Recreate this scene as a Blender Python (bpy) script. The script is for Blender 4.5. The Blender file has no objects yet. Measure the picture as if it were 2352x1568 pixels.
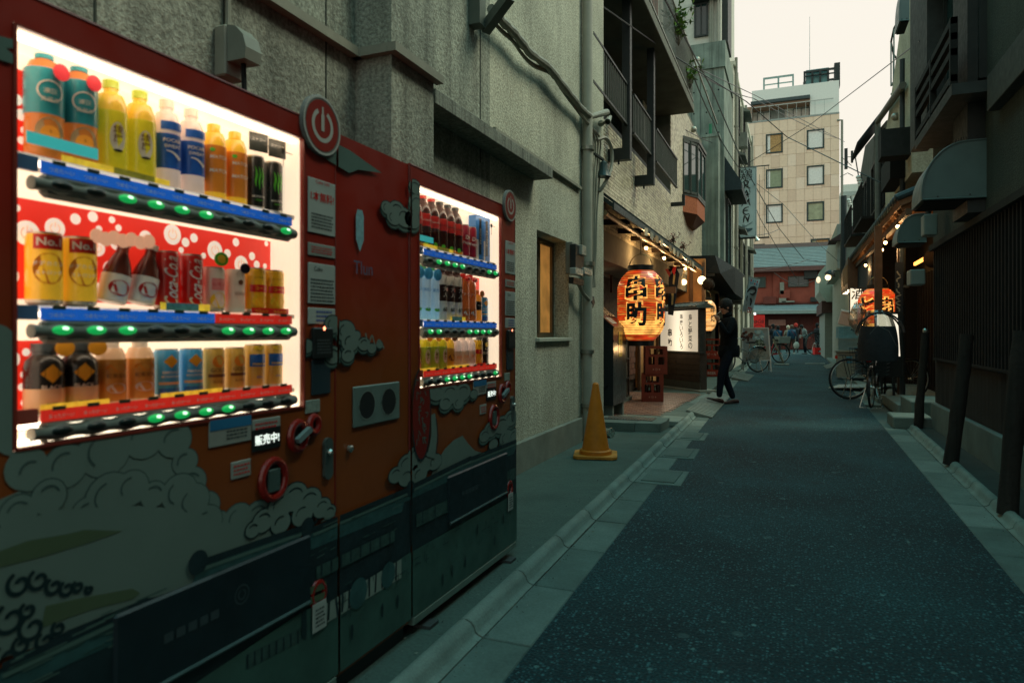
import bpy, bmesh, math, random
from mathutils import Vector, Matrix, noise as mnoise
sc = bpy.context.scene
C = sc.collection
R = math.radians
rnd = random.Random(7)
# ---------------------------------------------------------------- camera, sky, sun, exposure
F_PX, VPX, HOR, CZ = 1568.0, 1820.0, 765.0, 1.2          # photo measured on a 2352 px wide picture
YAW = math.atan((VPX - 1176) / F_PX)
SN, CS = math.sin(YAW), math.cos(YAW)
cam_d = bpy.data.cameras.new('camera')
cam = bpy.data.objects.new('camera', cam_d); C.objects.link(cam)
cam.location = (0, 0, CZ)
cam.rotation_euler = (R(90), 0, YAW)
cam_d.sensor_width = 36; cam_d.lens = 36 * F_PX / 2352
cam_d.shift_y = -19 / 2352
cam_d.clip_start = 0.02; cam_d.clip_end = 600
cam_d.dof.use_dof = True
cam_d.dof.focus_distance = 9.5
cam_d.dof.aperture_fstop = 3.6
sc.camera = cam
w = bpy.data.worlds.new('World'); sc.world = w; w.use_nodes = True
nt = w.node_tree; nt.nodes.clear()
def wn(t, **k):
 n = nt.nodes.new(t)
 for a, b in k.items(): setattr(n, a, b)
 return n
sky = wn('ShaderNodeTexSky', sky_type='NISHITA', sun_disc=False)
sky.sun_elevation = R(54); sky.sun_rotation = R(64)
sky.air_density = 1.6; sky.dust_density = 4.0
geo = wn('ShaderNodeTexCoord'); sep = wn('ShaderNodeSeparateXYZ')
nt.links.new(geo.outputs['Generated'], sep.inputs[0])
rmp = wn('ShaderNodeValToRGB')
rmp.color_ramp.interpolation = 'EASE'
e = rmp.color_ramp.elements
e[0].position = 0.0; e[0].color = (1.06, 0.97, 0.82, 1)
e[1].position = 1.0; e[1].color = (0.36, 1.45, 1.58, 1)
m_ = e.new(0.44); m_.color = (1.08, 1.0, 0.86, 1)
m_ = e.new(0.70); m_.color = (0.72, 1.36, 1.30, 1)
nt.links.new(sep.outputs['Z'], rmp.inputs['Fac'])
mx = wn('ShaderNodeMixRGB', blend_type='MIX'); mx.inputs['Fac'].default_value = 0.86
sk = wn('ShaderNodeVectorMath', operation='SCALE'); sk.inputs['Scale'].default_value = 0.1
nt.links.new(sky.outputs[0], sk.inputs[0])
cl = wn('ShaderNodeVectorMath', operation='SCALE'); cl.inputs['Scale'].default_value = 1.0
nt.links.new(rmp.outputs[0], cl.inputs[0])
nt.links.new(sk.outputs[0], mx.inputs[1]); nt.links.new(cl.outputs[0], mx.inputs[2])
bg = wn('ShaderNodeBackground'); bg.inputs['Strength'].default_value = 1.0
nt.links.new(mx.outputs[0], bg.inputs['Color'])
wo = wn('ShaderNodeOutputWorld'); nt.links.new(bg.outputs[0], wo.inputs[0])
sd = bpy.data.lights.new('sun', 'SUN'); sd.energy = 2.3; sd.angle = R(26); sd.color = (1.0, 0.95, 0.70)
sun = bpy.data.objects.new('sun', sd); C.objects.link(sun)
SUN_DIR = Vector((0.62, 0.30, 0.95)).normalized()        # towards the sun: over the right hand roofs
sun.rotation_euler = SUN_DIR.to_track_quat('Z', 'Y').to_euler()
sc.view_settings.view_transform = 'Standard'; sc.view_settings.look = 'None'
sc.view_settings.gamma = 1; sc.view_settings.use_curve_mapping = False
sc.view_settings.exposure = 0.0
sc.cycles.max_bounces = 6; sc.cycles.diffuse_bounces = 3; sc.cycles.glossy_bounces = 3
sc.cycles.transparent_max_bounces = 12; sc.cycles.transmission_bounces = 4
sc.cycles.sample_clamp_indirect = 4; sc.cycles.use_denoising = True
sc.cycles.caustics_reflective = False; sc.cycles.caustics_refractive = False
# ---------------------------------------------------------------- photograph geometry -> metres
def ray(x, y):
 r = (x - 1176) / F_PX; u = (HOR - y) / F_PX
 return (-SN + r * CS, CS + r * SN, u)
def G(x, y, z=0.0):                                      # point of a horizontal plane
 d = ray(x, y); t = (z - CZ) / d[2]; return Vector((d[0] * t, d[1] * t, z))
def W(x, y, X):                                          # point of a plane parallel to the street
 d = ray(x, y); t = X / d[0]; return Vector((X, d[1] * t, CZ + d[2] * t))
def D(x, y, Y):                                          # point of a plane across the street
 d = ray(x, y); t = Y / d[1]; return Vector((d[0] * t, Y, CZ + d[2] * t))
# ---------------------------------------------------------------- materials
MATS = {}
def M(name, col=(.5, .5, .5), rough=.7, var=.15, scale=6, bump=0.0, bscale=60, metal=0.0, emis=None, es=1.0,
      streak=0.0, streak_scale=3.0, dirt=0.0, col2=None, grad=None, coat=0.0, spec=0.3, detail=4, gritty=0.0):
 if name in MATS: return MATS[name]
 m = bpy.data.materials.new(name); m.use_nodes = True; MATS[name] = m
 t = m.node_tree; N = t.nodes; L = t.links
 b = N['Principled BSDF']
 b.inputs['Roughness'].default_value = rough; b.inputs['Metallic'].default_value = metal
 b.inputs['Coat Weight'].default_value = coat; b.inputs['Specular IOR Level'].default_value = spec
 tc = N.new('ShaderNodeTexCoord'); src = tc.outputs['Object']
 def noise(sc_, det=4, vec=None, rough_=.6):
  n = N.new('ShaderNodeTexNoise'); n.inputs['Scale'].default_value = sc_; n.inputs['Detail'].default_value = det
  n.inputs['Roughness'].default_value = rough_
  L.new(vec or src, n.inputs['Vector']); return n.outputs['Fac']
 def ramp(fac, a, b_, ca=0.0, cb=1.0):
  r = N.new('ShaderNodeMapRange'); r.inputs[1].default_value = a; r.inputs[2].default_value = b_
  r.inputs[3].default_value = ca; r.inputs[4].default_value = cb; L.new(fac, r.inputs[0]); return r.outputs[0]
 def mixc(fac, a, b_):
  x = N.new('ShaderNodeMixRGB')
  if hasattr(fac, 'links') or not isinstance(fac, (int, float)): L.new(fac, x.inputs[0])
  else: x.inputs[0].default_value = fac
  for k, v in ((1, a), (2, b_)):
   if isinstance(v, tuple): x.inputs[k].default_value = (*v, 1)
   else: L.new(v, x.inputs[k])
  return x.outputs[0]
 base = tuple(col)
 if grad:                                             # (z0, z1, colour at z1): a printed fade
  sp = N.new('ShaderNodeSeparateXYZ'); gp = N.new('ShaderNodeNewGeometry'); L.new(gp.outputs['Position'], sp.inputs[0])
  base = mixc(ramp(sp.outputs[2], grad[0], grad[1]), tuple(col), tuple(grad[2]))
 if col2: base = mixc(ramp(noise(scale, detail), .4, .6), base, tuple(col2))
 if var:
  sh = N.new('ShaderNodeVectorMath'); sh.operation = 'SCALE'
  L.new(ramp(noise(scale * 1.3, detail), .25, .75, 1 - var, 1 + var), sh.inputs['Scale'])
  if isinstance(base, tuple): sh.inputs[0].default_value = base
  else: L.new(base, sh.inputs[0])
  base = sh.outputs[0]
 if streak:
  mp = N.new('ShaderNodeMapping'); mp.inputs['Scale'].default_value = (streak_scale * 6, streak_scale * 6, streak_scale * .25)
  L.new(src, mp.inputs[0])
  f = ramp(noise(1.0, 6, mp.outputs[0], .7), .42, .7, 0, streak)
  base = mixc(f, base, tuple(c * .3 for c in col))
 if gritty:
  f = ramp(noise(bscale * 1.0, 2), .35, .65, 1 - gritty, 1 + gritty)
  sh = N.new('ShaderNodeVectorMath'); sh.operation = 'SCALE'; L.new(f, sh.inputs['Scale'])
  if isinstance(base, tuple): sh.inputs[0].default_value = base
  else: L.new(base, sh.inputs[0])
  base = sh.outputs[0]
 if dirt:
  f = ramp(noise(2.1, 6), .5, .75, 0, dirt)
  base = mixc(f, base, tuple(c * .35 for c in col))
 if isinstance(base, tuple): b.inputs['Base Color'].default_value = (*base, 1)
 else: L.new(base, b.inputs['Base Color'])
 if var and rough < .8:
  L.new(ramp(noise(scale * 3, 3), .3, .7, max(.05, rough - .1), min(1, rough + .12)), b.inputs['Roughness'])
 if bump:
  bp = N.new('ShaderNodeBump'); bp.inputs['Strength'].default_value = min(1, bump); bp.inputs['Distance'].default_value = .01 * max(1, bump)
  L.new(noise(bscale, 3), bp.inputs['Height']); L.new(bp.outputs[0], b.inputs['Normal'])
 if emis:
  b.inputs['Emission Color'].default_value = (*emis, 1); b.inputs['Emission Strength'].default_value = es
 return m
def glass(name, tint=(.8, .9, .9), fac=.12, rough=.03, base=None, basefac=0.0, gain=.75):
 """window glass: mirror part by facing angle over a clear (or dark backed) part"""
 if name in MATS: return MATS[name]
 m = bpy.data.materials.new(name); m.use_nodes = True; MATS[name] = m
 t = m.node_tree; N = t.nodes; L = t.links; N.clear()
 o = N.new('ShaderNodeOutputMaterial'); mix = N.new('ShaderNodeMixShader'); g = N.new('ShaderNodeBsdfGlossy')
 g.inputs['Roughness'].default_value = rough
 lw = N.new('ShaderNodeLayerWeight'); lw.inputs['Blend'].default_value = .25
 mr = N.new('ShaderNodeMapRange'); mr.inputs[3].default_value = fac; mr.inputs[4].default_value = min(1, fac + gain)
 L.new(lw.outputs['Fresnel'], mr.inputs[0]); L.new(mr.outputs[0], mix.inputs[0])
 tr = N.new('ShaderNodeBsdfTransparent'); tr.inputs[0].default_value = (*tint, 1)
 lower = tr.outputs[0]
 if base:
  df = N.new('ShaderNodeBsdfDiffuse'); df.inputs[0].default_value = (*base, 1)
  m2 = N.new('ShaderNodeMixShader'); m2.inputs[0].default_value = basefac
  L.new(tr.outputs[0], m2.inputs[1]); L.new(df.outputs[0], m2.inputs[2]); lower = m2.outputs[0]
 L.new(lower, mix.inputs[1]); L.new(g.outputs[0], mix.inputs[2]); L.new(mix.outputs[0], o.inputs[0])
 return m
def glow(name, col, strength, var=0.0, scale=3):
 if name in MATS: return MATS[name]
 m = bpy.data.materials.new(name); m.use_nodes = True; MATS[name] = m
 b = m.node_tree.nodes['Principled BSDF']
 b.inputs['Base Color'].default_value = (*[min(.8, c * .8) for c in col], 1)
 b.inputs['Emission Color'].default_value = (*col, 1); b.inputs['Emission Strength'].default_value = strength
 if var:
  N = m.node_tree.nodes; L = m.node_tree.links
  tc = N.new('ShaderNodeTexCoord'); n = N.new('ShaderNodeTexNoise'); n.inputs['Scale'].default_value = scale
  L.new(tc.outputs['Object'], n.inputs['Vector'])
  mr = N.new('ShaderNodeMapRange'); mr.inputs[1].default_value = .3; mr.inputs[2].default_value = .7
  mr.inputs[3].default_value = strength * (1 - var); mr.inputs[4].default_value = strength * (1 + var)
  L.new(n.outputs['Fac'], mr.inputs[0]); L.new(mr.outputs[0], b.inputs['Emission Strength'])
 return m
# ---------------------------------------------------------------- objects
def setp(o, label=None, cat=None, group=None, kind=None):
 if label: o['label'] = label
 if cat: o['category'] = cat
 if group: o['group'] = group
 if kind: o['kind'] = kind
 return o
def thing(name, label, cat, base=(0, 0, 0), group=None, rotz=0):
 o = bpy.data.objects.new(name, None); C.objects.link(o)
 o.empty_display_size = .1
 o.location = base; o.rotation_euler = (0, 0, rotz)
 return setp(o, label, cat, group)
def structure(name, base=(0, 0, 0)):
 o = bpy.data.objects.new(name, None); C.objects.link(o); o.location = base; o['kind'] = 'structure'; return o
def copy_tree(o, parent=None, mats=None):
 c = o.copy(); C.objects.link(c)
 if parent is not None: c.parent = parent
 for ch in list(o.children): copy_tree(ch, c)
 return c
class MB:
 """collects shapes and links them as one mesh object"""
 def __init__(s): s.v = []; s.f = []; s.m = []; s.T = None; s.k = 0
 def add(s, vs, fs, k=None):
  b = len(s.v)
  s.v += [tuple(s.T @ Vector(p)) if s.T is not None else tuple(p) for p in vs]
  s.f += [tuple(b + i for i in f) for f in fs]; s.m += [s.k if k is None else k] * len(fs)
  return s
 def box(s, x0, x1, y0, y1, z0, z1, k=None, bev=0):
  x0, x1 = min(x0, x1), max(x0, x1); y0, y1 = min(y0, y1), max(y0, y1); z0, z1 = min(z0, z1), max(z0, z1)
  if bev:
   b = bev; vs = []; 
   for zz, q in ((z0, b), (z0 + b, 0), (z1 - b, 0), (z1, b)):
    for (cx, cy, sx, sy) in ((x0 + q, y0 + q, 1, 1), (x1 - q, y0 + q, -1, 1), (x1 - q, y1 - q, -1, -1), (x0 + q, y1 - q, 1, -1)):
     c = b if not q else b * .3
     if (sx, sy) in ((1, 1), (-1, -1)): vs += [(cx, cy + sy * c, zz), (cx + sx * c, cy, zz)]
     else: vs += [(cx + sx * c, cy, zz), (cx, cy + sy * c, zz)]
   n = 8; fs = [tuple(range(7, -1, -1)), tuple(range(24, 32))]
   for l in range(3):
    for i in range(n): fs.append((l * n + i, l * n + (i + 1) % n, (l + 1) * n + (i + 1) % n, (l + 1) * n + i))
   return s.add(vs, fs, k)
  v = [(x0, y0, z0), (x1, y0, z0), (x1, y1, z0), (x0, y1, z0), (x0, y0, z1), (x1, y0, z1), (x1, y1, z1), (x0, y1, z1)]
  return s.add(v, [(0, 3, 2, 1), (4, 5, 6, 7), (0, 1, 5, 4), (1, 2, 6, 5), (2, 3, 7, 6), (3, 0, 4, 7)], k)
 def beam(s, p, q, w, h=None, k=None, up=(0, 0, 1)):
  """rectangular bar from p to q"""
  h = h or w; p = Vector(p); q = Vector(q); d = (q - p).normalized(); u = Vector(up)
  if abs(d.dot(u)) > .98: u = Vector((0, 1, 0))
  a = d.cross(u).normalized() * w / 2; b = a.cross(d).normalized() * h / 2
  v = [p - a - b, p + a - b, p + a + b, p - a + b, q - a - b, q + a - b, q + a + b, q - a + b]
  return s.add(v, [(0, 1, 2, 3), (7, 6, 5, 4), (0, 4, 5, 1), (1, 5, 6, 2), (2, 6, 7, 3), (3, 7, 4, 0)], k)
 def quad(s, *p, k=None): return s.add(p, [tuple(range(len(p)))], k)
 def prism(s, pts, vec, k=None):
  n = len(pts); v = [Vector(p) for p in pts]; vec = Vector(vec)
  return s.add(v + [p + vec for p in v], [tuple(range(n - 1, -1, -1)), tuple(range(n, 2 * n))] + [(i, (i + 1) % n, n + (i + 1) % n, n + i) for i in range(n)], k)
 def tube(s, path, r, n=8, k=None, cap=True):
  P = [Vector(p) for p in path]; m = len(P); rr = r if isinstance(r, (list, tuple)) else [r] * m
  vs = []; prev = None
  for i, p in enumerate(P):
   d = (P[min(i + 1, m - 1)] - P[max(i - 1, 0)]).normalized()
   if prev is None:
    u = Vector((0, 0, 1)) if abs(d.z) < .9 else Vector((1, 0, 0)); a = d.cross(u).normalized()
   else: a = (prev - d * prev.dot(d)).normalized()
   prev = a; b = d.cross(a)
   for j in range(n):
    t = 2 * math.pi * j / n; vs.append(p + (a * math.cos(t) + b * math.sin(t)) * rr[i])
  fs = [(i * n + j, i * n + (j + 1) % n, (i + 1) * n + (j + 1) % n, (i + 1) * n + j) for i in range(m - 1) for j in range(n)]
  if cap: fs += [tuple(range(n - 1, -1, -1)), tuple(range((m - 1) * n, m * n))]
  return s.add(vs, fs, k)
 def lathe(s, prof, c=(0, 0, 0), n=16, k=None, axis=None, ks=None):
  """prof = [(r, z)...]; ks = material index per ring"""
  c = Vector(c); vs = []
  q = Vector((0, 0, 1)).rotation_difference(Vector(axis)) if axis else None
  for r, z in prof:
   for j in range(n):
    t = 2 * math.pi * j / n; p = Vector((r * math.cos(t), r * math.sin(t), z))
    if q: p = q @ p
    vs.append(c + p)
  m = len(prof)
  for i in range(m - 1):
   pass
  base = len(s.v)
  s.add(vs, [], k)
  for i in range(m - 1):
   kk = ks[i] if ks else (s.k if k is None else k)
   for j in range(n):
    s.f.append((base + i * n + j, base + i * n + (j + 1) % n, base + (i + 1) * n + (j + 1) % n, base + (i + 1) * n + j)); s.m.append(kk)
  if prof[0][0] > 1e-5: s.f.append(tuple(base + j for j in range(n - 1, -1, -1))); s.m.append(ks[0] if ks else (s.k if k is None else k))
  if prof[-1][0] > 1e-5: s.f.append(tuple(base + (m - 1) * n + j for j in range(n))); s.m.append(ks[-1] if ks else (s.k if k is None else k))
  return s
 def ball(s, c, r, n=12, m=8, k=None, sx=1, sy=1, sz=1):
  vs = []; c = Vector(c)
  for i in range(1, m):
   a = math.pi * i / m
   for j in range(n):
    t = 2 * math.pi * j / n; vs.append(c + Vector((r * sx * math.sin(a) * math.cos(t), r * sy * math.sin(a) * math.sin(t), -r * sz * math.cos(a))))
  vs += [c - Vector((0, 0, r * sz)), c + Vector((0, 0, r * sz))]
  fs = [(i * n + j, i * n + (j + 1) % n, (i + 1) * n + (j + 1) % n, (i + 1) * n + j) for i in range(m - 2) for j in range(n)]
  b = (m - 1) * n
  fs += [(b, (j + 1) % n, j) for j in range(n)] + [(b + 1, (m - 2) * n + j, (m - 2) * n + (j + 1) % n) for j in range(n)]
  return s.add(vs, fs, k)
 def ribbon(s, pts, wd, nrm, k=None):
  P = [Vector(p) for p in pts]; nrm = Vector(nrm); m = len(P); vs = []
  ww = wd if isinstance(wd, (list, tuple)) else [wd] * m
  for i, p in enumerate(P):
   d = (P[min(i + 1, m - 1)] - P[max(i - 1, 0)]).normalized(); a = nrm.cross(d).normalized() * ww[i] / 2
   vs += [p - a, p + a]
  return s.add(vs, [(2 * i, 2 * i + 2, 2 * i + 3, 2 * i + 1) for i in range(m - 1)], k)
 def build(s, name, mats, parent=None, smooth=False, kind=None, local=False, label=None, angle=35):
  me = bpy.data.meshes.new(name); me.from_pydata(s.v, [], s.f)
  ml = mats if isinstance(mats, (list, tuple)) else [mats]
  for m in ml: me.materials.append(m)
  me.polygons.foreach_set('material_index', [min(i, len(ml) - 1) for i in s.m])
  me.update()
  if smooth:
   me.shade_smooth()
   try: me.set_sharp_from_angle(angle=R(angle))
   except Exception: pass
  o = bpy.data.objects.new(name, me); C.objects.link(o)
  if parent is not None:
   o.parent = parent
   if not local: o.location = -Vector(base_of(parent))
  if kind: o['kind'] = kind
  if label: o['label'] = label
  return o
def base_of(p):
 """location frame of an unrotated empty; children of a mesh share its frame"""
 return p.location if p.type == 'EMPTY' else (0, 0, 0)
def inst(o, parent, loc=(0, 0, 0), rot=(0, 0, 0), scale=None, name=None):
 c = o.copy(); C.objects.link(c); c.parent = parent; c.location = loc; c.rotation_euler = rot
 if scale: c.scale = scale
 if name: c.name = name
 return c
# ---------------------------------------------------------------- lettering
_tc = {}
def glyphs(s, off=0.0):
 key = (s, off)
 if key not in _tc:
  cu = bpy.data.curves.new('t', 'FONT'); cu.body = s; cu.size = 1; cu.offset = off; cu.resolution_u = 3
  o = bpy.data.objects.new('t', cu); C.objects.link(o)
  me = bpy.data.meshes.new_from_object(o.evaluated_get(bpy.context.evaluated_depsgraph_get()))
  vs = [(v.co.x, v.co.y) for v in me.vertices]; fs = [tuple(p.vertices) for p in me.polygons]
  bpy.data.objects.remove(o); bpy.data.curves.remove(cu); bpy.data.meshes.remove(me)
  _tc[key] = (vs, fs)
 return _tc[key]
def letter(mb, s, fn, w=None, h=None, k=None, off=0.0, shear=0.0, keep=True):
 """fit text s into a w x h box centred on (0,0) and map every point (u,v) by fn(u,v)"""
 vs, fs = glyphs(s, off)
 if not vs: return
 xs = [a for a, b in vs]; ys = [b for a, b in vs]
 x0, x1, y0, y1 = min(xs), max(xs), min(ys), max(ys)
 sx = w / max(1e-6, x1 - x0) if w else None; sy = h / max(1e-6, y1 - y0) if h else None
 if keep and sx and sy: sx = sy = min(sx, sy)
 sx = sx or sy; sy = sy or sx
 out = []
 for a, b in vs:
  v = (b - (y0 + y1) / 2) * sy; u = (a - (x0 + x1) / 2) * sx + shear * v
  out.append(fn(u, v))
 mb.add(out, fs, k)
def vletters(mb, s, fn, w, h, k=None, off=0.0, gap=.12):
 n = len(s); ch = h / n
 for i, c in enumerate(s):
  cv = h / 2 - (i + .5) * ch
  small = c in 'っゃゅょ'
  letter(mb, c, lambda u, v, cv=cv: fn(u, v + cv), w=w * (.7 if small else 1), h=ch * (1 - gap), k=k, off=off)
def plane(o, u, v, nz=None, lift=0.0):
 o = Vector(o); u = Vector(u); v = Vector(v)
 n = u.cross(v).normalized() * lift
 return lambda a, b: o + u * a + v * b + n
EAST = ((0, 1, 0), (0, 0, 1))        # on a face that looks along +x: text runs along +y
def on_x(X, y, z, lift=.001):
 return lambda a, b: Vector((X + lift, y + a, z + b))
def on_xw(X, y, z, lift=.001):       # a face that looks along -x
 return lambda a, b: Vector((X - lift, y - a, z + b))
def on_y(Y, x, z, lift=.001):        # a face that looks along -y (towards the camera)
 return lambda a, b: Vector((x + a, Y - lift, z + b))
def disc(mb, fn, r, n=20, k=None, cu=0, cv=0, ry=None):
 ry = ry or r
 mb.add([fn(cu + r * math.cos(2 * math.pi * i / n), cv + ry * math.sin(2 * math.pi * i / n)) for i in range(n)], [tuple(range(n))], k)
def ring(mb, fn, r0, r1, n=24, k=None, a0=0, a1=360, cu=0, cv=0):
 m = n if a1 - a0 < 360 else n; vs = []
 for i in range(m + 1):
  t = R(a0 + (a1 - a0) * i / m)
  vs += [fn(cu + r0 * math.cos(t), cv + r0 * math.sin(t)), fn(cu + r1 * math.cos(t), cv + r1 * math.sin(t))]
 mb.add(vs, [(2 * i, 2 * i + 1, 2 * i + 3, 2 * i + 2) for i in range(m)], k)
def stroke(mb, fn, pts, wd, k=None):
 """flat brush line through 2D points with smooth corners; wd = width or list of widths"""
 P = []; n = len(pts); ww = wd if isinstance(wd, (list, tuple)) else [wd] * n; WW = []
 for i in range(n - 1):
  p0 = pts[max(i - 1, 0)]; p1 = pts[i]; p2 = pts[i + 1]; p3 = pts[min(i + 2, n - 1)]
  for q in range(4):
   t = q / 4
   P.append(tuple(.5 * ((2 * p1[c]) + (-p0[c] + p2[c]) * t + (2 * p0[c] - 5 * p1[c] + 4 * p2[c] - p3[c]) * t * t + (-p0[c] + 3 * p1[c] - 3 * p2[c] + p3[c]) * t ** 3) for c in (0, 1)))
   WW.append(ww[i] * (1 - t) + ww[i + 1] * t)
 P.append(tuple(pts[-1])); WW.append(ww[-1])
 vs = []
 for i, p in enumerate(P):
  a = P[max(i - 1, 0)]; b = P[min(i + 1, len(P) - 1)]; dx, dy = b[0] - a[0], b[1] - a[1]; L = math.hypot(dx, dy) or 1
  nx, ny = -dy / L * WW[i] / 2, dx / L * WW[i] / 2
  vs += [fn(p[0] - nx, p[1] - ny), fn(p[0] + nx, p[1] + ny)]
 mb.add(vs, [(2 * i, 2 * i + 2, 2 * i + 3, 2 * i + 1) for i in range(len(P) - 1)], k)
# ================================================================ GROUND
def asphalt_mat():
 m = bpy.data.materials.new('asphalt'); m.use_nodes = True
 N = m.node_tree.nodes; L = m.node_tree.links; b = N['Principled BSDF']
 tc = N.new('ShaderNodeTexCoord'); P = tc.outputs['Object']
 def tex(t, sc_, **k):
  n = N.new(t); n.inputs['Scale'].default_value = sc_
  for a, v in k.items(): setattr(n, a, v)
  L.new(P, n.inputs['Vector']); return n
 def mr(f, a, b_, c=0., d=1.):
  n = N.new('ShaderNodeMapRange'); n.inputs[1].default_value = a; n.inputs[2].default_value = b_
  n.inputs[3].default_value = c; n.inputs[4].default_value = d; L.new(f, n.inputs[0]); return n.outputs[0]
 def mix(f, a, b_, bt='MIX'):
  n = N.new('ShaderNodeMixRGB'); n.blend_type = bt
  L.new(f, n.inputs[0]) if not isinstance(f, float) else setattr(n.inputs[0], 'default_value', f)
  for k, v in ((1, a), (2, b_)):
   if isinstance(v, tuple): n.inputs[k].default_value = (*v, 1)
   else: L.new(v, n.inputs[k])
  return n.outputs[0]
 big = tex('ShaderNodeTexNoise', .8); big.inputs['Detail'].default_value = 5
 base = mix(mr(big.outputs['Fac'], .35, .65), (.002, .026, .032), (.015, .088, .097))
 g = tex('ShaderNodeTexNoise', 85); g.inputs['Detail'].default_value = 3
 base = mix(mr(g.outputs['Fac'], .40, .66), mix(.85, base, (.002, .008, .010)), base)
 for sc_, th, c in ((58, .80, (.05, .15, .16)), (34, .972, (.16, .30, .28)), (80, .72, (.035, .11, .12)), (15, .985, (.16, .26, .24))):
  v = tex('ShaderNodeTexVoronoi', sc_)
  sx = N.new('ShaderNodeSeparateColor'); L.new(v.outputs['Color'], sx.inputs[0])
  f = N.new('ShaderNodeMath'); f.operation = 'MULTIPLY'
  L.new(mr(sx.outputs[0], th, th + .04), f.inputs[0]); L.new(mr(v.outputs['Distance'], .28, .42, 1, 0), f.inputs[1])
  base = mix(f.outputs[0], base, c)
 patch = tex('ShaderNodeTexNoise', 2.6); patch.inputs['Detail'].default_value = 6
 base = mix(mr(patch.outputs['Fac'], .58, .72, 0, .5), base, (.012, .022, .026))
 L.new(base, b.inputs['Base Color'])
 b.inputs['Roughness'].default_value = .82; b.inputs['Specular IOR Level'].default_value = .3
 bp = N.new('ShaderNodeBump'); bp.inputs['Strength'].default_value = .8; bp.inputs['Distance'].default_value = .006
 v = tex('ShaderNodeTexVoronoi', 85)
 L.new(v.outputs['Distance'], bp.inputs['Height']); L.new(bp.outputs[0], b.inputs['Normal'])
 return m
MA = asphalt_mat()
m_conc = M('gutter concrete', (.125, .170, .148), .85, .22, 3, .35, 90, dirt=.45, gritty=.10)
m_kerb = M('kerb concrete', (.17, .215, .185), .8, .25, 4, .35, 110, dirt=.35, gritty=.10)
m_walk = M('sidewalk concrete', (.062, .098, .084), .88, .25, 1.6, .4, 70, dirt=.55, gritty=.12)
m_dark = M('dark void', (.006, .010, .010), .9, 0)
def axL(y): return -.872 - .0215 * y          # left edge of the asphalt
def axR(y): return .93 + .0150 * y            # right edge of the asphalt
def kL(y): return -1.085 - .0185 * y          # inner foot of the left kerb
def kR(y): return 1.105 + .0215 * y
MB().box(-300, 300, -300, 300, -.3, -.03).build('ground', M('far ground', (.08, .11, .10), .9, .2, .5), kind='structure')
rd = MB(); ys = [-8 + i * 2 for i in range(28)]
rd.add([(x(y) + d, y, 0) for y in ys for x, d in ((axL, -.0), (axR, .0))], [(2 * i, 2 * i + 1, 2 * i + 3, 2 * i + 2) for i in range(len(ys) - 1)])
rd.add([(-30, 46, 0), (30, 46, 0), (30, 53.6, 0), (-30, 53.6, 0)], [(0, 1, 2, 3)])
rd.build('road', MA, kind='structure')
gut = structure('gutter')
r2 = random.Random(3)
def slab(parent, xa, xb, y0, y1, z0, z1, mat, name):
 b = MB(); g = .0055; dz = r2.uniform(-.002, .002)
 v = [(xa(y0), y0 + g), (xb(y0), y0 + g), (xb(y1), y1 - g), (xa(y1), y1 - g)]
 ch = .004
 top = [(xa(y0) + ch, y0 + g + ch), (xb(y0) - ch, y0 + g + ch), (xb(y1) - ch, y1 - g - ch), (xa(y1) + ch, y1 - g - ch)]
 b.add([(x, y, z0) for x, y in v] + [(x, y, z1 - ch + dz) for x, y in v] + [(x, y, z1 + dz) for x, y in top],
          [(0, 1, 5, 4), (1, 2, 6, 5), (2, 3, 7, 6), (3, 0, 4, 7), (4, 5, 9, 8), (5, 6, 10, 9), (6, 7, 11, 10), (7, 4, 8, 11), (8, 9, 10, 11)])
 return b.build(name, mat, parent, local=True)
def joints(y0, y1, st):
 out = []; y = y0
 while y < y1: out.append((y, y + st)); y += st
 return out
mc2 = M('gutter concrete worn', (.165, .212, .185), .85, .22, 3, .3, 90, dirt=.3, gritty=.1)
mc3 = M('gutter concrete dark', (.095, .135, .118), .85, .22, 3, .3, 90, dirt=.5, gritty=.1)
for i, (a, b_) in enumerate(joints(.64, 10.6, .6)):
 wide = {5: .0, 8: .18, 10: .15, 12: .13}.get(i, 0)
 slab(gut, lambda y: kL(y) + .004, lambda y, w_=wide: axL(y) + w_, a, b_, -.05, .0045 + (.004 if wide else 0), r2.choice([m_conc, m_conc, mc2, mc3]), 'gutter_slab')
 if wide:   # the inspection cover let into the slab
  MB().box(kL(a) + .05, axL(a) + wide - .06, a + .07, b_ - .07, .0, .0145).build('pit_cover', mc3, gut, local=True)
for i, (a, b_) in enumerate(joints(.2, 26, .6)):
 if 9.9 < a < 12.4: continue
 slab(gut, lambda y: axR(y), lambda y: kR(y) - .004, a, b_, -.05, .0045, r2.choice([m_conc, m_conc, mc2, mc3]), 'gutter_slab')
for i, (a, b_) in enumerate(joints(11.9, 30, .6)):
 slab(gut, lambda y: axL(y) - .22, lambda y: axL(y), a, b_, -.05, .0045, r2.choice([m_conc, mc2, mc3]), 'gutter_slab')
def kerb_profile(s):      # (offset away from the road, z); s=+1 left kerb, road on its right
 return [(0, -.05), (0, .006), (.018, .012), (.030, .020), (.036, .045), (.050, .062), (.072, .070), (.094, .064), (.106, .050), (.108, -.05)]
kl = structure('kerb_left'); kr = structure('kerb_right')
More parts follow.
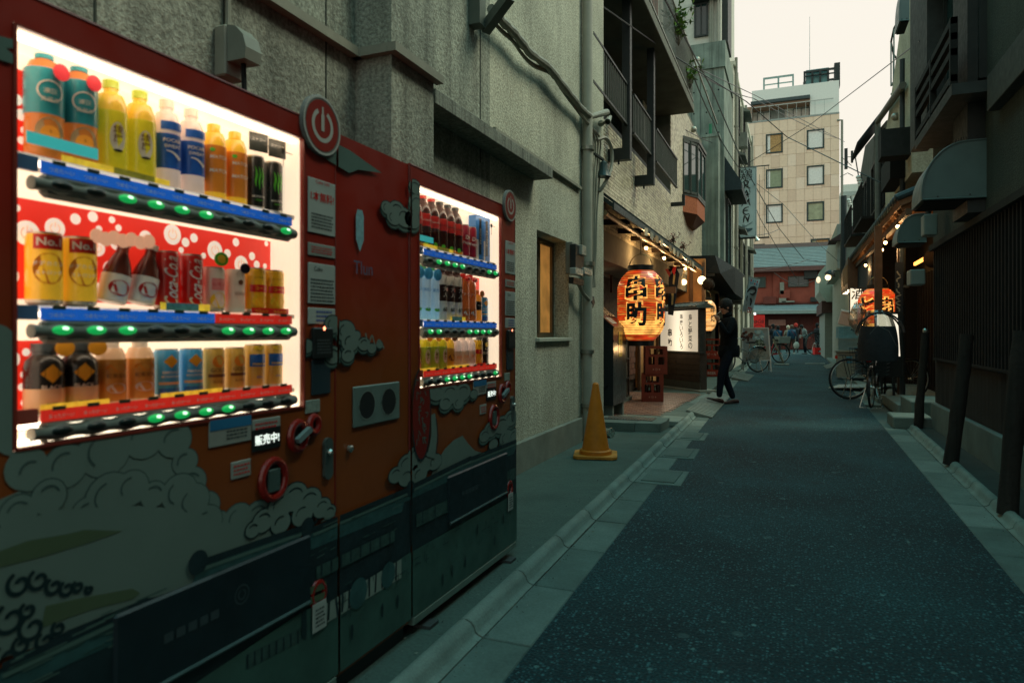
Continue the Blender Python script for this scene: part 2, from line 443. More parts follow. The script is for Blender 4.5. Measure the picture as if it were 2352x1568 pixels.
def kerbs(par, fx, sgn, y0, y1):
 for a, b_ in joints(y0, y1, .6):
  p = kerb_profile(1); b = MB(); n = len(p); g = .007; dz = r2.uniform(-.002, .002); dx = r2.uniform(-.003, .003)
  vs = []
  for y in (a + g, a + g + .008, b_ - g - .008, b_ - g):
   sh = .006 if y in (a + g, b_ - g) else 0
   for o, z in p: vs.append((fx(y) + dx + sgn * (o if o < .05 else o), y, z + dz - (sh if z > .03 else 0)))
  fs = []
  for r_ in range(3):
   for i in range(n - 1):
    q = (r_ * n + i, r_ * n + i + 1, (r_ + 1) * n + i + 1, (r_ + 1) * n + i)
    fs.append(q if sgn < 0 else q[::-1])
  fs += [tuple(range(n)), tuple(range(3 * n, 4 * n))]
  b.add(vs, fs).build('kerb_stone', m_kerb, par, local=True, smooth=True, angle=50)
kerbs(kl, kL, -1, .64, 10.2)
kerbs(kr, kR, 1, .2, 9.7)
kerbs(kr, kR, 1, 17.5, 26)
sw = MB(); ys = [-3 + i * .5 for i in range(24)]
sw.add([(x, y, .045) for y in ys for x in (-2.6, kL(y) - .104)], [(2 * i, 2 * i + 1, 2 * i + 3, 2 * i + 2) for i in range(len(ys) - 1)])
sw.build('sidewalk', m_walk, kind='structure')
sr = MB(); ys = [-3 + i * .5 for i in range(32)]
sr.add([(x, y, .035) for y in ys for x in (kR(y) + .104, 2.4)], [(2 * i, 2 * i + 1, 2 * i + 3, 2 * i + 2) for i in range(len(ys) - 1)])
sr.build('sidewalk_right', M('right pavement', (.028, .044, .040), .85, .3, 2, .4, 60, dirt=.5), kind='structure')
pk = MB()
pk.box(-3.6, axL(20) - .24, 13.2, 46, -.05, .04)
pk.build('pavement_left', m_walk, kind='structure')
pr_ = MB(); pr_.prism([(1.35, 13.2, -.03), (3.4, 13.2, -.03), (3.4, 46, -.03), (1.62, 46, -.03), (1.35, 26, -.03)], (0, 0, .10))
pr_.build('pavement_right', M('right paving', (.15, .19, .165), .85, .2, 2, .3, 60, dirt=.3), kind='structure')
mh = thing('manhole_cover', 'round iron manhole cover in the asphalt at the very bottom edge', 'manhole cover', G(1345, 1725, 0))
q = MB(); q.lathe([(.33, 0), (.33, .004), (.30, .006)], (0, 0, 0), 48); q.build('frame', M('manhole rim', (.10, .14, .13), .6, .2, 20, .2, 80), mh, local=True, smooth=True)
q = MB(); q.lathe([(.29, .0), (.29, .008)], (0, 0, 0), 48)
for i in range(-4, 5):
 for j in range(-4, 5):
  if i * i + j * j < 20: q.box(i * .06 - .02, i * .06 + .02, j * .06 - .02, j * .06 + .02, .008, .012)
q.build('lid', M('manhole iron', (.05, .07, .07), .5, .3, 20, .2, 80), mh, local=True)
po = structure('porch')
MB().prism([(-3.5, 8.8, 0), (-1.62, 8.8, 0), (-1.47, 13.3, 0), (-3.5, 13.3, 0)], (0, 0, .052)).build('mortar_bed', M('porch mortar', (.10, .12, .10), .9, .2), po, local=True)
tm = [M('porch tile %d' % i, c, .38, .2, 9, .1, 60, spec=.6) for i, c in enumerate([(.17, .085, .06), (.21, .11, .075), (.13, .07, .055)])]
cnt = 0
for i in range(40):
 for j in range(16):
  y0 = 8.9 + i * .11; x0 = -3.35 + j * .118 + (.059 if i % 2 else 0)
  if x0 + .115 > -1.68 + (y0 - 8.8) * .033: continue
  if y0 < 9.5 and x0 > -2.3: continue
  b = MB(); dz = r2.uniform(0, .0015)
  b.add([(x0, y0, .05), (x0 + .113, y0, .05), (x0 + .113, y0 + .105, .05), (x0, y0 + .105, .05), (x0 + .003, y0 + .003, .058 + dz), (x0 + .110, y0 + .003, .058 + dz), (x0 + .110, y0 + .102, .058 + dz), (x0 + .003, y0 + .102, .058 + dz)],
              [(0, 1, 5, 4), (1, 2, 6, 5), (2, 3, 7, 6), (3, 0, 4, 7), (4, 5, 6, 7)])
  if x0 > -2.72 and cnt < 290: b.build('tile', r2.choice(tm), po, local=True); cnt += 1
  else:
   if 'restt' not in globals(): restt = MB()
   restt.add(b.v, b.f, r2.randrange(3))
restt.build('tile_field', tm, po, local=True, kind='stuff')
ed = thing('porch_edging', 'grey concrete edging strip along the reddish porch tiles', 'edging', (-1.6, 10.6, 0))
for (a, b_) in ((8.95, 9.6), (9.62, 10.25), (10.27, 11.4), (11.42, 12.3), (12.32, 13.3)):
 MB().prism([(-1.67 + (a - 8.8) * .033, a, 0), (-1.36 - .012 * (a - 9), a, 0), (-1.36 - .012 * (b_ - 9), b_, 0), (-1.67 + (b_ - 8.8) * .033, b_, 0)], (0, 0, .058)).build('edging_stone', r2.choice([m_conc, mc2, mc3]), ed)
# ================================================================ LEFT: STUCCO BUILDING
def stucco(name, col, rough=.9, bs=55, streak=.55):
 return M(name, col, rough, .30, 1.0, .8, bs, streak=streak, streak_scale=1.5, gritty=.32, dirt=.25)
m_st = stucco('stucco', (.265, .285, .235), streak=.7); m_st2 = stucco('stucco lower', (.42, .43, .34), bs=60, streak=.28)
m_pl = M('plinth concrete', (.19, .21, .175), .85, .2, 3, .3, 60, dirt=.4)
m_trim = M('canopy concrete', (.20, .215, .18), .9, .3, 5, .6, 50, streak=.9, streak_scale=5)
m_pipe = M('painted pipe', (.22, .225, .18), .55, .15, 6, .1, 40, dirt=.3)
XW = -2.12
sb = thing('stucco_building', 'grey rough stucco building behind the drink machines with pilaster and door canopy', 'building', (-2.6, 5, 0))
wl = MB()
wy0, wy1, wz0, wz1 = 5.93, 6.88, 0.88, 0.0
a = W(1233, 527, XW); b = W(1306, 781, XW); c = W(1233, 775, XW)
wy0, wy1, wz0, wz1 = a.y, W(1306, 700, XW).y, W(1233, 776, XW).z, a.z
TOP = 7.8
DY0, DY1, DZ = 3.86, 4.72, 2.32                # door recess under the canopy, hidden behind the machine
wl.box(-2.6, XW, -2.0, 3.18, 0, TOP)           # far left
wl.box(-2.6, XW, 3.18, DY1, 0, TOP)
wl.box(-2.6, XW, DY1, wy0, 0, TOP, k=1)
wl.box(-2.6, XW, wy0, wy1, 0, wz0, k=1)
wl.box(-2.6, XW, wy0, wy1, wz1, TOP, k=1)
wl.box(-2.6, XW, wy1, 7.298, 0, TOP, k=1)
wl.build('wall', [m_st, m_st2], sb)
p0 = W(899, 300, -1.9).y; p1 = W(996, 300, -1.9).y
MB().box(XW, -1.9, p0, p1, .04, TOP).build('pilaster', m_st, sb)
MB().box(-2.6, -2.085, 7.30, 7.95, .04, TOP).build('corner_pillar', m_st2, sb)
q = MB(); q.box(XW + .001, XW + .05, 4.75, 7.02, .04, .30, bev=.006)
q.build('plinth', m_pl, sb)
zt = W(640, 2, XW).z - .22
q = MB(); z1 = W(1000, 195, -1.9).z; z2 = W(1335, 440, XW).z
q.box(XW, XW + .05, -1.5, p0 - .002, z1, z1 + .045); q.box(-1.9, -1.85, p0 - .04, p1 + .03, z1, z1 + .045)
q.box(XW, -1.902, p0 - .04, p0 - .002, z1, z1 + .045)
q.build('trunking', m_pipe, sb)
MB().box(XW, XW + .035, 4.75, 7.05, z2, z2 + .03).build('lower_trunking', m_pipe, sb)
q = MB()
for x, y0_ in ((1260, 300),): 
 yj = W(1102, 150, XW).y; q.box(XW, XW + .004, yj, yj + .012, 2.45, TOP)
for yj in (1.55, 2.1, 2.75): q.box(XW, XW + .004, yj, yj + .008, .1, TOP)
q.build('joint', M('wall joint', (.04, .05, .04), .9, 0), sb)
cn = [W(1000, 240, -1.94), W(1270, 385, -1.94), W(1270, 411, -1.94)]
MB().box(XW, -1.94, cn[0].y, cn[1].y, cn[2].z, cn[2].z + .09, bev=.004).build('canopy', [m_trim], sb)
MB().box(XW, -1.78, 3.55, 3.9, 1.86, 2.02).build('utility_box', M('canopy block', (.10, .13, .11), .8, .3, 5, .3, dirt=.4), sb)
wn_ = MB(); fx = -2.33
wn_.box(fx, fx + .05, wy0, wy0 + .05, wz0, wz1); wn_.box(fx, fx + .05, wy1 - .05, wy1, wz0, wz1)
wn_.box(fx, fx + .05, wy0 + .05, wy1 - .05, wz1 - .05, wz1); wn_.box(fx, fx + .05, wy0 + .05, wy1 - .05, wz0, wz0 + .05)
ym = (wy0 + wy1) / 2
wn_.box(fx + .012, fx + .062, ym - .03, ym + .03, wz0 + .05, wz1 - .05)
wo_ = wn_.build('window', M('bronze frame', (.16, .12, .07), .45, .1, metal=.5), sb)
MB().box(fx + .02, fx + .024, wy0 + .05, ym - .03, wz0 + .05, wz1 - .05).build('pane', glass('dark pane', (.1, .12, .1), .10, .05, (.012, .018, .016), .8), wo_)
MB().box(fx + .02, fx + .024, ym + .03, wy1 - .05, wz0 + .05, wz1 - .05).build('lit_pane', glow('frosted lit pane', (.80, .36, .08), .30, .35, 9), wo_)
MB().box(-2.6, -2.4, wy0, wy1, wz0, wz1).build('interior', m_dark, wo_)
MB().box(XW - .25, XW + .035, wy0 - .03, wy1 + .03, wz0 - .035, wz0 - .001, bev=.004).build('sill', M('window sill', (.42, .44, .36), .7, .1), sb)
def pipe_thing(name, label, cat, path, r, mat, clips=(), n=10, group=None):
 t = thing(name, label, cat, path[-1], group=group)
 q = MB(); q.tube(path, r, n); q.build('pipe', mat, t, smooth=True)
 for (p, d) in clips:
  c = MB(); c.tube([Vector(p) - Vector(d) * .02, Vector(p) + Vector(d) * .02], r * 1.35, n); c.box(p[0] - .05, p[0], p[1] - .01, p[1] + .01, p[2] - .012, p[2] + .012)
  c.build('clip', M('pipe clip', (.25, .26, .22), .4, metal=.7), t)
 return t
ya = W(862, 200, XW + .05).y
zj = W(862, 130, XW).z; zk = W(862, 308, XW).z
pipe_thing('conduit_pipe', 'thin grey conduit running down the stucco wall left of the pilaster', 'pipe',
           [(XW + .04, ya, 5), (XW + .04, ya, zj + .06), (XW + .09, ya, zj - .02), (XW + .10, ya + .01, 2.6), (XW + .05, ya + .0, 2.4), (XW + .04, ya, 1.2)], .022, m_pipe,
           [((XW + .04, ya, zj + .1), (0, 0, 1)), ((XW + .05, ya, zk), (0, 0, 1))])
hb = W(515, 130, XW)
t = thing('outlet_box', 'small grey outlet box with curved hood and hanging cable above the near drink machine', 'outlet box', hb)
q = MB(); q.box(XW, XW + .06, hb.y - .055, hb.y + .045, hb.z - .10, hb.z + .10, bev=.006); q.build('back_box', m_pipe, t)
q = MB(); pts = [(XW + .06, 0, .10), (XW + .10, 0, .09), (XW + .14, 0, .05), (XW + .155, 0, 0), (XW + .15, 0, -.045), (XW + .06, 0, -.045)]
q.prism([(x, hb.y - .045, hb.z + z) for x, _, z in pts], (0, .085, 0)); q.build('hood', M('grey box', (.16, .18, .15), .5), t, smooth=False)
q = MB(); q.tube([(XW + .02, hb.y, 5.2), (XW + .02, hb.y, hb.z + .1)], .012, 8); q.build('riser', m_pipe, t, smooth=True)
q = MB(); q.tube([(XW + .10, hb.y, hb.z - .045), (XW + .10, hb.y + .005, hb.z - .15), (XW + .09, hb.y + .01, hb.z - .5)], .010, 8); q.build('cable', m_dark, t, smooth=True)
yp = 7.16
pipe_thing('downpipe', 'tall square white drainpipe in the corner of the stucco wall', 'drainpipe', [(-2.055, yp, TOP), (-2.055, yp, 1.9), (-2.055, yp, .05)], .055, M('white pipe', (.34, .34, .28), .5, .1, dirt=.25),
           [((-2.055, yp, z), (0, 0, 1)) for z in (1.95, 1.0, .42, 3.2)], 12)
bp_ = [(1128, 20), (1150, 45), (1180, 75), (1215, 120), (1258, 152), (1300, 205), (1340, 250), (1358, 268)]
def wallpath(pts, X): return [W(x, y, X) for x, y in pts]
t = thing('aircon_pipe_bundle', 'thick white taped air conditioning pipe sagging down the stucco wall', 'pipe', W(1358, 268, -2.04))
q = MB(); P = wallpath(bp_, XW + .10); P = [p for p in P]; P[-1].x = -2.03; P[-2].x = -2.04
fine = []
for i in range(len(P) - 1):
 for s_ in range(5): fine.append(P[i].lerp(P[i + 1], s_ / 5))
fine.append(P[-1]); fine += [W(1378, 262, -1.97), W(1393, 258, -1.97), W(1400, 268, -1.99), W(1396, 280, -1.9), W(1380, 284, -2.03)]
q.tube(fine, [.034 + .005 * math.sin(i * 2.1) for i in range(len(fine))], 10)
q.build('taped_pipe', M('pipe tape', (.22, .23, .19), .6, .2, 14, .5, 35), t, smooth=True)
def cable(name, label, pts, r=.010, col=None, group=None):
 P = []; n = len(pts)
 for i in range(n - 1):
  p0, p1, p2, p3 = pts[max(i - 1, 0)], pts[i], pts[i + 1], pts[min(i + 2, n - 1)]
  for q_ in range(5):
   u = q_ / 5; P.append(.5 * ((2 * p1) + (p2 - p0) * u + (2 * p0 - 5 * p1 + 4 * p2 - p3) * u * u + (3 * p1 - p0 - 3 * p2 + p3) * u ** 3))
 P.append(pts[-1])
 b = MB(); b.tube(P, r, 6)
 o = b.build(name, col or M('cable', (.10, .12, .10), .6), smooth=True)
 return setp(o, label, 'cable', group)
for k, (off, lab) in enumerate((((0, 0), 'upper thin cable sagging under the taped pipe on the stucco wall'), ((6, 6), 'lower thin cable sagging under the taped pipe on the stucco wall'))):
 pts = [(1125, 38), (1150, 68), (1175, 90), (1200, 125), (1225, 148), (1262, 165), (1290, 205), (1320, 245), (1355, 290)]
 cable('cable', lab, [W(x + off[0] * .5, y + off[1], XW + .06 if i < 8 else -2.03) for i, (x, y) in enumerate(pts)], .013, m_pipe)
for k, (dx, lab) in enumerate(((0, 'left cable running down the face of the corner pillar'), (6, 'middle cable running down the face of the corner pillar'), (12, 'right cable running down the face of the corner pillar'))):
 cable('cable', lab, [W(1352 + dx * .4, 285 + k * 3, -2.04), W(1366 + dx, 318, -2.04), W(1368 + dx * .8, 360, -2.04), W(1364 + dx, 420, -2.04), W(1362 + dx * .7, 500, -2.04), W(1362 + dx * .5, 590, -2.04), W(1366 - dx * .4, 660, -2.04)], .011, m_pipe)
cable('cable', 'grey hose looping out from the corner pillar beside the bell', [W(1372, 322, -2.03), W(1392, 318, -1.97), W(1405, 345, -1.94), W(1404, 385, -1.94), W(1390, 420, -1.97), W(1376, 440, -2.03)], .022, m_pipe)
t = thing('steel_bracket', 'grey steel bracket with diagonal strut at the top of the stucco wall', 'bracket', W(1100, 78, XW))
y1_ = W(1100, 60, XW + .06).y
q = MB(); q.box(XW, XW + .09, y1_ - .05, y1_ + .05, W(1100, 80, XW).z, 4.2); q.build('post', M('bracket steel', (.10, .12, .10), .6, .2), t)
q = MB(); q.beam(W(1113, 70, XW + .06), W(1170, -8, XW + .30), .07, .07); q.build('strut', M('bracket steel', (.1, .12, .1)), t)
t = thing('meter_cluster', 'black switch box with two small flood lights and hanging box on the corner pillar', 'switch box', W(1335, 640, -2.03))
XX = -2.03; mb = M('black plastic', (.02, .026, .026), .4, .2)
def wbox(q, x0, y0, x1, y1, X0, X1):
 a = W(x0, y0, X1); b = W(x1, y1, X1); q.box(X0, X1, a.y, b.y, b.z, a.z, bev=.004)
q = MB(); wbox(q, 1314, 555, 1328, 632, XW + .02, XX); q.build('backplate', M('grey box', (.2, .22, .18), .5), t)
q = MB(); wbox(q, 1322, 560, 1342, 634, XX, XX + .06); q.build('switch_box', mb, t)
q = MB(); wbox(q, 1337, 562, 1347, 588, XX, XX + .09); q.build('meter', M('grey plastic light', (.3, .32, .27), .3), t)
for k, x in enumerate((1322, 1343)):
 q = MB(); wbox(q, x, 614, x + 18, 634, XX + .03, XX + .09); fl = q.build('flood_light', M('lamp glass', (.30, .33, .30), .25), t)
q = MB(); wbox(q, 1317, 636, 1341, 656, XX, XX + .05); q.build('junction_box', mb, t)
q = MB(); q.tube([W(1330, 655, XX), W(1340, 675, XX), W(1352, 688, XX)], .02, 8); q.build('hose', m_pipe, t, smooth=True)
q = MB(); c0 = W(1357, 694, XX); q.T = Matrix.Translation(c0) @ Matrix.Rotation(R(35), 4, 'X'); q.box(-.02, .03, -.055, .055, -.045, .045, bev=.004); q.build('hanging_box', mb, t)
bl = W(1386, 388, -1.99)
t = thing('bell', 'dark bell shaped lamp hanging beside the corner pillar', 'bell lamp', bl)
q = MB(); q.lathe([(.02, .09), (.04, .07), (.05, .0), (.075, -.07), (.085, -.09), (.06, -.085)], bl, 16); q.build('shade', M('dark teal enamel', (.02, .05, .05), .35), t, smooth=True)
q = MB(); q.beam(bl + Vector((0, 0, .1)), bl + Vector((-.05, -.2, .13)), .025); q.build('arm', mb, t)
# ---------------------------------------------------------------- traffic cone
cb = G(1368, 1048, .045)
t = thing('traffic_cone', 'weathered orange yellow traffic cone on the sidewalk beside the pillar', 'traffic cone', cb)
mc = M('cone plastic', (.52, .165, .012), .55, .22, 7, .15, 30, dirt=.5)
q = MB(); q.T = Matrix.Rotation(R(14), 4, 'Z')
sq = [(-.20, -.16), (-.16, -.20), (.16, -.20), (.20, -.16), (.20, .16), (.16, .20), (-.16, .20), (-.20, .16)]
q.prism([(x, y, .008) for x, y in sq], (0, 0, .022)); 
q.box(-.17, -.10, -.17, -.10, 0, .01); q.box(.10, .17, -.17, -.10, 0, .01); q.box(.10, .17, .10, .17, 0, .01)
q.build('base', M('cone base', (.47, .19, .025), .6, .25, 7, .1, 30, dirt=.45), t, local=True)
q = MB(); q.lathe([(.152, .03), (.150, .062), (.138, .072), (.126, .072), (.031, .66), (.029, .68), (.018, .692), (0, .694)], (0, 0, 0), 32)
q.build('body', mc, t, local=True, smooth=True)
cc = G(1405, 1005, .045)
t = thing('steel_can', 'shiny steel flue end lying on the ground behind the traffic cone', 'steel pipe', cc)
q = MB(); q.lathe([(.0, .001), (.052, .0), (.055, -.012), (.048, -.02), (.048, -.20)], cc + Vector((.0, 0, .055)), 20, axis=(.86, -.5, .05))
q.build('shell', M('bright steel', (.55, .6, .55), .25, .1, metal=.9), t, smooth=True)
# ================================================================ DRINK MACHINES
XF = -1.345                                      # front faces
m_red = M('red enamel', (.20, .050, .011), .38, .12, 3, grad=(1.05, 1.45, (.25, .018, .010)), coat=.15)
m_red2 = M('dark red enamel', (.16, .012, .008), .4, .1, 3)
m_side = M('machine side', (.10, .11, .10), .5, .1)
m_cloud = M('cloud print', (.13, .185, .16), .5, .08, 3)
m_cloud2 = M('cloud shade print', (.075, .135, .115), .5, .1, 3)
m_moss = M('olive cloud print', (.075, .11, .06), .5, .1, 3)
m_soft = M('soft ink print', (.05, .085, .08), .5, .1, 3)
m_ink = M('dark ink print', (.010, .026, .028), .5, .1, 3)
m_roof = M('teal roof print', (.030, .085, .085), .5, .3, 14)
m_roof2 = M('dark roof print', (.012, .026, .030), .5, .3, 10)
m_wallp = M('street wall print', (.035, .075, .065), .5, .35, 22)
m_grnd = M('street ground print', (.040, .095, .078), .5, .3, 4)
m_pale = M('pale print', (.22, .28, .24), .5, .1)
m_black = M('satin black', (.012, .016, .016), .4, 0)
m_glossyred = M('red plastic ring', (.22, .012, .008), .28, .1, coat=.3)
m_cream = glow('backlit white panel', (1.0, .81, .60), 1.0)
m_led = glow('white light strip', (1.0, .84, .64), 5.0)
m_white = M('white plastic', (.75, .72, .66), .45, .05)
m_btn_on = glow('green lit button', (.01, .60, .12), .45); m_btn_hot = glow('green button centre', (.6, 1, .65), 1.5)
m_btn_off = M('dark button', (.01, .016, .014), .3, 0)
m_bar = M('grey button bar', (.15, .17, .15), .45, .1)
m_blue = glow('blue price strip', (.012, .13, .62), .55); m_hot = glow('red price strip', (.80, .03, .018), .5)
m_dotred = M('red backdrop', (.70, .022, .012), .5, .05); m_dotred2 = glow('red backlit backdrop', (.85, .03, .015), .55)
m_dot = glow('white dot print', (1, .88, .74), .6)
m_txtw = M('white lettering', (.8, .8, .75), .5, 0); m_txtd = M('black lettering', (.012, .014, .014), .5, 0); m_txtr = M('red lettering', (.5, .02, .015), .5, 0)
m_sheet = M('white sticker', (.34, .38, .35), .55, .08)
def px(x, y): return W(x, y, XF)                  # photo point on the machine fronts
lift_n = [0]
def fl(l=.0012):                                  # flat print frame in (y, z) metres, every call a hair further out
 lift_n[0] += 1; d = l
 return lambda a, b: Vector((XF + d, a, b))
def clip_y(pts, lo, hi): return pts
class Print:
 """union of discs / polygons printed on a front, clipped between two y limits"""
 def __init__(s, ylo, yhi): s.lo, s.hi = ylo, yhi; s.mb = {}; s.n = 0; s.hole = None
 def poly(s, pts2, mat, lay):
  lo, hi = s.lo, s.hi
  def cut(P, f, g):
   out = []
   for i in range(len(P)):
    a, b = P[i], P[(i + 1) % len(P)]
    if f(a): out.append(a)
    if f(a) != f(b): out.append(g(a, b))
   return out
  def at(v, c=0): return lambda a, b: (v, a[1] + (b[1] - a[1]) * (v - a[0]) / (b[0] - a[0])) if c == 0 else (a[0] + (b[0] - a[0]) * (v - a[1]) / (b[1] - a[1]), v)
  P = cut(pts2, lambda p: p[0] >= lo, at(lo)); P = cut(P, lambda p: p[0] <= hi, at(hi)) if P else P
  P = cut(P, lambda p: p[1] >= .12, at(.12, 1)) if P else P
  pieces = [P]
  if s.hole and P:                          # keep out of the lit window
   a0, a1, b0, b1 = s.hole
   if any(b0 < p[1] < b1 and a0 < p[0] < a1 for p in P):
    pieces = [cut(P, lambda p: p[1] <= b0, at(b0, 1))]
    up = cut(P, lambda p: p[1] >= b0, at(b0, 1))
    if up:
     l_ = cut(up, lambda p: p[0] <= a0, at(a0)); r_ = cut(up, lambda p: p[0] >= a1, at(a1))
     pieces += [l_, r_]
  for P in pieces:
   if P and len(P) > 2:
    s.n += 1; d = .0004 + lay * .0008 + (s.n % 40) * .000016
    b = s.mb.setdefault((lay, mat.name), (MB(), mat))[0]
    b.add([(XF + d, y, z) for y, z in P], [tuple(range(len(P)))])
 def disc(s, y, z, r, mat, lay, ry=None, n=18):
  ry = ry or r
  s.poly([(y + r * math.cos(2 * math.pi * i / n), z + ry * math.sin(2 * math.pi * i / n)) for i in range(n)], mat, lay)
 def line(s, pts, wd, mat, lay):
  tmp = MB(); stroke(tmp, lambda a, b: Vector((0, a, b)), pts, wd)
  for f in tmp.f: s.poly([(tmp.v[i][1], tmp.v[i][2]) for i in f], mat, lay)
 def build(s, parent, names):
  for (lay, mn), (b, mat) in sorted(s.mb.items()):
   b.build(names.get(mn, 'print'), mat, parent, kind='stuff')
PN = {'cloud print': 'cloud_print', 'cloud shade print': 'cloud_shade_print', 'olive cloud print': 'olive_cloud_print', 'dark ink print': 'ink_line_print', 'soft ink print': 'soft_line_print', 'teal roof print': 'roof_print',
      'dark roof print': 'dark_roof_print', 'street wall print': 'street_print', 'street ground print': 'ground_print', 'pale print': 'pale_print', 'banner print': 'banner_print'}
def yz(x, y): p = px(x, y); return (p.y, p.z)
def art(p):
 """one drawing shared by the three fronts: each front prints only its own slice"""
 g = random.Random(11)
 def cloud(cs, fill=m_cloud, lay=2, edge=m_soft, ew=.003):
  for x, y, r in cs:
   a = yz(x, y); rr = abs(yz(x + r, y)[0] - a[0]); rz = r / F_PX * abs((W(x, y, XF) - Vector((0, 0, CZ))).dot(Vector((-SN, CS, 0))))
   rr = (abs(yz(x + r, y)[0] - a[0]) * .75 + rz * .25)
   if edge: p.disc(a[0], a[1], rr + ew, edge, lay, ry=rz + ew)
   p.disc(a[0], a[1], rr, fill, lay + 1, ry=rz)
   if edge and r > 13:
    a0 = g.uniform(.2, 2.2); p.line([(a[0] + rr * .62 * math.cos(a0 + k * .5), a[1] + rz * .62 * math.sin(a0 + k * .5)) for k in range(5)], .004, edge, lay + 2)
 base = [(0, 1240), (40, 1150), (110, 1110), (190, 1060), (250, 1030), (330, 1020), (400, 1000), (440, 1020), (442, 1080), (470, 1120), (480, 1180), (520, 1200), (560, 1170), (600, 1150),
   (640, 1190), (650, 1230), (600, 1270), (520, 1330), (400, 1380), (250, 1430), (100, 1480), (0, 1500), (-80, 1500), (-80, 1200)]
 p.poly([yz(x, y) for x, y in base[:0] + [(-80, 1568), (-80, 1180), (60, 1120), (220, 1050), (420, 1010), (440, 1110), (480, 1190), (560, 1180), (640, 1180), (640, 1240), (470, 1340), (0, 1500)]], m_cloud, 1)
 cloud([(-10, 790, 46), (20, 850, 50), (8, 930, 50), (30, 1000, 45), (60, 1075, 50)], lay=1, edge=None)
 cloud([(70, 1085, 42), (150, 1070, 50), (240, 1035, 60), (330, 1005, 48), (400, 1010, 40), (424, 1060, 30), (436, 1110, 38), (470, 1165, 36), (500, 1200, 26), (545, 1190, 34), (590, 1180, 30)], m_cloud, 1)
 cloud([(40, 1180, 44), (110, 1140, 40), (250, 1140, 55), (300, 1120, 40), (350, 1135, 30), (410, 1130, 42), (440, 1150, 40), (200, 1180, 40), (470, 1200, 40)], m_cloud, 3)
 p.poly([yz(x, y) for x, y in [(-80, 1600), (-80, 1230), (40, 1200), (120, 1170), (300, 1160), (440, 1170), (500, 1200), (600, 1200), (640, 1240), (450, 1360), (0, 1510)]], m_cloud, 5)
 p.poly([yz(x, y) for x, y in [(-80, 1290), (0, 1262), (60, 1240), (150, 1225), (190, 1215), (277, 1218), (200, 1245), (100, 1275), (0, 1300), (-80, 1330)]], m_moss, 6)
 p.poly([yz(x, y) for x, y in [(100, 1390), (180, 1372), (300, 1350), (318, 1360), (300, 1374), (200, 1400), (90, 1440)]], m_moss, 6)
 def curl(x, y, r, turns=1.2, w_=.008):
  a = yz(x, y); s = r / F_PX * 1.45
  p.line([(a[0] + s * (1 - t / 14 * .8) * math.cos(t * turns * 2 * math.pi / 14 + 2), a[1] + s * (1 - t / 14 * .8) * math.sin(t * turns * 2 * math.pi / 14 + 2)) for t in range(14)], w_, m_ink, 7)
 for x, y, r in [(40, 1340, 26), (85, 1330, 24), (120, 1345, 20), (20, 1420, 34), (70, 1440, 30), (100, 1470, 22), (10, 1510, 30), (150, 1350, 18), (175, 1345, 14), (200, 1352, 10), (60, 1400, 18), (130, 1440, 16), (160, 1465, 14), (45, 1480, 20), (620, 1170, 22), (650, 1150, 24), (690, 1160, 26), (720, 1190, 18), (600, 1210, 18)]: curl(x, y, r)
 def smoke(pts, shade=True, ew=.005):
  if shade: cloud([(x, y + r * .45, r * 1.02) for x, y, r in pts], m_cloud2, 6, m_ink, ew)
  cloud(pts, m_cloud, 8, m_ink, ew * .8)
 smoke([(576, 1215, 18), (600, 1195, 26), (640, 1160, 30), (672, 1140, 32), (706, 1150, 30), (735, 1165, 22), (752, 1175, 16), (690, 1180, 26), (640, 1200, 24)], False)
 smoke([(700, 795, 16), (760, 745, 20), (790, 760, 24), (800, 785, 22), (832, 790, 15), (850, 800, 11), (868, 792, 8), (760, 815, 20), (795, 815, 16), (815, 770, 10)])
 smoke([(908, 483, 20), (885, 478, 15), (925, 500, 22), (900, 500, 17), (955, 470, 22), (950, 430, 16), (943, 505, 20), (965, 500, 14)])
 p.line([yz(*a) for a in [(835, 765), (842, 790), (850, 770), (858, 795), (866, 780), (878, 800)]], .007, m_cloud, 9)
 smoke([(1000, 900, 20), (1030, 905, 24), (1060, 900, 20), (1085, 905, 10), (1020, 925, 16), (1050, 925, 14)])
 smoke([(905, 1090, 18), (930, 1065, 22), (952, 1045, 22), (975, 1060, 22), (995, 1060, 18), (930, 1095, 20), (960, 1090, 20)], False)
 smoke([(1110, 1000, 14), (1125, 985, 18), (1150, 975, 20), (1170, 960, 18), (1160, 1005, 18), (1178, 1000, 16), (1130, 1020, 12)])
 p.poly([yz(x, y) for x, y in [(985, 1100), (1000, 1060), (1020, 1030), (1040, 1010), (1060, 1000), (1075, 1020), (1090, 1035), (1110, 1040), (1110, 1070), (1000, 1110)]], m_cloud, 4)
 def roof(x0, y0, x1, y1, h, mat=m_roof, lay=10):
  p.poly([yz(*a) for a in [(x0, y0), (x1, y1), (x1 - 14, y1 + h), (x0 - 34, y0 + h * 1.1)]], mat, lay)
  a, b = yz(x0 - 3, y0), yz(x1 + 3, y1); p.line([a, b], .018, m_roof2, lay + 1); p.line([(a[0], a[1] - .016), (b[0], b[1] - .016)], .009, m_cloud2, lay + 2)
 p.poly([yz(x, y) for x, y in [(-80, 1620), (-80, 1560), (0, 1530), (150, 1445), (330, 1372), (430, 1360), (455, 1310), (660, 1235), (700, 1260), (772, 1235), (930, 1150), (1000, 1110), (1183, 1020), (1183, 1300), (772, 1700)]], m_roof2, 9)
 roof(0, 1530, 330, 1378, 70, m_roof); roof(455, 1292, 690, 1210, 70, m_roof); roof(716, 1215, 932, 1122, 52); roof(948, 1115, 1075, 1050, 38); roof(1062, 1060, 1190, 1008, 34)
 for x, y in ((448, 1290), (700, 1210), (938, 1120)): p.disc(*yz(x, y), .03, m_roof2, 12)
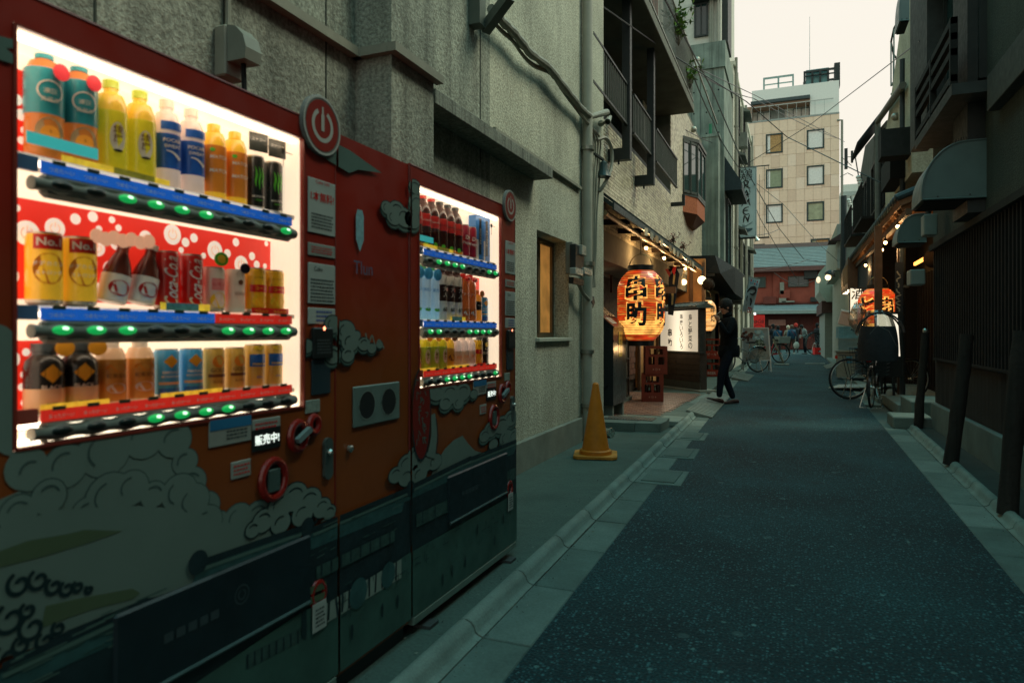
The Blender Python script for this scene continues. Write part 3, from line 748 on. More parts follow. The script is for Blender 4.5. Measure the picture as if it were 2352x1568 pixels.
 p.poly([yz(x, y) for x, y in [(690, 1400), (772, 1372), (932, 1270), (1183, 1130), (1183, 1400), (1183, 1700), (400, 1800), (300, 1660)]], m_grnd, 13)
 p.poly([yz(x, y) for x, y in [(560, 1500), (700, 1430), (700, 1460), (560, 1535)]], m_wallp, 14)
 for i in range(9):
  t = i / 9; x = 560 + 150 * t; p.line([yz(x, 1500 - 70 * t), yz(x, 1532 - 74 * t)], .006, m_roof2, 15)
 p.poly([yz(x, y) for x, y in [(740, 1385), (915, 1282), (915, 1325), (740, 1430)]], m_pale, 15)
 for t in range(11):
  x = 748 + t * 15.5; y = 1380 - t * 9.1; p.line([yz(x, y), yz(x + g.uniform(-3, 5), y + 42)], .010, m_roof2, 16)
 p.disc(*yz(815, 1360), .05, m_roof, 17); p.disc(*yz(884, 1318), .045, m_roof, 17)
 for (x0, y0, x1, y1) in ((720, 1300, 900, 1215), (950, 1180, 1180, 1072)):
  p.poly([yz(x0, y0), yz(x1, y1), yz(x1, y1 + 26), yz(x0, y0 + 30)], m_wallp, 14)
  for t in range(8):
   u = (t + .5) / 8; p.line([yz(x0 + (x1 - x0) * u, y0 + (y1 - y0) * u), yz(x0 + (x1 - x0) * u, y0 + (y1 - y0) * u + 26)], .008, m_roof2, 15)
 for x, y in ((905, 1380), (1032, 1310), (1062, 1290), (870, 1400), (1130, 1240), (1090, 1215), (1150, 1190), (800, 1450), (1010, 1330)):
  a = yz(x, y); s = 1.45 / F_PX * 20
  p.disc(a[0], a[1] + s * 1.1, s * .3, m_roof2, 18); p.poly([(a[0] - s * .4, a[1] + s * .8), (a[0] + s * .4, a[1] + s * .8), (a[0] + s * .25, a[1] - s * 1.2), (a[0] - s * .25, a[1] - s * 1.2)], m_ink, 18)
 for i in range(70):                              # fine drawn detail of the street
  u = g.random(); x = 700 + 470 * u; y = 1395 - 250 * u + g.uniform(-10, 70 - 20 * u); a = yz(x, y); l = g.uniform(.01, .04)
  p.line([a, (a[0] + g.uniform(-.004, .004), a[1] - l)] if i % 2 else [a, (a[0] + l * 1.5, a[1] + g.uniform(-.003, .003))], .003, m_roof2 if i % 3 else m_wallp, 17)
 for i in range(60):
  x = g.uniform(0, 1180); y = 1545 - x * .43 + g.uniform(-45, 60); a = yz(x, y); p.line([a, (a[0] + g.uniform(.02, .09), a[1] + .002)], .003, m_wallp if i % 2 else m_cloud2, 12)
 for x, y0, y1 in ((690, 1250, 1460), (660, 1330, 1360), (940, 1140, 1250), (1115, 1060, 1130)):
  p.line([yz(x, y0), yz(x, y1)], .022, m_ink, 16)
 p.line([yz(652, 1375), yz(740, 1340)], .022, m_moss, 18); p.line([yz(652, 1400), yz(740, 1362)], .020, m_moss, 18)
 p.disc(yz(963, 950)[0], yz(963, 950)[1], .075, m_roof2, 12, ry=.185, n=24)
 p.disc(yz(963, 950)[0], yz(963, 950)[1], .068, m_red2, 13, ry=.175, n=24)
 p.line([yz(*a) for a in [(990, 950), (992, 1000), (985, 1050)]], [.03, .05, .07], m_cloud, 12)
 for k in range(26): a = yz(963, 950); y_ = a[0] + g.uniform(-.05, .045); z_ = a[1] + g.uniform(-.14, .14); p.line([(y_, z_), (y_ + g.uniform(-.02, .02), z_ + g.uniform(.01, .03)), (y_ + g.uniform(-.02, .02), z_ + .02)], .004, m_cloud2, 14)
 p.line([yz(*a) for a in [(996, 960), (1000, 1000), (996, 1040)]], .006, m_ink, 13)
 for a in ([(560, 265), (640, 272), (690, 300), (690, 312), (640, 290)], [(702, 338), (770, 330), (800, 345), (875, 398), (820, 390), (800, 398), (740, 362)], [(-20, 80), (30, 92), (34, 112), (10, 112), (32, 130), (34, 150), (0, 140), (-20, 130)], [(775, 338), (800, 345), (815, 360), (775, 350)]):
  p.poly([yz(*q) for q in a], m_cloud2, 4)
def power_logo(parent, y, z, r, dz):
 """round badge with a power symbol whose bar is a bottle"""
 f = lambda l: on_x(XF + .012, y, z, l)
 b = MB(); b.lathe([(r, 0), (r, .010), (r - .004, .012)], (XF, y, z), 32, axis=(1, 0, 0)); o = b.build('badge', M('badge rim', (.16, .17, .16), .4, .1), parent)
 b = MB(); disc(b, f(.001), r * .84, 32); b.build('badge_face', m_red, o)
 b = MB(); ring(b, f(.0018), r * .42, r * .56, 24, a0=118, a1=422)
 b.quad(*[f(.0022)(u * r, v * r) for u, v in ((-.08, -.18), (.08, -.18), (.08, .32), (.04, .42), (.035, .62), (-.035, .62), (-.04, .42), (-.08, .32))])
 ring(b, f(.0015), r * .90, r * .97, 32)
 b.build('power_symbol', M('badge print', (.42, .42, .38), .5, .05), o)
PITCH = .0748
SHELF = (1.553, 1.258, 1.040)
# ---- drinks: prototypes at the origin, front towards +x
def pr_bottle(h, r, mats, cap_h=.022, neck=.35, label=(.25, .62), taper=.012, n=14, cap=1, liquid=0, lab=2):
 b = MB(); sh = h * (1 - neck * .55)
 prof = [(r * .86, 0), (r, h * .03), (r * .98, label[0] * h - .001), (r * 1.01, label[0] * h), (r * 1.01, label[1] * h), (r * .98, label[1] * h + .001),
   (r * .95, sh * .92), (r * .72, sh * 1.05), (.014, h - cap_h - .008), (.0135, h - cap_h), (.0155, h - cap_h + .001), (.0155, h - .002), (.012, h)]
 ks = [liquid, liquid, liquid, lab, lab, liquid, liquid, liquid, liquid, cap, cap, cap]
 b.lathe(prof, n=n, ks=ks); return b
def pr_can(h, r, mats=None, n=16):
 b = MB(); b.lathe([(r * .8, 0), (r * .97, .004), (r, .010), (r, h * .93), (r * .90, h * .975), (r * .92, h), (r * .86, h)], n=n, ks=[1, 1, 0, 0, 1, 1]); return b
def cyl(r, lift=.0012, y0=0, z0=0): return lambda u, v: Vector(((r + lift) * math.cos((y0 + u) / r), (r + lift) * math.sin((y0 + u) / r), z0 + v))
def P(name, col, rough=.35, es=0, e=None): return M(name, col, rough, .04, coat=.5, emis=e or (col if es else None), es=es or 1)  # es puts a soft glow into drinks and labels that are no lamps
cream = P('cream label', (.80, .72, .60)); teal = P('teal label', (.03, .32, .38)); amber = P('amber drink', (.55, .17, .03), .2, .25); amberice = P('orange tea print', (.80, .28, .03), .3, .3)
ygreen = P('yellow green drink', (.62, .52, .02), .25, .2); lime = P('lime cap', (.52, .66, .06)); pinkclear = P('clear bottle', (.75, .58, .50), .2, .25)
dblue = P('blue label', (.02, .12, .50)); mblue = P('light blue print', (.06, .38, .75)); yel = P('yellow drink', (.85, .48, .03), .25, .25); orng = P('orange print', (.85, .28, .03))
blk = P('black can', (.012, .012, .012), .3); grn = P('green print', (.12, .60, .05)); silv = M('can rim', (.6, .58, .52), .3, .05, metal=.8)
cola = P('cola drink', (.05, .012, .008), .15); redc = P('red label', (.62, .02, .015)); gold = P('gold can', (.62, .40, .08), .35); brown = P('brown print', (.16, .06, .02))
tan = P('milk tea label', (.75, .50, .28)); wht = P('white print', (.80, .76, .68)); darkred = P('wine red can', (.36, .01, .04)); aqua = P('water bottle', (.35, .65, .78), .15, .3); yprint = P('yellow print', (.85, .62, .04))
green2 = P('green tea label', (.42, .60, .05))
def dr_text(b, s, r, z0, w, h, k, off=0, y0=0, shear=0, lift=.0012):
 letter(b, s, cyl(r, lift, y0, z0), w=w, h=h, k=k, off=off, shear=shear)
def patch(b, r, z0, w, h, k, y0=0, lift=.0008, ell=False, n=10):
 f = cyl(r, lift, y0, z0)
 if ell: b.add([f(w / 2 * math.cos(2 * math.pi * i / 20), h / 2 * math.sin(2 * math.pi * i / 20)) for i in range(20)], [tuple(range(20))], k); return
 m = 5
 b.add([f(-w / 2 + w * i / m, v) for i in range(m + 1) for v in (-h / 2, h / 2)], [(2 * i, 2 * i + 2, 2 * i + 3, 2 * i + 1) for i in range(m)], k)
def d_peach():
 h, r = .228, .033; b = pr_bottle(h, r, 0, label=(.40, .80), neck=.30)
 patch(b, r, .055, .050, .060, 3, ell=True); patch(b, r, .052, .032, .034, 4, ell=True, lift=.0014)
 ring(b, cyl(r, .0022, 0, .137), .019, .0215, 18, k=5)
 dr_text(b, '凍頂', r, .137, .022, .014, 6, .01); dr_text(b, '烏龍茶', r, .120, .03, .012, 6)
 return b, [amber, P('teal cap', (.03, .38, .45)), teal, tan, amberice, wht, cream]
def d_green():
 h, r = .215, .032; b = pr_bottle(h, r, 0, label=(.02, .66), neck=.36, cap_h=.020)
 patch(b, r, .085, .030, .066, 3, ell=True); vletters(b, '綾鷹', cyl(r, .002, 0, .092), .018, .040, 4, .012)
 patch(b, r, .055, .018, .006, 5, ell=True, lift=.002)
 return b, [P('yellow bottle top', (.80, .50, .04), .3, .2), lime, ygreen, cream, brown, blk]
def d_sport():
 h, r = .218, .030; b = pr_bottle(h, r, 0, label=(.22, .60), neck=.36)
 patch(b, r, .150, .050, .020, 2, lift=.0015); dr_text(b, 'POCARI', r, .115, .040, .011, 3, .02); dr_text(b, 'SWEAT', r, .101, .036, .010, 3, .02)
 stroke(b, cyl(r, .002, 0, .08), [(-.014, .010), (0, .006), (.016, -.008)], [.002, .004, .008], 3)
 return b, [pinkclear, wht, dblue, wht]
def d_match():
 h, r = .200, .030; b = pr_bottle(h, r, 0, label=(.10, .70), neck=.30)
 dr_text(b, 'MATCH', r, .110, .042, .012, 3, .02, shear=.1); dr_text(b, 'MATCH', r, .075, .044, .014, 3, .02, shear=.1); patch(b, r, .128, .012, .010, 4, y0=-.016, ell=True)
 return b, [yel, yel, orng, wht, grn]
def d_energy():
 h, r = .150, .0265; b = pr_can(h, r)
 for k_, y in enumerate((-.009, 0, .009)):
  stroke(b, cyl(r, .0012, y, .085), [(-.002, .034), (.002, .012), (-.001, -.008), (.001, -.030 + abs(k_ - 1) * .008)], [.001, .0055, .0045, .0008], 2)
 dr_text(b, 'MONSTER', r, .036, .036, .006, 3, .01); dr_text(b, 'ENERGY', r, .026, .024, .004, 2)
 b.box(r - .006, r - .004, -.026, .026, h + .012, h + .062, k=4); letter(b, 'エナジー', on_x(r - .004, 0, h + .045, .001), w=.04, h=.010, k=3)
 return b, [blk, silv, grn, wht, P('black card', (.03, .035, .03))]
def d_dodeca():
 h, r = .145, .031; b = pr_can(h, r); 
 patch(b, r, .125, .052, .030, 2); patch(b, r, .072, .054, .062, 3, ell=True); dr_text(b, 'No.1', r, .125, .04, .016, 4, .02, lift=.002)
 dr_text(b, 'ドデカミン', r, .082, .048, .012, 4, .02, lift=.002); dr_text(b, 'ストロング', r, .064, .044, .010, 4, .02, lift=.002)
 return b, [yel, silv, redc, orng, wht]
def d_cplus():
 b = MB(); b.lathe([(.026, 0), (.029, .004), (.029, .060), (.0285, .062), (.024, .082), (.012, .115), (.011, .128), (.014, .129), (.014, .140), (.010, .142)], n=14, ks=[2, 2, 2, 0, 0, 0, 1, 1, 1])
 patch(b, .029, .032, .044, .034, 3, ell=True); dr_text(b, 'BEAUTY', .029, .040, .028, .007, 4, .02, lift=.002); dr_text(b, 'C', .029, .030, .02, .009, 4, .02, lift=.002); dr_text(b, 'plus', .029, .021, .02, .007, 4, .02, lift=.002)
 return b, [P('brown glass', (.10, .02, .012), .15), cream, wht, redc, wht]
def d_cokecan():
 h, r = .140, .0265; b = pr_can(h, r)
 f0 = cyl(r, .0012, 0, .070); letter(b, 'Coca-Cola', lambda u, v: f0(-v, u), w=.118, h=.030, k=2, off=.012, shear=.35, keep=False)
 return b, [redc, silv, wht]
def d_lemon():
 h, r = .115, .026; b = pr_can(h, r); patch(b, r, .070, .036, .030, 2); dr_text(b, 'レモン', r, .07, .03, .010, 4, .01, lift=.002); patch(b, r, .028, .044, .04, 3, ell=True)
 b.lathe([(.018, 0), (.018, .002)], (r, .004, .135), 18, k=5, axis=(1, 0, 0)); disc(b, on_x(r + .002, .004, .135), .011, 16, k=3)
 return b, [cream, silv, P('pink print', (.8, .3, .28)), yprint, redc, grn]
def d_white():
 h, r = .115, .025; b = pr_can(h, r); dr_text(b, 'SODA', r, .05, .03, .008, 2); patch(b, r, .08, .014, .014, 2, ell=True)
 b.lathe([(.014, 0), (.014, .002)], (r, .012, .118), 16, k=3, axis=(1, 0, 0)); return b, [cream, wht, brown, P('dark badge', (.02, .02, .04))]
def d_corn():
 h, r = .125, .030; b = pr_can(h, r); patch(b, r, .068, .056, .020, 2); patch(b, r, .034, .046, .030, 3, ell=True); dr_text(b, 'とうもろこし', r, .098, .034, .012, 4, .01); dr_text(b, 'コーン', r, .068, .03, .009, 3, .01, lift=.002)
 b.box(r, r + .002, -.028, .028, -.004, .014, k=2); letter(b, 'つぶ入り', on_x(r + .002, 0, .005), w=.04, h=.009, k=3)
 return b, [P('corn yellow', (.85, .50, .02)), silv, redc, yprint, brown]
def d_black():
 h, r = .135, .034; b = MB(); b.lathe([(r * .95, 0), (r, .004), (r, .030), (r, .045), (r, .085), (r * .9, .10), (.020, .112), (.020, .118), (.022, .119), (.022, h)], n=18, ks=[3, 3, 2, 0, 0, 0, 1, 1, 1])
 b.add([cyl(r, .0012, 0, .075)(u, v) for u, v in ((0, .019), (.019, 0), (0, -.019), (-.019, 0))], [(0, 3, 2, 1)], 4)
 dr_text(b, 'BLACK', r, .048, .042, .008, 5, .01, lift=.0016); dr_text(b, '無糖', r, .012, .03, .010, 0, .01)
 b.lathe([(.017, 0), (.017, .002)], (.022, .026, .125), 18, k=4, axis=(1, 0, 0)); return b, [blk, P('grey cap', (.06, .08, .09)), tan, tan, P('amber diamond', (.80, .36, .03)), cream]
def d_milk():
 h, r = .140, .029; b = pr_bottle(h, r, 0, label=(.05, .70), neck=.30); patch(b, r, .035, .040, .022, 3, ell=True); patch(b, r, .080, .044, .018, 4, ell=True); dr_text(b, '紅茶花伝', r, .062, .04, .012, 5, .01)
 return b, [P('milk tea', (.75, .45, .25), .2, .2), cream, P('caramel print', (.70, .32, .06)), wht, orng, brown]
def d_bluecan():
 h, r = .118, .026; b = pr_can(h, r); b.add([cyl(r, .0012, 0, .088)(u, v) for u, v in ((0, .016), (.016, 0), (0, -.016), (-.016, 0))], [(0, 3, 2, 1)], 3)
 dr_text(b, 'EMERALD', r, .062, .036, .007, 2, .01); dr_text(b, 'MOUNTAIN', r, .052, .040, .008, 2, .01); patch(b, r, .036, .052, .006, 4); patch(b, r, .014, .052, .02, 5)
 return b, [mblue, silv, wht, P('amber diamond', (.8, .36, .03)), tan, dblue]
def d_gold():
 h, r = .118, .025; b = pr_can(h, r); patch(b, r, .082, .03, .030, 2, ell=True); dr_text(b, 'GOLD', r, .060, .036, .010, 3, .015); patch(b, r, .046, .048, .008, 3); dr_text(b, 'BLEND', r, .030, .03, .006, 3)
 return b, [gold, silv, orng, brown]
def d_prem():
 h, r = .125, .026; b = pr_can(h, r); patch(b, r, .080, .050, .034, 2); dr_text(b, 'PREMIUM', r, .070, .036, .006, 3, .01, lift=.002); dr_text(b, 'ASIA', r, .034, .02, .006, 2); patch(b, r, .115, .03, .012, 3, ell=True)
 return b, [gold, silv, dblue, yprint]
def d_cola():
 h, r = .225, .033; b = pr_bottle(h, r, 0, label=(.40, .62), neck=.45); dr_text(b, 'Coca-Cola', r, .115, .048, .016, 3, .01, shear=.3); patch(b, r, .022, .016, .022, 4, y0=-.008, ell=True); patch(b, r, .012, .06, .012, 5)
 return b, [cola, redc, redc, wht, grn, orng]
def d_colaz():
 b, m = d_cola(); m = list(m); m[1] = blk; m[3] = blk; return b, m
def d_dr():
 h, r = .150, .032; b = pr_can(h, r); patch(b, r, .075, .056, .050, 3, ell=True); dr_text(b, 'Dr', r, .092, .03, .018, 2, .02, lift=.002); dr_text(b, 'Pepper', r, .066, .048, .020, 2, .02, lift=.002)
 return b, [darkred, silv, wht, redc]
def d_bluebox():
 b = MB(); b.box(-.02, .024, -.028, .028, 0, .225, bev=.002); b.box(.024, .0245, -.006, .010, .03, .2, k=1); letter(b, 'アクエリアス', lambda u, v: Vector((.026, .002 - v, .115 + u)), w=.15, h=.011, k=2)
 b.box(.0241, .0246, -.026, -.010, .0, .10, k=3); return b, [P('blue pack', (.04, .20, .55)), blk, wht, wht]
def d_water():
 h, r = .225, .033; b = pr_bottle(h, r, 0, label=(.2, .75), neck=.4); b.lathe([(.024, 0), (.024, .002)], (r, .0, .185), 18, k=3, axis=(1, 0, 0)); dr_text(b, '天然水', r, .12, .045, .016, 3, .01); patch(b, r, .04, .03, .014, 4, ell=True)
 return b, [aqua, P('green cap', (.1, .45, .15)), P('pale blue label', (.45, .68, .82), .3, .2), mblue, grn]
def d_bwcan():
 h, r = .215, .031; b = MB(); b.lathe([(r, 0), (r, .08), (r, .15), (r, .19), (.022, .2), (.022, h)], n=16, ks=[2, 0, 2, 0, 0]); dr_text(b, '60', r, .045, .03, .018, 3, .02); vletters(b, '大人', cyl(r, .0015, 0, .12), .024, .05, 2, .01)
 patch(b, r, .13, .016, .016, 4, y0=.014, ell=True, lift=.002); return b, [P('dark coffee label', (.05, .02, .015)), blk, wht, blk, redc]
def d_amber():
 h, r = .215, .031; b = pr_bottle(h, r, 0, label=(.03, .28), neck=.35); dr_text(b, 'アイス', r, .12, .044, .014, 3, .01); patch(b, r, .036, .04, .02, 3, ell=True); b.ball((r, .0, .19), .012, 8, 6, 4)
 return b, [P('clear amber', (.42, .09, .02), .15, .2), redc, P('orange label', (.70, .16, .03)), cream, redc]
def d_small():
 h, r = .15, .027; b = pr_bottle(h, r, 0, label=(.35, .62), neck=.35); dr_text(b, 'BLACK', r, .075, .03, .008, 3); b.lathe([(.016, 0), (.016, .002)], (r, .01, .13), 16, k=1, axis=(1, 0, 0)); return b, [amberice, orng, blk, wht]
def d_gt2():
 h, r = .150, .031; b = pr_bottle(h, r, 0, label=(.03, .66), neck=.32); patch(b, r, .06, .024, .06, 3, ell=True); vletters(b, '綾鷹', cyl(r, .002, 0, .06), .014, .036, 4, .01); b.lathe([(.014, 0), (.014, .002)], (r, .01, .135), 16, k=5, axis=(1, 0, 0))
 return b, [ygreen, wht, green2, cream, brown, orng]
def d_pale():
 h, r = .150, .028; b = pr_bottle(h, r, 0, label=(.1, .5), neck=.4); dr_text(b, '白湯', r, .05, .03, .014, 3); return b, [pinkclear, wht, P('pale label', (.75, .62, .50)), orng]
def d_honey():
 h, r = .150, .029; b = pr_bottle(h, r, 0, label=(.1, .6), neck=.34); patch(b, r, .05, .036, .03, 3, ell=True); b.lathe([(.015, 0), (.015, .002)], (r, .012, .135), 16, k=3, axis=(1, 0, 0)); return b, [yel, orng, P('honey label', (.70, .40, .05)), brown]
def d_bl():
 h, r = .140, .029; b = pr_can(h, r); patch(b, r, .10, .024, .024, 2, ell=True); dr_text(b, 'BLACK', r, .06, .046, .012, 3, .02); dr_text(b, 'PLAIN', r, .078, .03, .007, 3); return b, [blk, silv, yprint, wht]
_dp = {}
def drink(fn, nm, lab, y, z, x=-1.437, group=None, tilt=0):
 if fn not in _dp:
  b, m = fn(); me_o = b.build(nm, m, None, smooth=True); _dp[fn] = me_o; o = me_o
 else:
  o = _dp[fn].copy(); C.objects.link(o); o.name = nm
 o.location = (x, y, z); o.rotation_euler = (tilt, 0, R(rnd.uniform(-4, 4)) - .25)
 o.scale = (1.1, 1.1, 1.03); setp(o, lab, 'can' if 'can' in nm else 'pack' if 'pack' in nm else 'bottle', group); return o
NEAR = [
 [(d_peach, 'tea_bottle', 'teal capped iced tea bottle'), (d_peach, 'tea_bottle', 'teal capped iced tea bottle'), (d_green, 'tea_bottle', 'yellow green tea bottle with oval label'), (d_green, 'tea_bottle', 'yellow green tea bottle with oval label'),
  (d_sport, 'sports_drink_bottle', 'clear sports drink bottle with blue label'), (d_sport, 'sports_drink_bottle', 'clear sports drink bottle with blue label'), (d_match, 'vitamin_drink_bottle', 'orange vitamin drink bottle'), (d_match, 'vitamin_drink_bottle', 'orange vitamin drink bottle'),
  (d_energy, 'energy_drink_can', 'black energy drink can with green claw marks'), (d_energy, 'energy_drink_can', 'black energy drink can with green claw marks')],
 [(d_dodeca, 'vitamin_drink_can', 'golden orange vitamin drink can'), (d_dodeca, 'vitamin_drink_can', 'golden orange vitamin drink can'), (d_cplus, 'glass_drink_bottle', 'small leaning brown glass bottle with white label'), (d_cplus, 'glass_drink_bottle', 'small leaning brown glass bottle with white label'),
  (d_cokecan, 'cola_can', 'tall red cola can'), (d_cokecan, 'cola_can', 'tall red cola can'), (d_lemon, 'lemon_drink_can', 'small cream lemon drink can with green round tag'), (d_white, 'soda_can', 'small plain cream can with dark round tag'),
  (d_corn, 'corn_soup_can', 'yellow and red corn soup can'), (d_corn, 'corn_soup_can', 'yellow and red corn soup can')],
 [(d_black, 'coffee_bottle', 'broad black coffee bottle with amber diamond'), (d_black, 'coffee_bottle', 'broad black coffee bottle with amber diamond'), (d_milk, 'milk_tea_bottle', 'caramel milk tea bottle'), (d_milk, 'milk_tea_bottle', 'caramel milk tea bottle'),
  (d_bluecan, 'coffee_can', 'light blue coffee can with amber diamond'), (d_bluecan, 'coffee_can', 'light blue coffee can with amber diamond'), (d_gold, 'coffee_can', 'gold coffee can'), (d_gold, 'coffee_can', 'gold coffee can'),
  (d_prem, 'coffee_can', 'blue and gold coffee can'), (d_prem, 'coffee_can', 'blue and gold coffee can')]]
FAR = [
 [(d_cola, 'cola_bottle', 'cola bottle with red cap')] * 3 + [(d_colaz, 'cola_bottle', 'cola bottle with black cap')] * 3 + [(d_dr, 'soda_can', 'wine red soda can')] * 2 + [(d_bluebox, 'drink_pack', 'tall narrow blue drink pack')] * 2,
 [(d_water, 'water_bottle', 'pale blue water bottle')] * 3 + [(d_bwcan, 'coffee_can', 'tall brown and white coffee can')] * 3 + [(d_amber, 'tea_bottle', 'amber iced tea bottle')] * 2 + [(d_small, 'coffee_bottle', 'small orange coffee bottle'), (d_bluecan, 'coffee_can', 'light blue coffee can with amber diamond')],
 [(d_milk, 'milk_tea_bottle', 'caramel milk tea bottle')] + [(d_gt2, 'tea_bottle', 'lime green tea bottle with round orange tag')] * 3 + [(d_honey, 'honey_tea_bottle', 'golden honey tea bottle')] + [(d_pale, 'hot_water_bottle', 'pale clear drink bottle')] * 3 + [(d_corn, 'corn_soup_can', 'yellow and red corn soup can'), (d_bl, 'coffee_can', 'black coffee can with yellow dot')]]
ORD = {2: ['left one of the two', 'right one of the two'], 3: ['left one of the three', 'middle one of the three', 'right one of the three']}
def stock(table, y0, which, zs, rown=('top', 'middle', 'bottom')):
 for r_ in range(3):
  row = table[r_]; i = 0
  while i < 10:
   n = 1
   while i + n < 10 and row[i + n] == row[i]: n += 1
   for k in range(n):
    fn, nm, lab = row[i + k]
    pre = {1: ('',), 2: ('left ', 'right '), 3: ('left ', 'middle ', 'right ')}[n][k]
    L_ = '%s%s, %s row of %s drink machine' % (pre, lab, rown[r_], which)
    tilt = R(-12) if fn is d_cplus else 0
    drink(fn, nm, L_, y0 + PITCH * (i + k), zs[r_] + (.012 if fn is d_cplus else 0), group='drinks shown in the drink machines', tilt=tilt)
   i += n
def vending(name, label, ya, yb, wy0, lit, hot, which):
 """ya..yb the cabinet, wy0 the window's left edge"""
 t = thing(name, label, 'vending machine', ((XF + -2.02) / 2, (ya + yb) / 2, .045))
 wy1 = wy0 + .81; wz0, wz1 = .985, 1.775
 d = .125
 b = MB(); b.box(-2.02, XF - d - .03, ya, yb, .12, 1.845)
 b.box(XF - d - .03, XF, ya, wy0 - .006, .12, 1.845); b.box(XF - d - .03, XF, wy1 + .006, yb, .12, 1.845)
 b.box(XF - d - .03, XF, wy0 - .006, wy1 + .006, wz1 + .006, 1.845); b.box(XF - d - .03, XF, wy0 - .006, wy1 + .006, .12, wz0 - .006)
 body = b.build('cabinet', m_red, t)
 e = MB(); e.tube([(XF - .004, ya + .004, .13), (XF - .004, ya + .004, 1.84)], .006, 8); e.tube([(XF - .004, yb - .004, .13), (XF - .004, yb - .004, 1.84)], .006, 8); e.tube([(XF - .004, ya + .004, 1.842), (XF - .004, yb - .004, 1.842)], .006, 8)
 e.build('edge_trim', m_red2, body)
 MB().box(-2.0, XF + .012, ya + .01, yb - .01, .085, .118, bev=.004).build('kick_rail', M('kick rail', (.13, .19, .16), .4, .2), t)
 for y in (ya + .12, yb - .12):
  q = MB(); q.box(-1.40, XF + .04, y - .035, y + .035, .045, .058); q.tube([(-1.39, y, .058), (-1.39, y, .09)], .018, 8); q.build('foot', M('foot steel', (.05, .06, .06), .5), t)
 xb = XF - d
 inner = MB(); inner.box(xb - .02, xb, wy0, wy1, wz0, wz1); back = inner.build('backlight_panel', m_cream, t)
 rv = MB(); g_ = .004
 rv.box(xb, XF - .014, wy0 - .004, wy0, wz0, wz1); rv.box(xb, XF - .014, wy1, wy1 + .004, wz0, wz1); rv.box(xb, XF - .014, wy0, wy1, wz1, wz1 + .004); rv.box(xb, XF - .014, wy0, wy1, wz0 - .004, wz0)
 rv.build('display_lining', glow('backlit lining', (1.0, .80, .60), 1.15), t)
 st = MB(); st.box(XF - .034, XF - .018, wy0 + .01, wy1 - .01, wz1 - .012, wz1 - .001); st.box(XF - .034, XF - .018, wy0 + .01, wy1 - .01, wz0 + .001, wz0 + .010)
 st.build('light_strip', m_led, t)
 gg = random.Random(5 if which == 'near' else 8)
 for (a0, a1, z0, z1, yy0, yy1) in ((0, 0, 1.27, 1.478, 0, .809), (0, 0, 1.0, 1.185, 0, .16 if which == 'near' else .10), (0, 0, 1.56, 1.74, 0, .10)) + (((0, 0, 1.56, 1.70, .42, .58),) if which == 'far' else ()):
  b = MB(); b.box(xb, xb + .004, wy0 + yy0 + .001, wy0 + yy1, z0, z1); bd = b.build('dotted_backdrop', m_dotred2, t)
  q = MB(); nn = 0; pos = []
  for _ in range(260):
   r_ = gg.choice((.008, .012, .018, .022, .026)); y = gg.uniform(wy0 + yy0 + r_, wy0 + yy1 - r_); z = gg.uniform(z0 + r_ * .6, z1 - r_ * .6)
   if z + r_ > z1 or z - r_ < z0 or any(math.hypot(y - a, z - b_) < r_ + c_ + .004 for a, b_, c_ in pos): continue
   pos.append((y, z, r_)); f = on_x(xb + .004, y, z, .001); disc(q, f, r_, 18)
   if r_ > .015: ring(q, on_x(xb + .004, y, z, .0016), r_ * .42, r_ * .52, 16, k=1, a0=118, a1=422); q.quad(*[on_x(xb + .004, y, z, .0018)(u * r_, v * r_) for u, v in ((-.05, .1), (.05, .1), (.05, .6), (-.05, .6))], k=1)
  q.build('white_dot_print', [m_dot, glow('peach print', (1, .45, .3), .5)], bd)
 for k in range(3):
  z = SHELF[k] - .003; zb = (1.495, 1.208, 1.008)[k]
  MB().box(xb, XF - .03, wy0 + .001, wy1 - .001, z - .012, z).build('shelf', m_white, t)
  s2 = MB(); s2.box(XF - .034, XF - .022, wy0 + .02, wy1 - .09, z - .022, z - .013); s2.build('light_strip', m_led, t)
  zt = zb + .024
  MB().box(XF - .03, XF - .006, wy0 + .055, wy1 - .035, zb - .028, zb + .020, bev=.008).build('button_rail_back', m_bar, t)
  bar = MB(); yy0 = wy0 + .035; path = []; rr = []
  yc0 = wy0 + .088 + (.003 if which == 'far' else 0)
  for i in range(61):
   y = yy0 + (wy1 - .022 - yy0) * i / 60; path.append((XF - .014, y, zb - .004)); rr.append(.0150 + .0026 * math.cos((y - yc0) / PITCH * 2 * math.pi))
  bar.tube(path, rr, 12); ob = bar.build('button_bar', m_bar, t, smooth=True)
  for i in range(10):
   y = yc0 + PITCH * (i if which == 'near' else i) * (.965)
   on = i in lit[k]
   q = MB(); q.ball((XF + .000, y, zb - .002), .022, 14, 8, sx=.36, sy=1, sz=.44)
   if on: q.ball((XF + .003, y + .002, zb + .001), .010, 10, 6, k=1, sx=.6, sy=1, sz=.5)
   q.build('button', [m_btn_on, m_btn_hot] if on else m_btn_off, t, smooth=True)
   hotk = i in hot[k]
   q = MB(); q.box(XF - .012, XF - .009, y - .0358, y + .0358, zb + .018, zb + .042); ps = q.build('price_strip', m_hot if hotk else m_blue, t)
   q = MB(); letter(q, 'あったか〜い' if hotk else 'つめた〜い', on_x(XF - .009, y + .004, zb + .028), w=.052, h=.016, off=.012)
   q.box(XF - .009, XF - .0075, y - .014, y + .012, zb + .039, zb + .047, k=1); q.build('price_lettering', [m_txtw, M('price tag', (.05, .07, .05), .5, 0)], ps)
  q = MB(); q.box(XF - .02, XF - .008, wy0 + .001, wy0 + .046, zb + .018, zb + .046, k=0); q.build('price_strip_end', M('pale blue strip', (.10, .2, .42), .5) if k < 2 else M('pale red strip', (.5, .1, .08), .5), t)
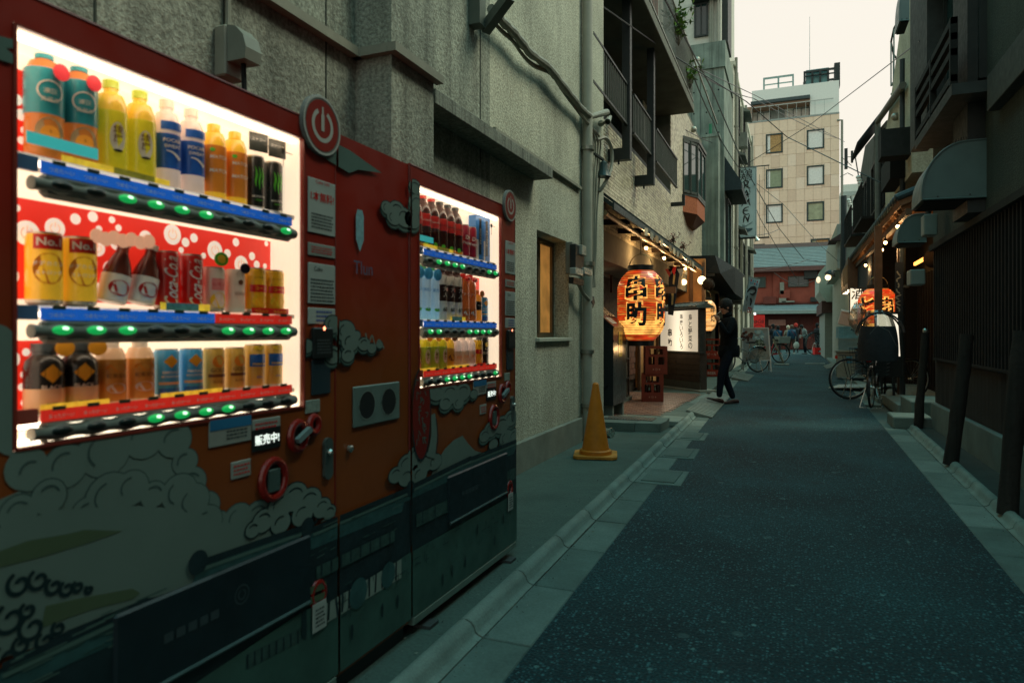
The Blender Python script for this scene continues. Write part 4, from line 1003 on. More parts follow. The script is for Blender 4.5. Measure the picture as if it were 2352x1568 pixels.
 pan = MB(); pan.box(XF - .006, XF - .002, wy0 + .001, wy1 - .001, wz0 + .001, wz1 - .001); pan.build('window_pane', glass('display glass', (.98, .98, .96), .01, .02, gain=.22), t)
 fr = MB(); c_ = .012
 fr.box(XF - .004, XF + .004, wy0 - .006, wy0, wz0 - .004, wz1 + .004); fr.box(XF - .004, XF + .004, wy1, wy1 + .006, wz0 - .004, wz1 + .004); fr.box(XF - .004, XF + .004, wy0, wy1, wz1, wz1 + .006); fr.box(XF - .004, XF + .004, wy0, wy1, wz0 - .006, wz0)
 fr.build('window_frame', M('window frame', (.20, .03, .02), .4), t)
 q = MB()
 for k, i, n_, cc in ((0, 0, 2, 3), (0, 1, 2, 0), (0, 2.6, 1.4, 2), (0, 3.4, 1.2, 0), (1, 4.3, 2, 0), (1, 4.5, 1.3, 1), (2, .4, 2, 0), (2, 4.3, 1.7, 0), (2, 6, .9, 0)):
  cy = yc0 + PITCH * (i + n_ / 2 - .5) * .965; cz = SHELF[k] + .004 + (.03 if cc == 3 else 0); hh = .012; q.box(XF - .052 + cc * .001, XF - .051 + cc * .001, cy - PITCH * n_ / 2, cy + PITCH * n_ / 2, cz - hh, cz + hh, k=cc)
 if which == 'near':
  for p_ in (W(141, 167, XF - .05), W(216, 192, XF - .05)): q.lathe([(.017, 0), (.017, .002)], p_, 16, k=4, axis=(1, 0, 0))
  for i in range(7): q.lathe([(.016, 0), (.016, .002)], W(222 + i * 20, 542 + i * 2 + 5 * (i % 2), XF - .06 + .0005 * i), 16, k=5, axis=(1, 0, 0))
 q.build('promo_card', [glow('yellow card', (.9, .62, .05), .45, .4, 60), M('teal red card', (.1, .3, .3), .5, .4, 60), M('olive card', (.4, .38, .05), .5, .3, 50), glow('turquoise card', (.05, .5, .5), .5), glow('red tag', (.8, .03, .04), .5), glow('peach tag', (1, .5, .3), .5)], t, kind='stuff')  # most cards and tags are no lamps; emission stands in for light on them
 q = MB(); q.tube([(XF - .03, wy1 - .13, wz1 - .045), (XF - .03, wy1 - .01, wz1 - .045)], .0012, 5); q.box(XF - .034, XF - .028, wy1 - .052, wy1 - .044, wz1 - .052, wz1 - .036); q.tube([(XF - .03, wy1 - .05, wz1 - .05), (XF - .03, wy1 - .05, wz1 - .09)], .001, 5)
 q.build('cable_clip', m_black, t)
 return t
NEAR_Y = (.735, 1.798); FAR_Y = (2.252, 3.318)
t1 = vending('vending_machine', 'large near red drink machine with the biggest brightly lit window', *NEAR_Y, .83, [{2, 3, 4, 5, 9}, {0, 1, 2, 6, 7, 8, 9}, {3, 4, 5, 6}], [set(), {6, 7, 8, 9}, set(range(10))], 'near')
t2 = vending('vending_machine', 'farther red drink machine beside the stucco wall, right of the recycling panel', *FAR_Y, 2.322, [{1, 2, 3, 4, 8, 9}, {0, 1, 5, 6, 7, 8}, {2, 3, 4, 5, 9}], [set(), set(), set(range(10))], 'far')
stock(NEAR, .83 + .112, 'near', SHELF); stock(FAR, 2.322 + .112, 'far', SHELF)
tb = thing('recycling_box', 'tall red recycling box with two round holes between the drink machines', 'recycling box', (-1.6, 2.02, .045))
b = MB(); b.box(-2.02, XF - .004, 1.803, 2.247, .10, 1.84); b.build('cabinet', m_red, tb)
MB().box(-2.0, -1.36, 1.82, 2.23, .045, .0995).build('base', m_black, tb)
q = MB(); a = px(810, 890); c_ = px(915, 983); q.box(XF - .004, XF + .004, 1.89, 2.175, .886, 1.022, bev=.003); hp = q.build('hole_plate', M('hole plate steel', (.15, .22, .20), .45, .15, metal=.3), tb)
for y in (1.965, 2.10):
 q = MB(); ring(q, on_x(XF + .004, y, .955, .001), .046, .050, 28, k=1); disc(q, on_x(XF + .004, y, .955, .0006), .047, 28, k=0)
 q.build('hole', [m_dark, M('hole rim', (.3, .38, .34), .3, metal=.6)], hp)
q = MB(); q.lathe([(.012, 0), (.012, .01), (.007, .014)], (XF - .003, yz(803, 1030)[0], yz(803, 1030)[1]), 14, axis=(1, 0, 0)); q.build('lock', M('lock steel', (.5, .52, .48), .25, metal=.9), tb)
for par, lo, hi, hole in ((t1, .742, 1.795, (.822, 1.646, .977, 1.783)), (tb, 1.806, 2.244, None), (t2, 2.256, 3.314, (2.312, 3.140, .977, 1.783))):
 p_ = Print(lo, hi); p_.hole = hole
 art(p_); p_.build(par, PN)
q = MB(); f = on_x(XF, *yz(825, 530), .003)
q.add([f(u, v) for u, v in ((-.022, -.03), (0, -.07), (.022, -.03), (.022, .05), (-.022, .05))], [(0, 1, 2, 3, 4)]); q.add([f(u, v) for u, v in ((-.022, .05), (.022, .05), (.014, .07), (-.014, .07))], [(0, 1, 2, 3)])
q.build('milk_carton_sticker', M('carton sticker', (.20, .38, .42), .5, .3, 60), tb)
q = MB(); letter(q, 'Tlun', on_x(XF, *yz(833, 616), .003), w=.11, h=.05, off=.004); q.build('scribble', M('faded blue pen', (.10, .10, .16), .6), tb)
# --- fittings of the two machines
def fittings(t, dy, near):
 def box(name, mat, x0, y0, x1, y1, d0=0, d1=.004, par=None, bev=.0015, label=None):
  a = yz(x0, y0); c = yz(x1, y1)
  b = MB(); b.box(XF + d0, XF + d1, a[0] + dy, c[0] + dy, c[1], a[1], bev=bev); return b.build(name, mat, par or t, label=label), ((a[0] + c[0]) / 2 + dy, (a[1] + c[1]) / 2, c[0] - a[0], a[1] - c[1])
 def txt(par, s, cy, cz, w, h, mat, off=.004, d=.004, name='lettering'):
  b = MB(); letter(b, s, on_x(XF + d, cy, cz, .0012), w=w, h=h, off=off); return b.build(name, mat, par)
 def lines(par, cy, cz, w, h, n, mat, d=.004):
  b = MB(); g = random.Random(int(cz * 1000))
  for i in range(n):
   y0 = cy - w / 2; z = cz + h / 2 - (i + .5) * h / n
   while y0 < cy + w / 2 - .006:
    l = g.uniform(.004, .012); b.quad(*[Vector((XF + d + .001, yy, zz)) for yy, zz in ((y0, z - h / n * .22), (min(y0 + l, cy + w / 2), z - h / n * .22), (min(y0 + l, cy + w / 2), z + h / n * .22), (y0, z + h / n * .22))]); y0 += l + .003
  b.build('fine_print', mat, par)
 o, g = box('free_drink_notice', m_sheet, 706, 405, 768, 545)
 txt(o, '1本無料!', g[0], g[1] + .03, g[2] * .85, .06, m_txtr, .012); lines(o, g[0], g[1] - .045, g[2] * .8, .05, 5, m_ink); txt(o, 'Coke ON', g[0], g[1] + .075, g[2] * .5, .02, m_txtr)
 o, g = box('payment_notice', M('grey sticker', (.25, .27, .24), .5), 706, 556, 768, 595); lines(o, g[0], g[1], g[2] * .8, g[3] * .6, 3, m_txtr)
 o, g = box('instruction_notice', m_sheet, 706, 602, 768, 700); txt(o, 'Coke', g[0] - .02, g[1] + .045, .04, .02, m_ink); lines(o, g[0], g[1] - .02, g[2] * .85, g[3] * .6, 7, m_ink)
 b = MB(); gq = random.Random(4)
 o, g = box('payment_logo_notice', m_sheet, 706, 706, 768, 745); lines(o, g[0] + .01, g[1], g[2] * .6, g[3] * .8, 3, M('mixed print', (.06, .10, .3), .5))
 o, g = box('card_reader', m_black, 712, 752, 757, 822, 0, .016, bev=.004); b = MB(); disc(b, on_x(XF + .016, g[0], g[1] + .045, .0008), .006, 14); b.build('red_light', glow('red indicator', (1, .25, .12), 5), o)
 lines(o, g[0], g[1] - .01, g[2] * .7, g[3] * .5, 5, M('dim print', (.07, .09, .09), .5), .016)
 o, g = box('card_panel', M('dark blue panel', (.02, .04, .05), .4), 714, 826, 756, 902, 0, .006)
 o, g = box('small_sticker', M('mixed sticker', (.22, .28, .24), .5, .4, 60), 700, 920, 733, 945)
 o, g = box('blue_sticker', M('grey sticker', (.25, .27, .24), .5), 478, 965, 575, 1010); b = MB(); b.quad(*[Vector((XF + .005, g[0] + u * g[2] * .49, g[1] + v * g[3] * .49)) for u, v in ((-1, .2), (1, .2), (1, 1), (-1, 1))]); b.build('blue_band', M('blue sticker band', (.02, .14, .28), .5), o); lines(o, g[0] + .02, g[1] - .01, g[2] * .5, g[3] * .4, 3, m_ink)
 o, g = box('thin_notice', M('grey sticker', (.25, .27, .24)), 577, 965, 642, 985); lines(o, g[0], g[1], g[2] * .8, g[3] * .6, 2, m_txtr)
 o, g = box('message_display', m_black, 577, 987, 642, 1025, 0, .005); txt(o, '販売中!', g[0], g[1], g[2] * .85, g[3] * .7, glow('white display text', (.9, 1, .9), 1.4), .012, .005, 'display_text')
 o, g = box('warning_sticker', M('grey sticker', (.25, .27, .24)), 529, 1062, 574, 1090); lines(o, g[0], g[1], g[2] * .8, g[3] * .7, 3, m_txtr)
 def ringp(x, y, r, name, knob):
  a = yz(x, y); c = (XF + .006, a[0] + dy, a[1]); n = 24; b = MB(); ry = r * 1.15
  b.tube([(XF + .006, c[1] + r * math.cos(2 * math.pi * i / n), c[2] + ry * math.sin(2 * math.pi * i / n)) for i in range(n + 1)], .011, 8, cap=False); o = b.build(name, m_glossyred, t, smooth=True)
  b = MB(); disc(b, on_x(XF, c[1], c[2], .0045), r, 24, ry=ry); b.build('recess', m_black, o)
  if knob == 'lever': b = MB(); b.beam((XF + .02, c[1] - .02, c[2] - .012), (XF + .026, c[1] + .03, c[2] + .018), .016); b.build('lever', M('grey lever', (.14, .2, .2), .35), o)
  if knob == 'slot': b = MB(); b.box(XF + .004, XF + .012, c[1] - .024, c[1] + .024, c[2] - .035, c[2] + .03, bev=.003); b.build('bill_slot', M('slot plastic', (.06, .10, .09), .3), o)
 ringp(624, 1100, .046, 'return_ring', 'slot'); ringp(681, 1000, .034, 'coin_ring', 'lever'); ringp(717, 975, .021, 'small_ring', '')
 a = yz(750, 1052); b = MB()
 b.T = None; b.prism([(XF, a[0] + dy + .021 * math.cos(2 * math.pi * i / 20), a[1] + (.022 if math.sin(2 * math.pi * i / 20) > 0 else -.022) * 2 + .021 * math.sin(2 * math.pi * i / 20)) for i in range(20)], (.010, 0, 0)); o = b.build('lock_plate', M('lock plate', (.12, .16, .15), .35, metal=.6), t)
 b = MB(); b.lathe([(.010, 0), (.010, .006), (.006, .012)], (XF + .010, a[0] + dy, a[1] + .02), 12, axis=(1, 0, 0)); b.build('lock_cylinder', M('lock steel', (.5, .52, .48)), o)
 b = MB(); c0, c1 = (1.02 + dy, 1.66 + dy); b.box(XF + .002, XF + .016, c0, c1, .40, .60, bev=.006); o = b.build('delivery_flap', M('smoked flap', (.010, .020, .024), .4, .3, 5, coat=.1), t)
 b = MB(); b.tube([(XF + .018, c0 + .01, .402), (XF + .018, c1 - .01, .402)], .005, 6); b.build('flap_edge', M('flap edge', (.06, .10, .10), .4), o)
 b = MB(); ring(b, on_x(XF + .016, c0 + .36, .52, .001), .022, .026, 20); ring(b, on_x(XF + .016, c0 + .36, .52, .001), .010, .014, 20, a0=110, a1=430)
 for i in range(5): b.quad(*[Vector((XF + .0175, c0 + .12 + i * .034 + u, .49 + v)) for u, v in ((0, 0), (.026, 0), (.026, .022), (0, .022))])
 b.build('flap_print', M('flap print', (.035, .055, .06), .5), o, kind='stuff')
 ringp(750 - 25, 1362, .030, 'change_cup', '')
 a = yz(725, 1420); b = MB(); b.box(XF + .016, XF + .0175, a[0] + dy - .035, a[0] + dy + .03, a[1] - .03, a[1] + .055); o = b.build('paper_notice', m_sheet, t); lines(o, a[0] + dy, a[1] + .01, .045, .06, 5, m_ink, .0175)
fittings(t1, 0, True); fittings(t2, FAR_Y[1] - NEAR_Y[1], False)
power_logo(t1, 1.715, 1.835, .092, 0); power_logo(t2, 3.225, 1.85, .080, 0)
# ================================================================ LEFT: TILED HOUSE WITH THE SKEWER BAR
def c7(x, y): return (1320.7 + .3662 * x, .3662 * y)
def c8(x, y): return (1320.7 + .3296 * x, 516.8 + .3296 * y)
def c9(x, y): return (1378.1 + .1831 * x, 516.8 + .1831 * y)
def cA(x, y): return (1665.2 + .29296 * x, 516.8 + .29296 * y)
def cR(x, y): return (1837.5 + .3662 * x, .3662 * y)
def cS(x, y): return (1837.5 + .3662 * x, 516.8 + .3662 * y)
def cT(x, y): return (1607.8 + .3294 * x, 114.8 + .3294 * y)
def cP(x, y): return (1694.0 + .12817 * x, 660.3 + .12817 * y)
XB = -2.36
m_steel = M('dark steel', (.022, .028, .026), .5, .2); m_slab = M('balcony concrete', (.12, .125, .10), .85, .25, 2, .4, dirt=.4)
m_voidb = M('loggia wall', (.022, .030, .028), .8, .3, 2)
th = thing('tiled_house', 'house clad in small beige wall tiles with barred loggia and bay window', 'building', (-4, 14, 0))
s0 = W(*c7(215, 770), XB); s1 = W(*c7(600, 1215), XB); ZS = (s0.z + s1.z) / 2
YE = W(*c7(600, 800), XB).y; ZT = D(*c7(600, 725), YE).z
YN, YX = 8.0, 19.9
b = MB()
b.box(-4, XB - .012, YN, YX, 2.2, ZS - .02); b.box(-4, XB - .012, YE + .001, YX, ZS - .02, 6.6); b.box(-4.2, -3.3, YN, YE, ZS - .02, 9.5)
b.build('wall', M('tile mortar', (.16, .155, .12), .9, .2), th)
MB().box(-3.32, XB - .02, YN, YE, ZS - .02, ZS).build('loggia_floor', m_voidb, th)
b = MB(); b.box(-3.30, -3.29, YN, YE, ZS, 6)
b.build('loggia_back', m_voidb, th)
for (x0, x1) in ((8.2, 8.9), (9.4, 10.5), (11.2, 12.2), (12.9, 13.6)):
 MB().box(-3.28, -3.25, x0, x1, ZS + .05, ZS + 2.0).build('window', glass('dark window', (.1, .12, .12), .10, .05, (.02, .045, .045), .9), th)
mt = [M('wall tile %d' % i, c, .42, .12, 30, spec=.5) for i, c in enumerate([(.58, .53, .39), (.52, .47, .34), (.64, .59, .44), (.46, .41, .30), (.38, .33, .24)])]
rest = MB(); n_ = 0; gt = random.Random(21); protos = None
rows = int((6.55 - 2.6) / .050)
for j in range(rows):
 z = 2.6 + j * .050
 i = 0; y = 8.05 + (.05 if j % 2 else 0)
 while y < YX - .1:
  if (z + .05 < ZS - .02 or y > YE) and not (16.25 < y < 18.5 and 3.95 < z < 5.8):
   dx = gt.uniform(0, .002); mi = gt.choice((0, 0, 1, 1, 2, 2, 3, 4)) if gt.random() > .05 else 4
   vs = [(XB - .014, y, z), (XB - .014, y + .0945, z), (XB - .014, y + .0945, z + .0445), (XB - .014, y, z + .0445),
                  (XB + dx, y + .002, z + .002), (XB + dx, y + .0925, z + .002), (XB + dx, y + .0925, z + .0425), (XB + dx, y + .002, z + .0425)]
   fs = [(4, 5, 6, 7), (0, 1, 5, 4), (1, 2, 6, 5), (2, 3, 7, 6), (3, 0, 4, 7)]
   if y < 10.9 and z > 3.05 and n_ < 290:
    q = MB(); q.add(vs, fs); q.build('wall_tile', mt[mi], th); n_ += 1
   else: rest.add(vs, fs, mi)
  y += .0985
rest.build('tile_field', mt, th, kind='stuff')
XO = -1.88
MB().box(-4, XO, 5, YE, ZT, ZT + .16, bev=.01).build('balcony_slab', m_slab, th)
r_ = MB(); r_.box(XO - .04, XO - .01, 7.95, YE + 4.9, ZT + 1.15, ZT + 1.19); r_.box(XO - .04, XO - .01, 7.95, YE, ZT + .22, ZT + .25)
ub = r_.build('balcony_rail', M('grey rail', (.17, .18, .15), .5, .2), th)
q = MB(); y = 8.0
while y < YE - .02: q.box(XO - .032, XO - .018, y, y + .012, ZT + .16, ZT + 1.15); y += .11
q.build('balusters', M('grey rail', (.17, .18, .15)), ub, kind='stuff')
b = MB(); b.box(-4, XB + .0, 12.2, 13.1, ZT + .17, 9.5); b.build('brick_pier', M('red brick pier', (.20, .055, .03), .8, .3, 6, .3, 30), th)
b = MB(); b.box(-4, XB - .02, 13.1, 13.7, ZT + .17, 9.5); b.build('white_pier', M('white render', (.5, .5, .43), .8, .1, dirt=.2), th)
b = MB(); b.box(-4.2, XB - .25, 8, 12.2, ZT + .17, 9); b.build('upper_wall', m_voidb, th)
RX = -2.10
RT = sum(W(*c7(*p), RX).z for p in ((175, 300), (345, 555), (368, 590), (488, 770), (510, 810), (640, 1000))) / 6
RB = sum(W(*c7(*p), RX).z for p in ((175, 600), (335, 805), (368, 840), (482, 985), (508, 1020), (635, 1185))) / 6
for k, (xa, xb_) in enumerate(((165, 350), (366, 490), (508, 638))):
 ya_, yb_ = W(*c7(xa, 600), RX).y, W(*c7(xb_, 900), RX).y
 if k == 0: ya_ = 7.5
 q = MB(); q.box(RX - .02, RX + .02, ya_, yb_, RT - .03, RT); q.box(RX - .02, RX + .02, ya_, yb_, RB, RB + .03); ra = q.build('loggia_rail', m_steel, th)
 n = int((yb_ - ya_) / .105)
 for i in range(n + 1):
  y = ya_ + (yb_ - ya_) * i / n
  MB().box(RX - .008, RX + .008, y - .008, y + .008, RB + .031, RT - .031).build('baluster', M('baluster steel', (.10, .11, .09), .5), ra)
for (xa, xb_, yb2) in ((322, 365, 1000), (472, 508, 1155)):
 y0, y1 = W(*c7(xa + 18, 600), RX + .04).y, W(*c7(xb_, 600), RX + .04).y; zb = W(*c7((xa + xb_) / 2, yb2), RX + .04).z
 q = MB(); q.box(RX - .06, RX + .05, y0, y0 + .12, zb, ZT - .002); q.box(XB + .005, RX - .06, y0, y0 + .12, zb, zb + .16); q.tube([(RX - .12, y0 + .06, zb), (RX - .12, y0 + .06, zb - .05)], .015, 6)
 q.build('hanging_post', m_steel, th)
q = MB(); q.box(RX - .03, RX + .03, YE - .0, YE + .06, RB - .18, RB + .05); q.box(XB + .005, RX - .03, YE, YE + .06, RB - .18, RB - .1); q.build('rail_bracket', m_steel, th)
q = MB(); q.box(XB - .2, XB - .015, 8.0, YE, ZS - .01, ZS + .05); q.build('loggia_sill', m_steel, th)
q = MB(); q.box(-2.75, -2.74, 8.0, YE - .05, ZS + .05, RB + .3); q.build('low_glazing', glass('green dark glass', (.1, .14, .14), .06, .05, (.02, .05, .05), .9), th)
MB().box(-2.73, -2.70, YE - 1.15, YE - .5, ZS + .9, ZS + 1.7).build('pale_blind', M('pale blind', (.50, .50, .42), .7), th)
bay = [(XB, 16.2), (-2.10, 16.75), (-2.07, 18.0), (XB, 18.6)]
def loop(q, z0, z1, pts, k=0, off=0):
 pt = [(x + (off if i in (1, 2) else 0), y, z0) for i, (x, y) in enumerate(pts)]
 q.prism(pt, (0, 0, z1 - z0), k)
zt_ = 5.80; zw = 4.42; zb3 = 4.03
bw = MB(); loop(bw, zt_ - .08, zt_, bay, 0, .05); loop(bw, zw - .0, zw + .06, bay, 0, .02)
bo = bw.build('bay_window', M('bay frame', (.05, .06, .05), .5, .2), th)
q = MB(); loop(q, zb3, zw, bay); q.build('bay_brick_band', M('orange brick band', (.34, .10, .04), .75, .3, 18, .4, 25), bo)
q = MB(); n = 4; q.add([(x, y, zb3) for x, y in bay] + [(XB, 16.9, zb3 - .22), (-2.25, 17.1, zb3 - .22), (-2.25, 17.7, zb3 - .22), (XB, 17.9, zb3 - .22)], [(i, i + 1, i + 5, i + 4) for i in range(3)] + [(4, 5, 6, 7)]); q.build('bay_underside', M('bay base', (.10, .05, .035), .8), bo)
for i in range(3):
 a, c = Vector((*bay[i], 0)), Vector((*bay[i + 1], 0)); npan = (2, 2, 1)[i]
 for k in range(npan):
  p, r2_ = a.lerp(c, k / npan), a.lerp(c, (k + 1) / npan); d = (r2_ - p).normalized() * .035; nn = Vector((d.y, -d.x, 0)).normalized() * -.02
  q = MB()
  for u in (p + d * .5, r2_ - d * .5): q.beam(Vector((u.x, u.y, zw + .06)), Vector((u.x, u.y, zt_ - .08)), .05, .05)
  q.beam(Vector((p.x, p.y, zw + .09)), Vector((r2_.x, r2_.y, zw + .09)), .045, .06); q.beam(Vector((p.x, p.y, zt_ - .12)), Vector((r2_.x, r2_.y, zt_ - .12)), .045, .06)
  f_ = q.build('sash', M('bay frame', (.05, .06, .05)), bo)
  q = MB(); q.prism([p + nn * 0 + Vector((0, 0, zw + .06)), r2_ + Vector((0, 0, zw + .06)), r2_ + Vector((0, 0, zt_ - .1)), p + Vector((0, 0, zt_ - .1))], nn * .3)
  q.build('pane', glass('bay glass', (.12, .16, .15), .05, .04, (.03, .065, .06), .92, gain=.22), bo)
v = W(*c7(745, 812), XB + .05)
q = MB(); q.ball(v, .075, 14, 8); q.lathe([(.06, -.06), (.09, 0)], v, 14, axis=(1, 0, 0)); setp(q.build('round_vent', M('vent steel', (.35, .36, .3), .4, metal=.6), None, smooth=True), 'round steel vent cap on the beige tiles above the bay window', 'vent')
# ---------------------------------------------------------------- eave over the bar
EX, EZ = -1.98, 2.70
ev = thing('bar_eave', 'long dark sheet roofed eave over the skewer bar front with beams underneath', 'awning', (-2.2, 12.5, 2.7))
q = MB(); Y0, Y1 = 7.97, 16.6
q.prism([(XB, Y0, 3.05), (EX, Y0, EZ + .05), (EX, Y0, EZ), (XB, Y0, 2.98)], (0, Y1 - Y0, 0)); q.build('roof_sheet', M('dark sheet roof', (.02, .035, .035), .4, .2, 8), ev)
y = Y0 + .12
while y < Y1:
 q = MB(); q.beam((XB + .01, y, 3.075), (EX + .01, y, EZ + .07), .025, .03); q.build('roof_seam', M('dark seam', (.03, .045, .045), .4), ev); y += .3
q = MB(); q.box(EX - .005, EX + .02, Y0, Y1, EZ - .03, EZ + .055); q.build('fascia', M('fascia dark', (.03, .045, .045), .35), ev)
q = MB(); q.tube([(EX - .10, Y0, EZ - .06), (EX - .10, Y1 - .3, EZ - .06)], .035, 10); q.build('gutter_pipe', M('brass pipe', (.20, .15, .08), .35, .2, metal=.4), ev, smooth=True)
for i in range(9):
 y = 9.0 + i * .85; q = MB(); q.beam((-2.9, y, 2.72), (EX - .02, y, EZ - .02), .05, .07); q.build('rafter', M('rafter wood', (.05, .035, .025), .8, .3), ev)
tg = [M('tag cream', (.5, .42, .28), .7), M('tag grey', (.25, .24, .18), .7), M('tag brown', (.3, .2, .1), .7)]
for i in range(13):
 y = 9.85 + i * .42
 if i in (4, 9): continue
 q = MB(); q.T = Matrix.Translation((EX + .026, y, EZ - .035)) @ Matrix.Rotation(R(rnd.uniform(-6, 6)), 4, 'X'); q.box(0, .004, -.12, .12, -.06, .05); q.build('price_tag', tg[i % 3], ev)
m_wood = M('dark facade wood', (.035, .028, .022), .6, .35, 5, .3, 30); m_wood2 = M('brown facade wood', (.10, .055, .03), .6, .35, 6, .2, 30)
bar = thing('skewer_bar_front', 'dark timber front of the skewer bar set back under the eave', 'shop front', (-2.95, 12.5, 0))
q = MB(); q.box(-3.3, -2.95, 8.0, 17.2, .05, 2.7); q.build('wall', m_wood, bar)
q = MB(); q.box(-3.3, -2.30, 8.0, 8.05, .05, 3.0); q.build('side_wall', m_wood, bar)
q = MB(); q.box(-2.95, -2.92, 9.6, 11.6, 2.15, 2.65); q.build('plaster_band', M('plaster', (.36, .34, .26), .8, .1), bar)
for y in (9.6, 10.6, 11.6): MB().box(-2.92, -2.88, y - .03, y + .03, 1.9, 2.7).build('stud', m_wood2, bar)
q = MB(); q.box(-2.95, -2.93, 9.0, 9.5, 1.1, 2.0); q.build('menu_window', glass('menu glass', (.3, .3, .25), .15, .1, (.14, .12, .08), .8), bar)
q = MB(); q.box(-2.92, -2.90, 8.9, 10.7, 2.10, 2.14); q.build('tube_lamp', glow('warm tube', (1, .82, .5), 4), bar)
lt = MB(); 
for y0_ in [10.0 + i * .40 for i in range(5)]: lt.box(-2.62, -2.59, y0_, y0_ + .03, .12, 1.25)
for z in (.12, .42, .75, 1.08, 1.22): lt.box(-2.62, -2.592, 10.03, 11.6, z, z + .03)
lo = lt.build('lattice_screen', m_wood, bar)
MB().box(-2.63, -2.622, 10.0, 11.6, .10, 1.22).build('lattice_paper', M('old paper', (.10, .09, .065), .8, .3), lo)
MB().box(-2.66, -2.55, 9.98, 11.65, .06, .12).build('lattice_sill', m_pl, lo)
cw = MB(); cw.box(-3.3, -1.95, 17.0, 17.15, .05, 3.0); cw.build('end_wall', M('orange plaster', (.42, .20, .07), .7, .3, 3), bar)
for x in (-2.30, -2.02): MB().box(x, x + .07, 16.93, 17.0, .05, 2.9).build('end_post', m_wood2, bar)
q = MB(); q.box(-2.94, -2.90, 12.6, 13.5, .3, 2.3); bp2 = q.build('brick_panel', M('brick panel base', (.06, .03, .02), .8), bar)
for j in range(16):
 for i in range(4):
  y = 12.62 + i * .22 + (.1 if j % 2 else 0)
  if y + .2 > 13.5: continue
  MB().box(-2.90, -2.885, y, y + .2, .4 + j * .11, .5 + j * .11).build('brick', M('dark bar brick', (.11, .045, .03), .7, .3, 12), bp2)
MB().box(-2.93, -2.87, 13.7, 16.6, .1, 2.2).build('lit_wall', M('ochre wall', (.45, .24, .09), .7, .2), bar)
for y in (13.6, 14.6, 15.6, 16.5): MB().box(-2.87, -2.82, y, y + .09, .05, 2.6).build('door_post', m_wood2, bar)
q = MB(); q.beam((-2.9, 13.2, 2.02), (-2.05, 13.2, 2.02), .08, .12); q.build('lintel', m_wood2, bar)
for k, (x, y, c) in enumerate(((890, 520, (.4, .4, .36)), (920, 570, (.55, .03, .03)), (880, 555, (.3, .28, .22)), (1010, 590, (.35, .34, .3)), (860, 590, (.3, .05, .04)))):
 p = D(*c9(x, y), 13.4); q = MB(); q.prism([p + Vector((-.07, 0, .06)), p + Vector((.06, 0, .07)), p + Vector((.02, 0, -.10))], (0, .006, 0)); setp(q.build('bunting_flag', M('flag%d' % k, c, .8)), ('grey', 'crimson', 'olive grey', 'pale', 'dark red')[k] + ' small paper flag hanging under the bar eave', 'flag', 'paper flags under the bar eave')
p = D(*c9(930, 800), 13.6)
t = thing('banner_cloth', 'dark hanging cloth with gold strokes under the bar eave', 'cloth', p)
q = MB(); q.prism([p + Vector((-.12, 0, -.5)), p + Vector((-.02, 0, -.52)), p + Vector((.12, 0, .42)), p + Vector((-.10, 0, .45))], (0, .02, 0)); q.build('cloth', M('noren cloth', (.02, .025, .03), .8), t)
q = MB(); q.prism([p + Vector((-.05, -.003, -.32)), p + Vector((-.02, -.003, -.3)), p + Vector((0, -.003, .02)), p + Vector((-.05, -.003, .0))], (0, .002, 0)); q.prism([p + Vector((-.03, -.003, .1)), p + Vector((.0, -.003, .08)), p + Vector((.03, -.003, .3)), p + Vector((-.01, -.003, .3))], (0, .002, 0)); q.build('gold_stroke', M('gold print', (.6, .42, .15), .5), t)
# ---------------------------------------------------------------- bulbs
bulbm = glow('lit bulb', (1.0, .62, .22), 18)
def point(loc, e, col=(1, .58, .24), r=.05):
 d = bpy.data.lights.new('bulb_light', 'POINT'); d.energy = e; d.color = col; d.shadow_soft_size = r
 o = bpy.data.objects.new('bulb_light', d); C.objects.link(o); o.location = loc; return o
def bulb(p, label, r=.027, cord=.12, e=9, group='bare warm bulbs under the bar eave'):
 t = thing('light_bulb', label, 'light bulb', p, group)
 q = MB(); q.ball(p, r, 14, 10); q.build('globe', bulbm, t, smooth=True)
 q = MB(); q.lathe([(.022, 0), (.024, .05), (.012, .07)], p + Vector((0, 0, r * .8)), 10); q.build('socket', m_black, t, smooth=True)
 q = MB(); q.tube([p + Vector((0, 0, r)), p + Vector((0, 0, r + cord))], .006, 5); q.build('cord', m_black, t)
 point(p - Vector((-.0, 0, r + .06)), e)
 return t
for (x, y), lab in zip(((580, 290), (805, 415), (1070, 548)), ('nearest bare bulb under the bar eave', 'middle bare bulb under the bar eave', 'farthest bare bulb under the bar eave, by the orange wall')):
 bulb(W(*c9(x, y), -2.12), lab, e=11)
gp = D(*c9(1278, 692), 16.6)
t = thing('globe_lamp', 'round glowing globe lamp beside the dark cedar ball', 'lamp', gp); q = MB(); q.ball(gp, .10, 18, 12); q.build('globe', glow('lamp globe', (1, .72, .38), 3.2), t, smooth=True); q = MB(); q.tube([gp + Vector((0, 0, .10)), gp + Vector((0, .3, .35))], .012, 6); q.build('arm', m_black, t); point(gp - Vector((0, .32, .0)), 10)
gp2 = D(*c9(1052, 716), 16.2)
t = thing('wall_lamp', 'small glowing wall lamp half hidden behind a post', 'lamp', gp2); q = MB(); q.ball(gp2, .07, 14, 10); q.build('globe', glow('lamp globe', (1, .72, .38), 7), t, smooth=True); q = MB(); q.box(gp2.x - .1, gp2.x - .05, gp2.y - .1, gp2.y + .12, gp2.z - .12, gp2.z + .12); q.build('mount', m_wood, t)
cbp = D(*c9(1360, 745), 16.1)
q = MB()
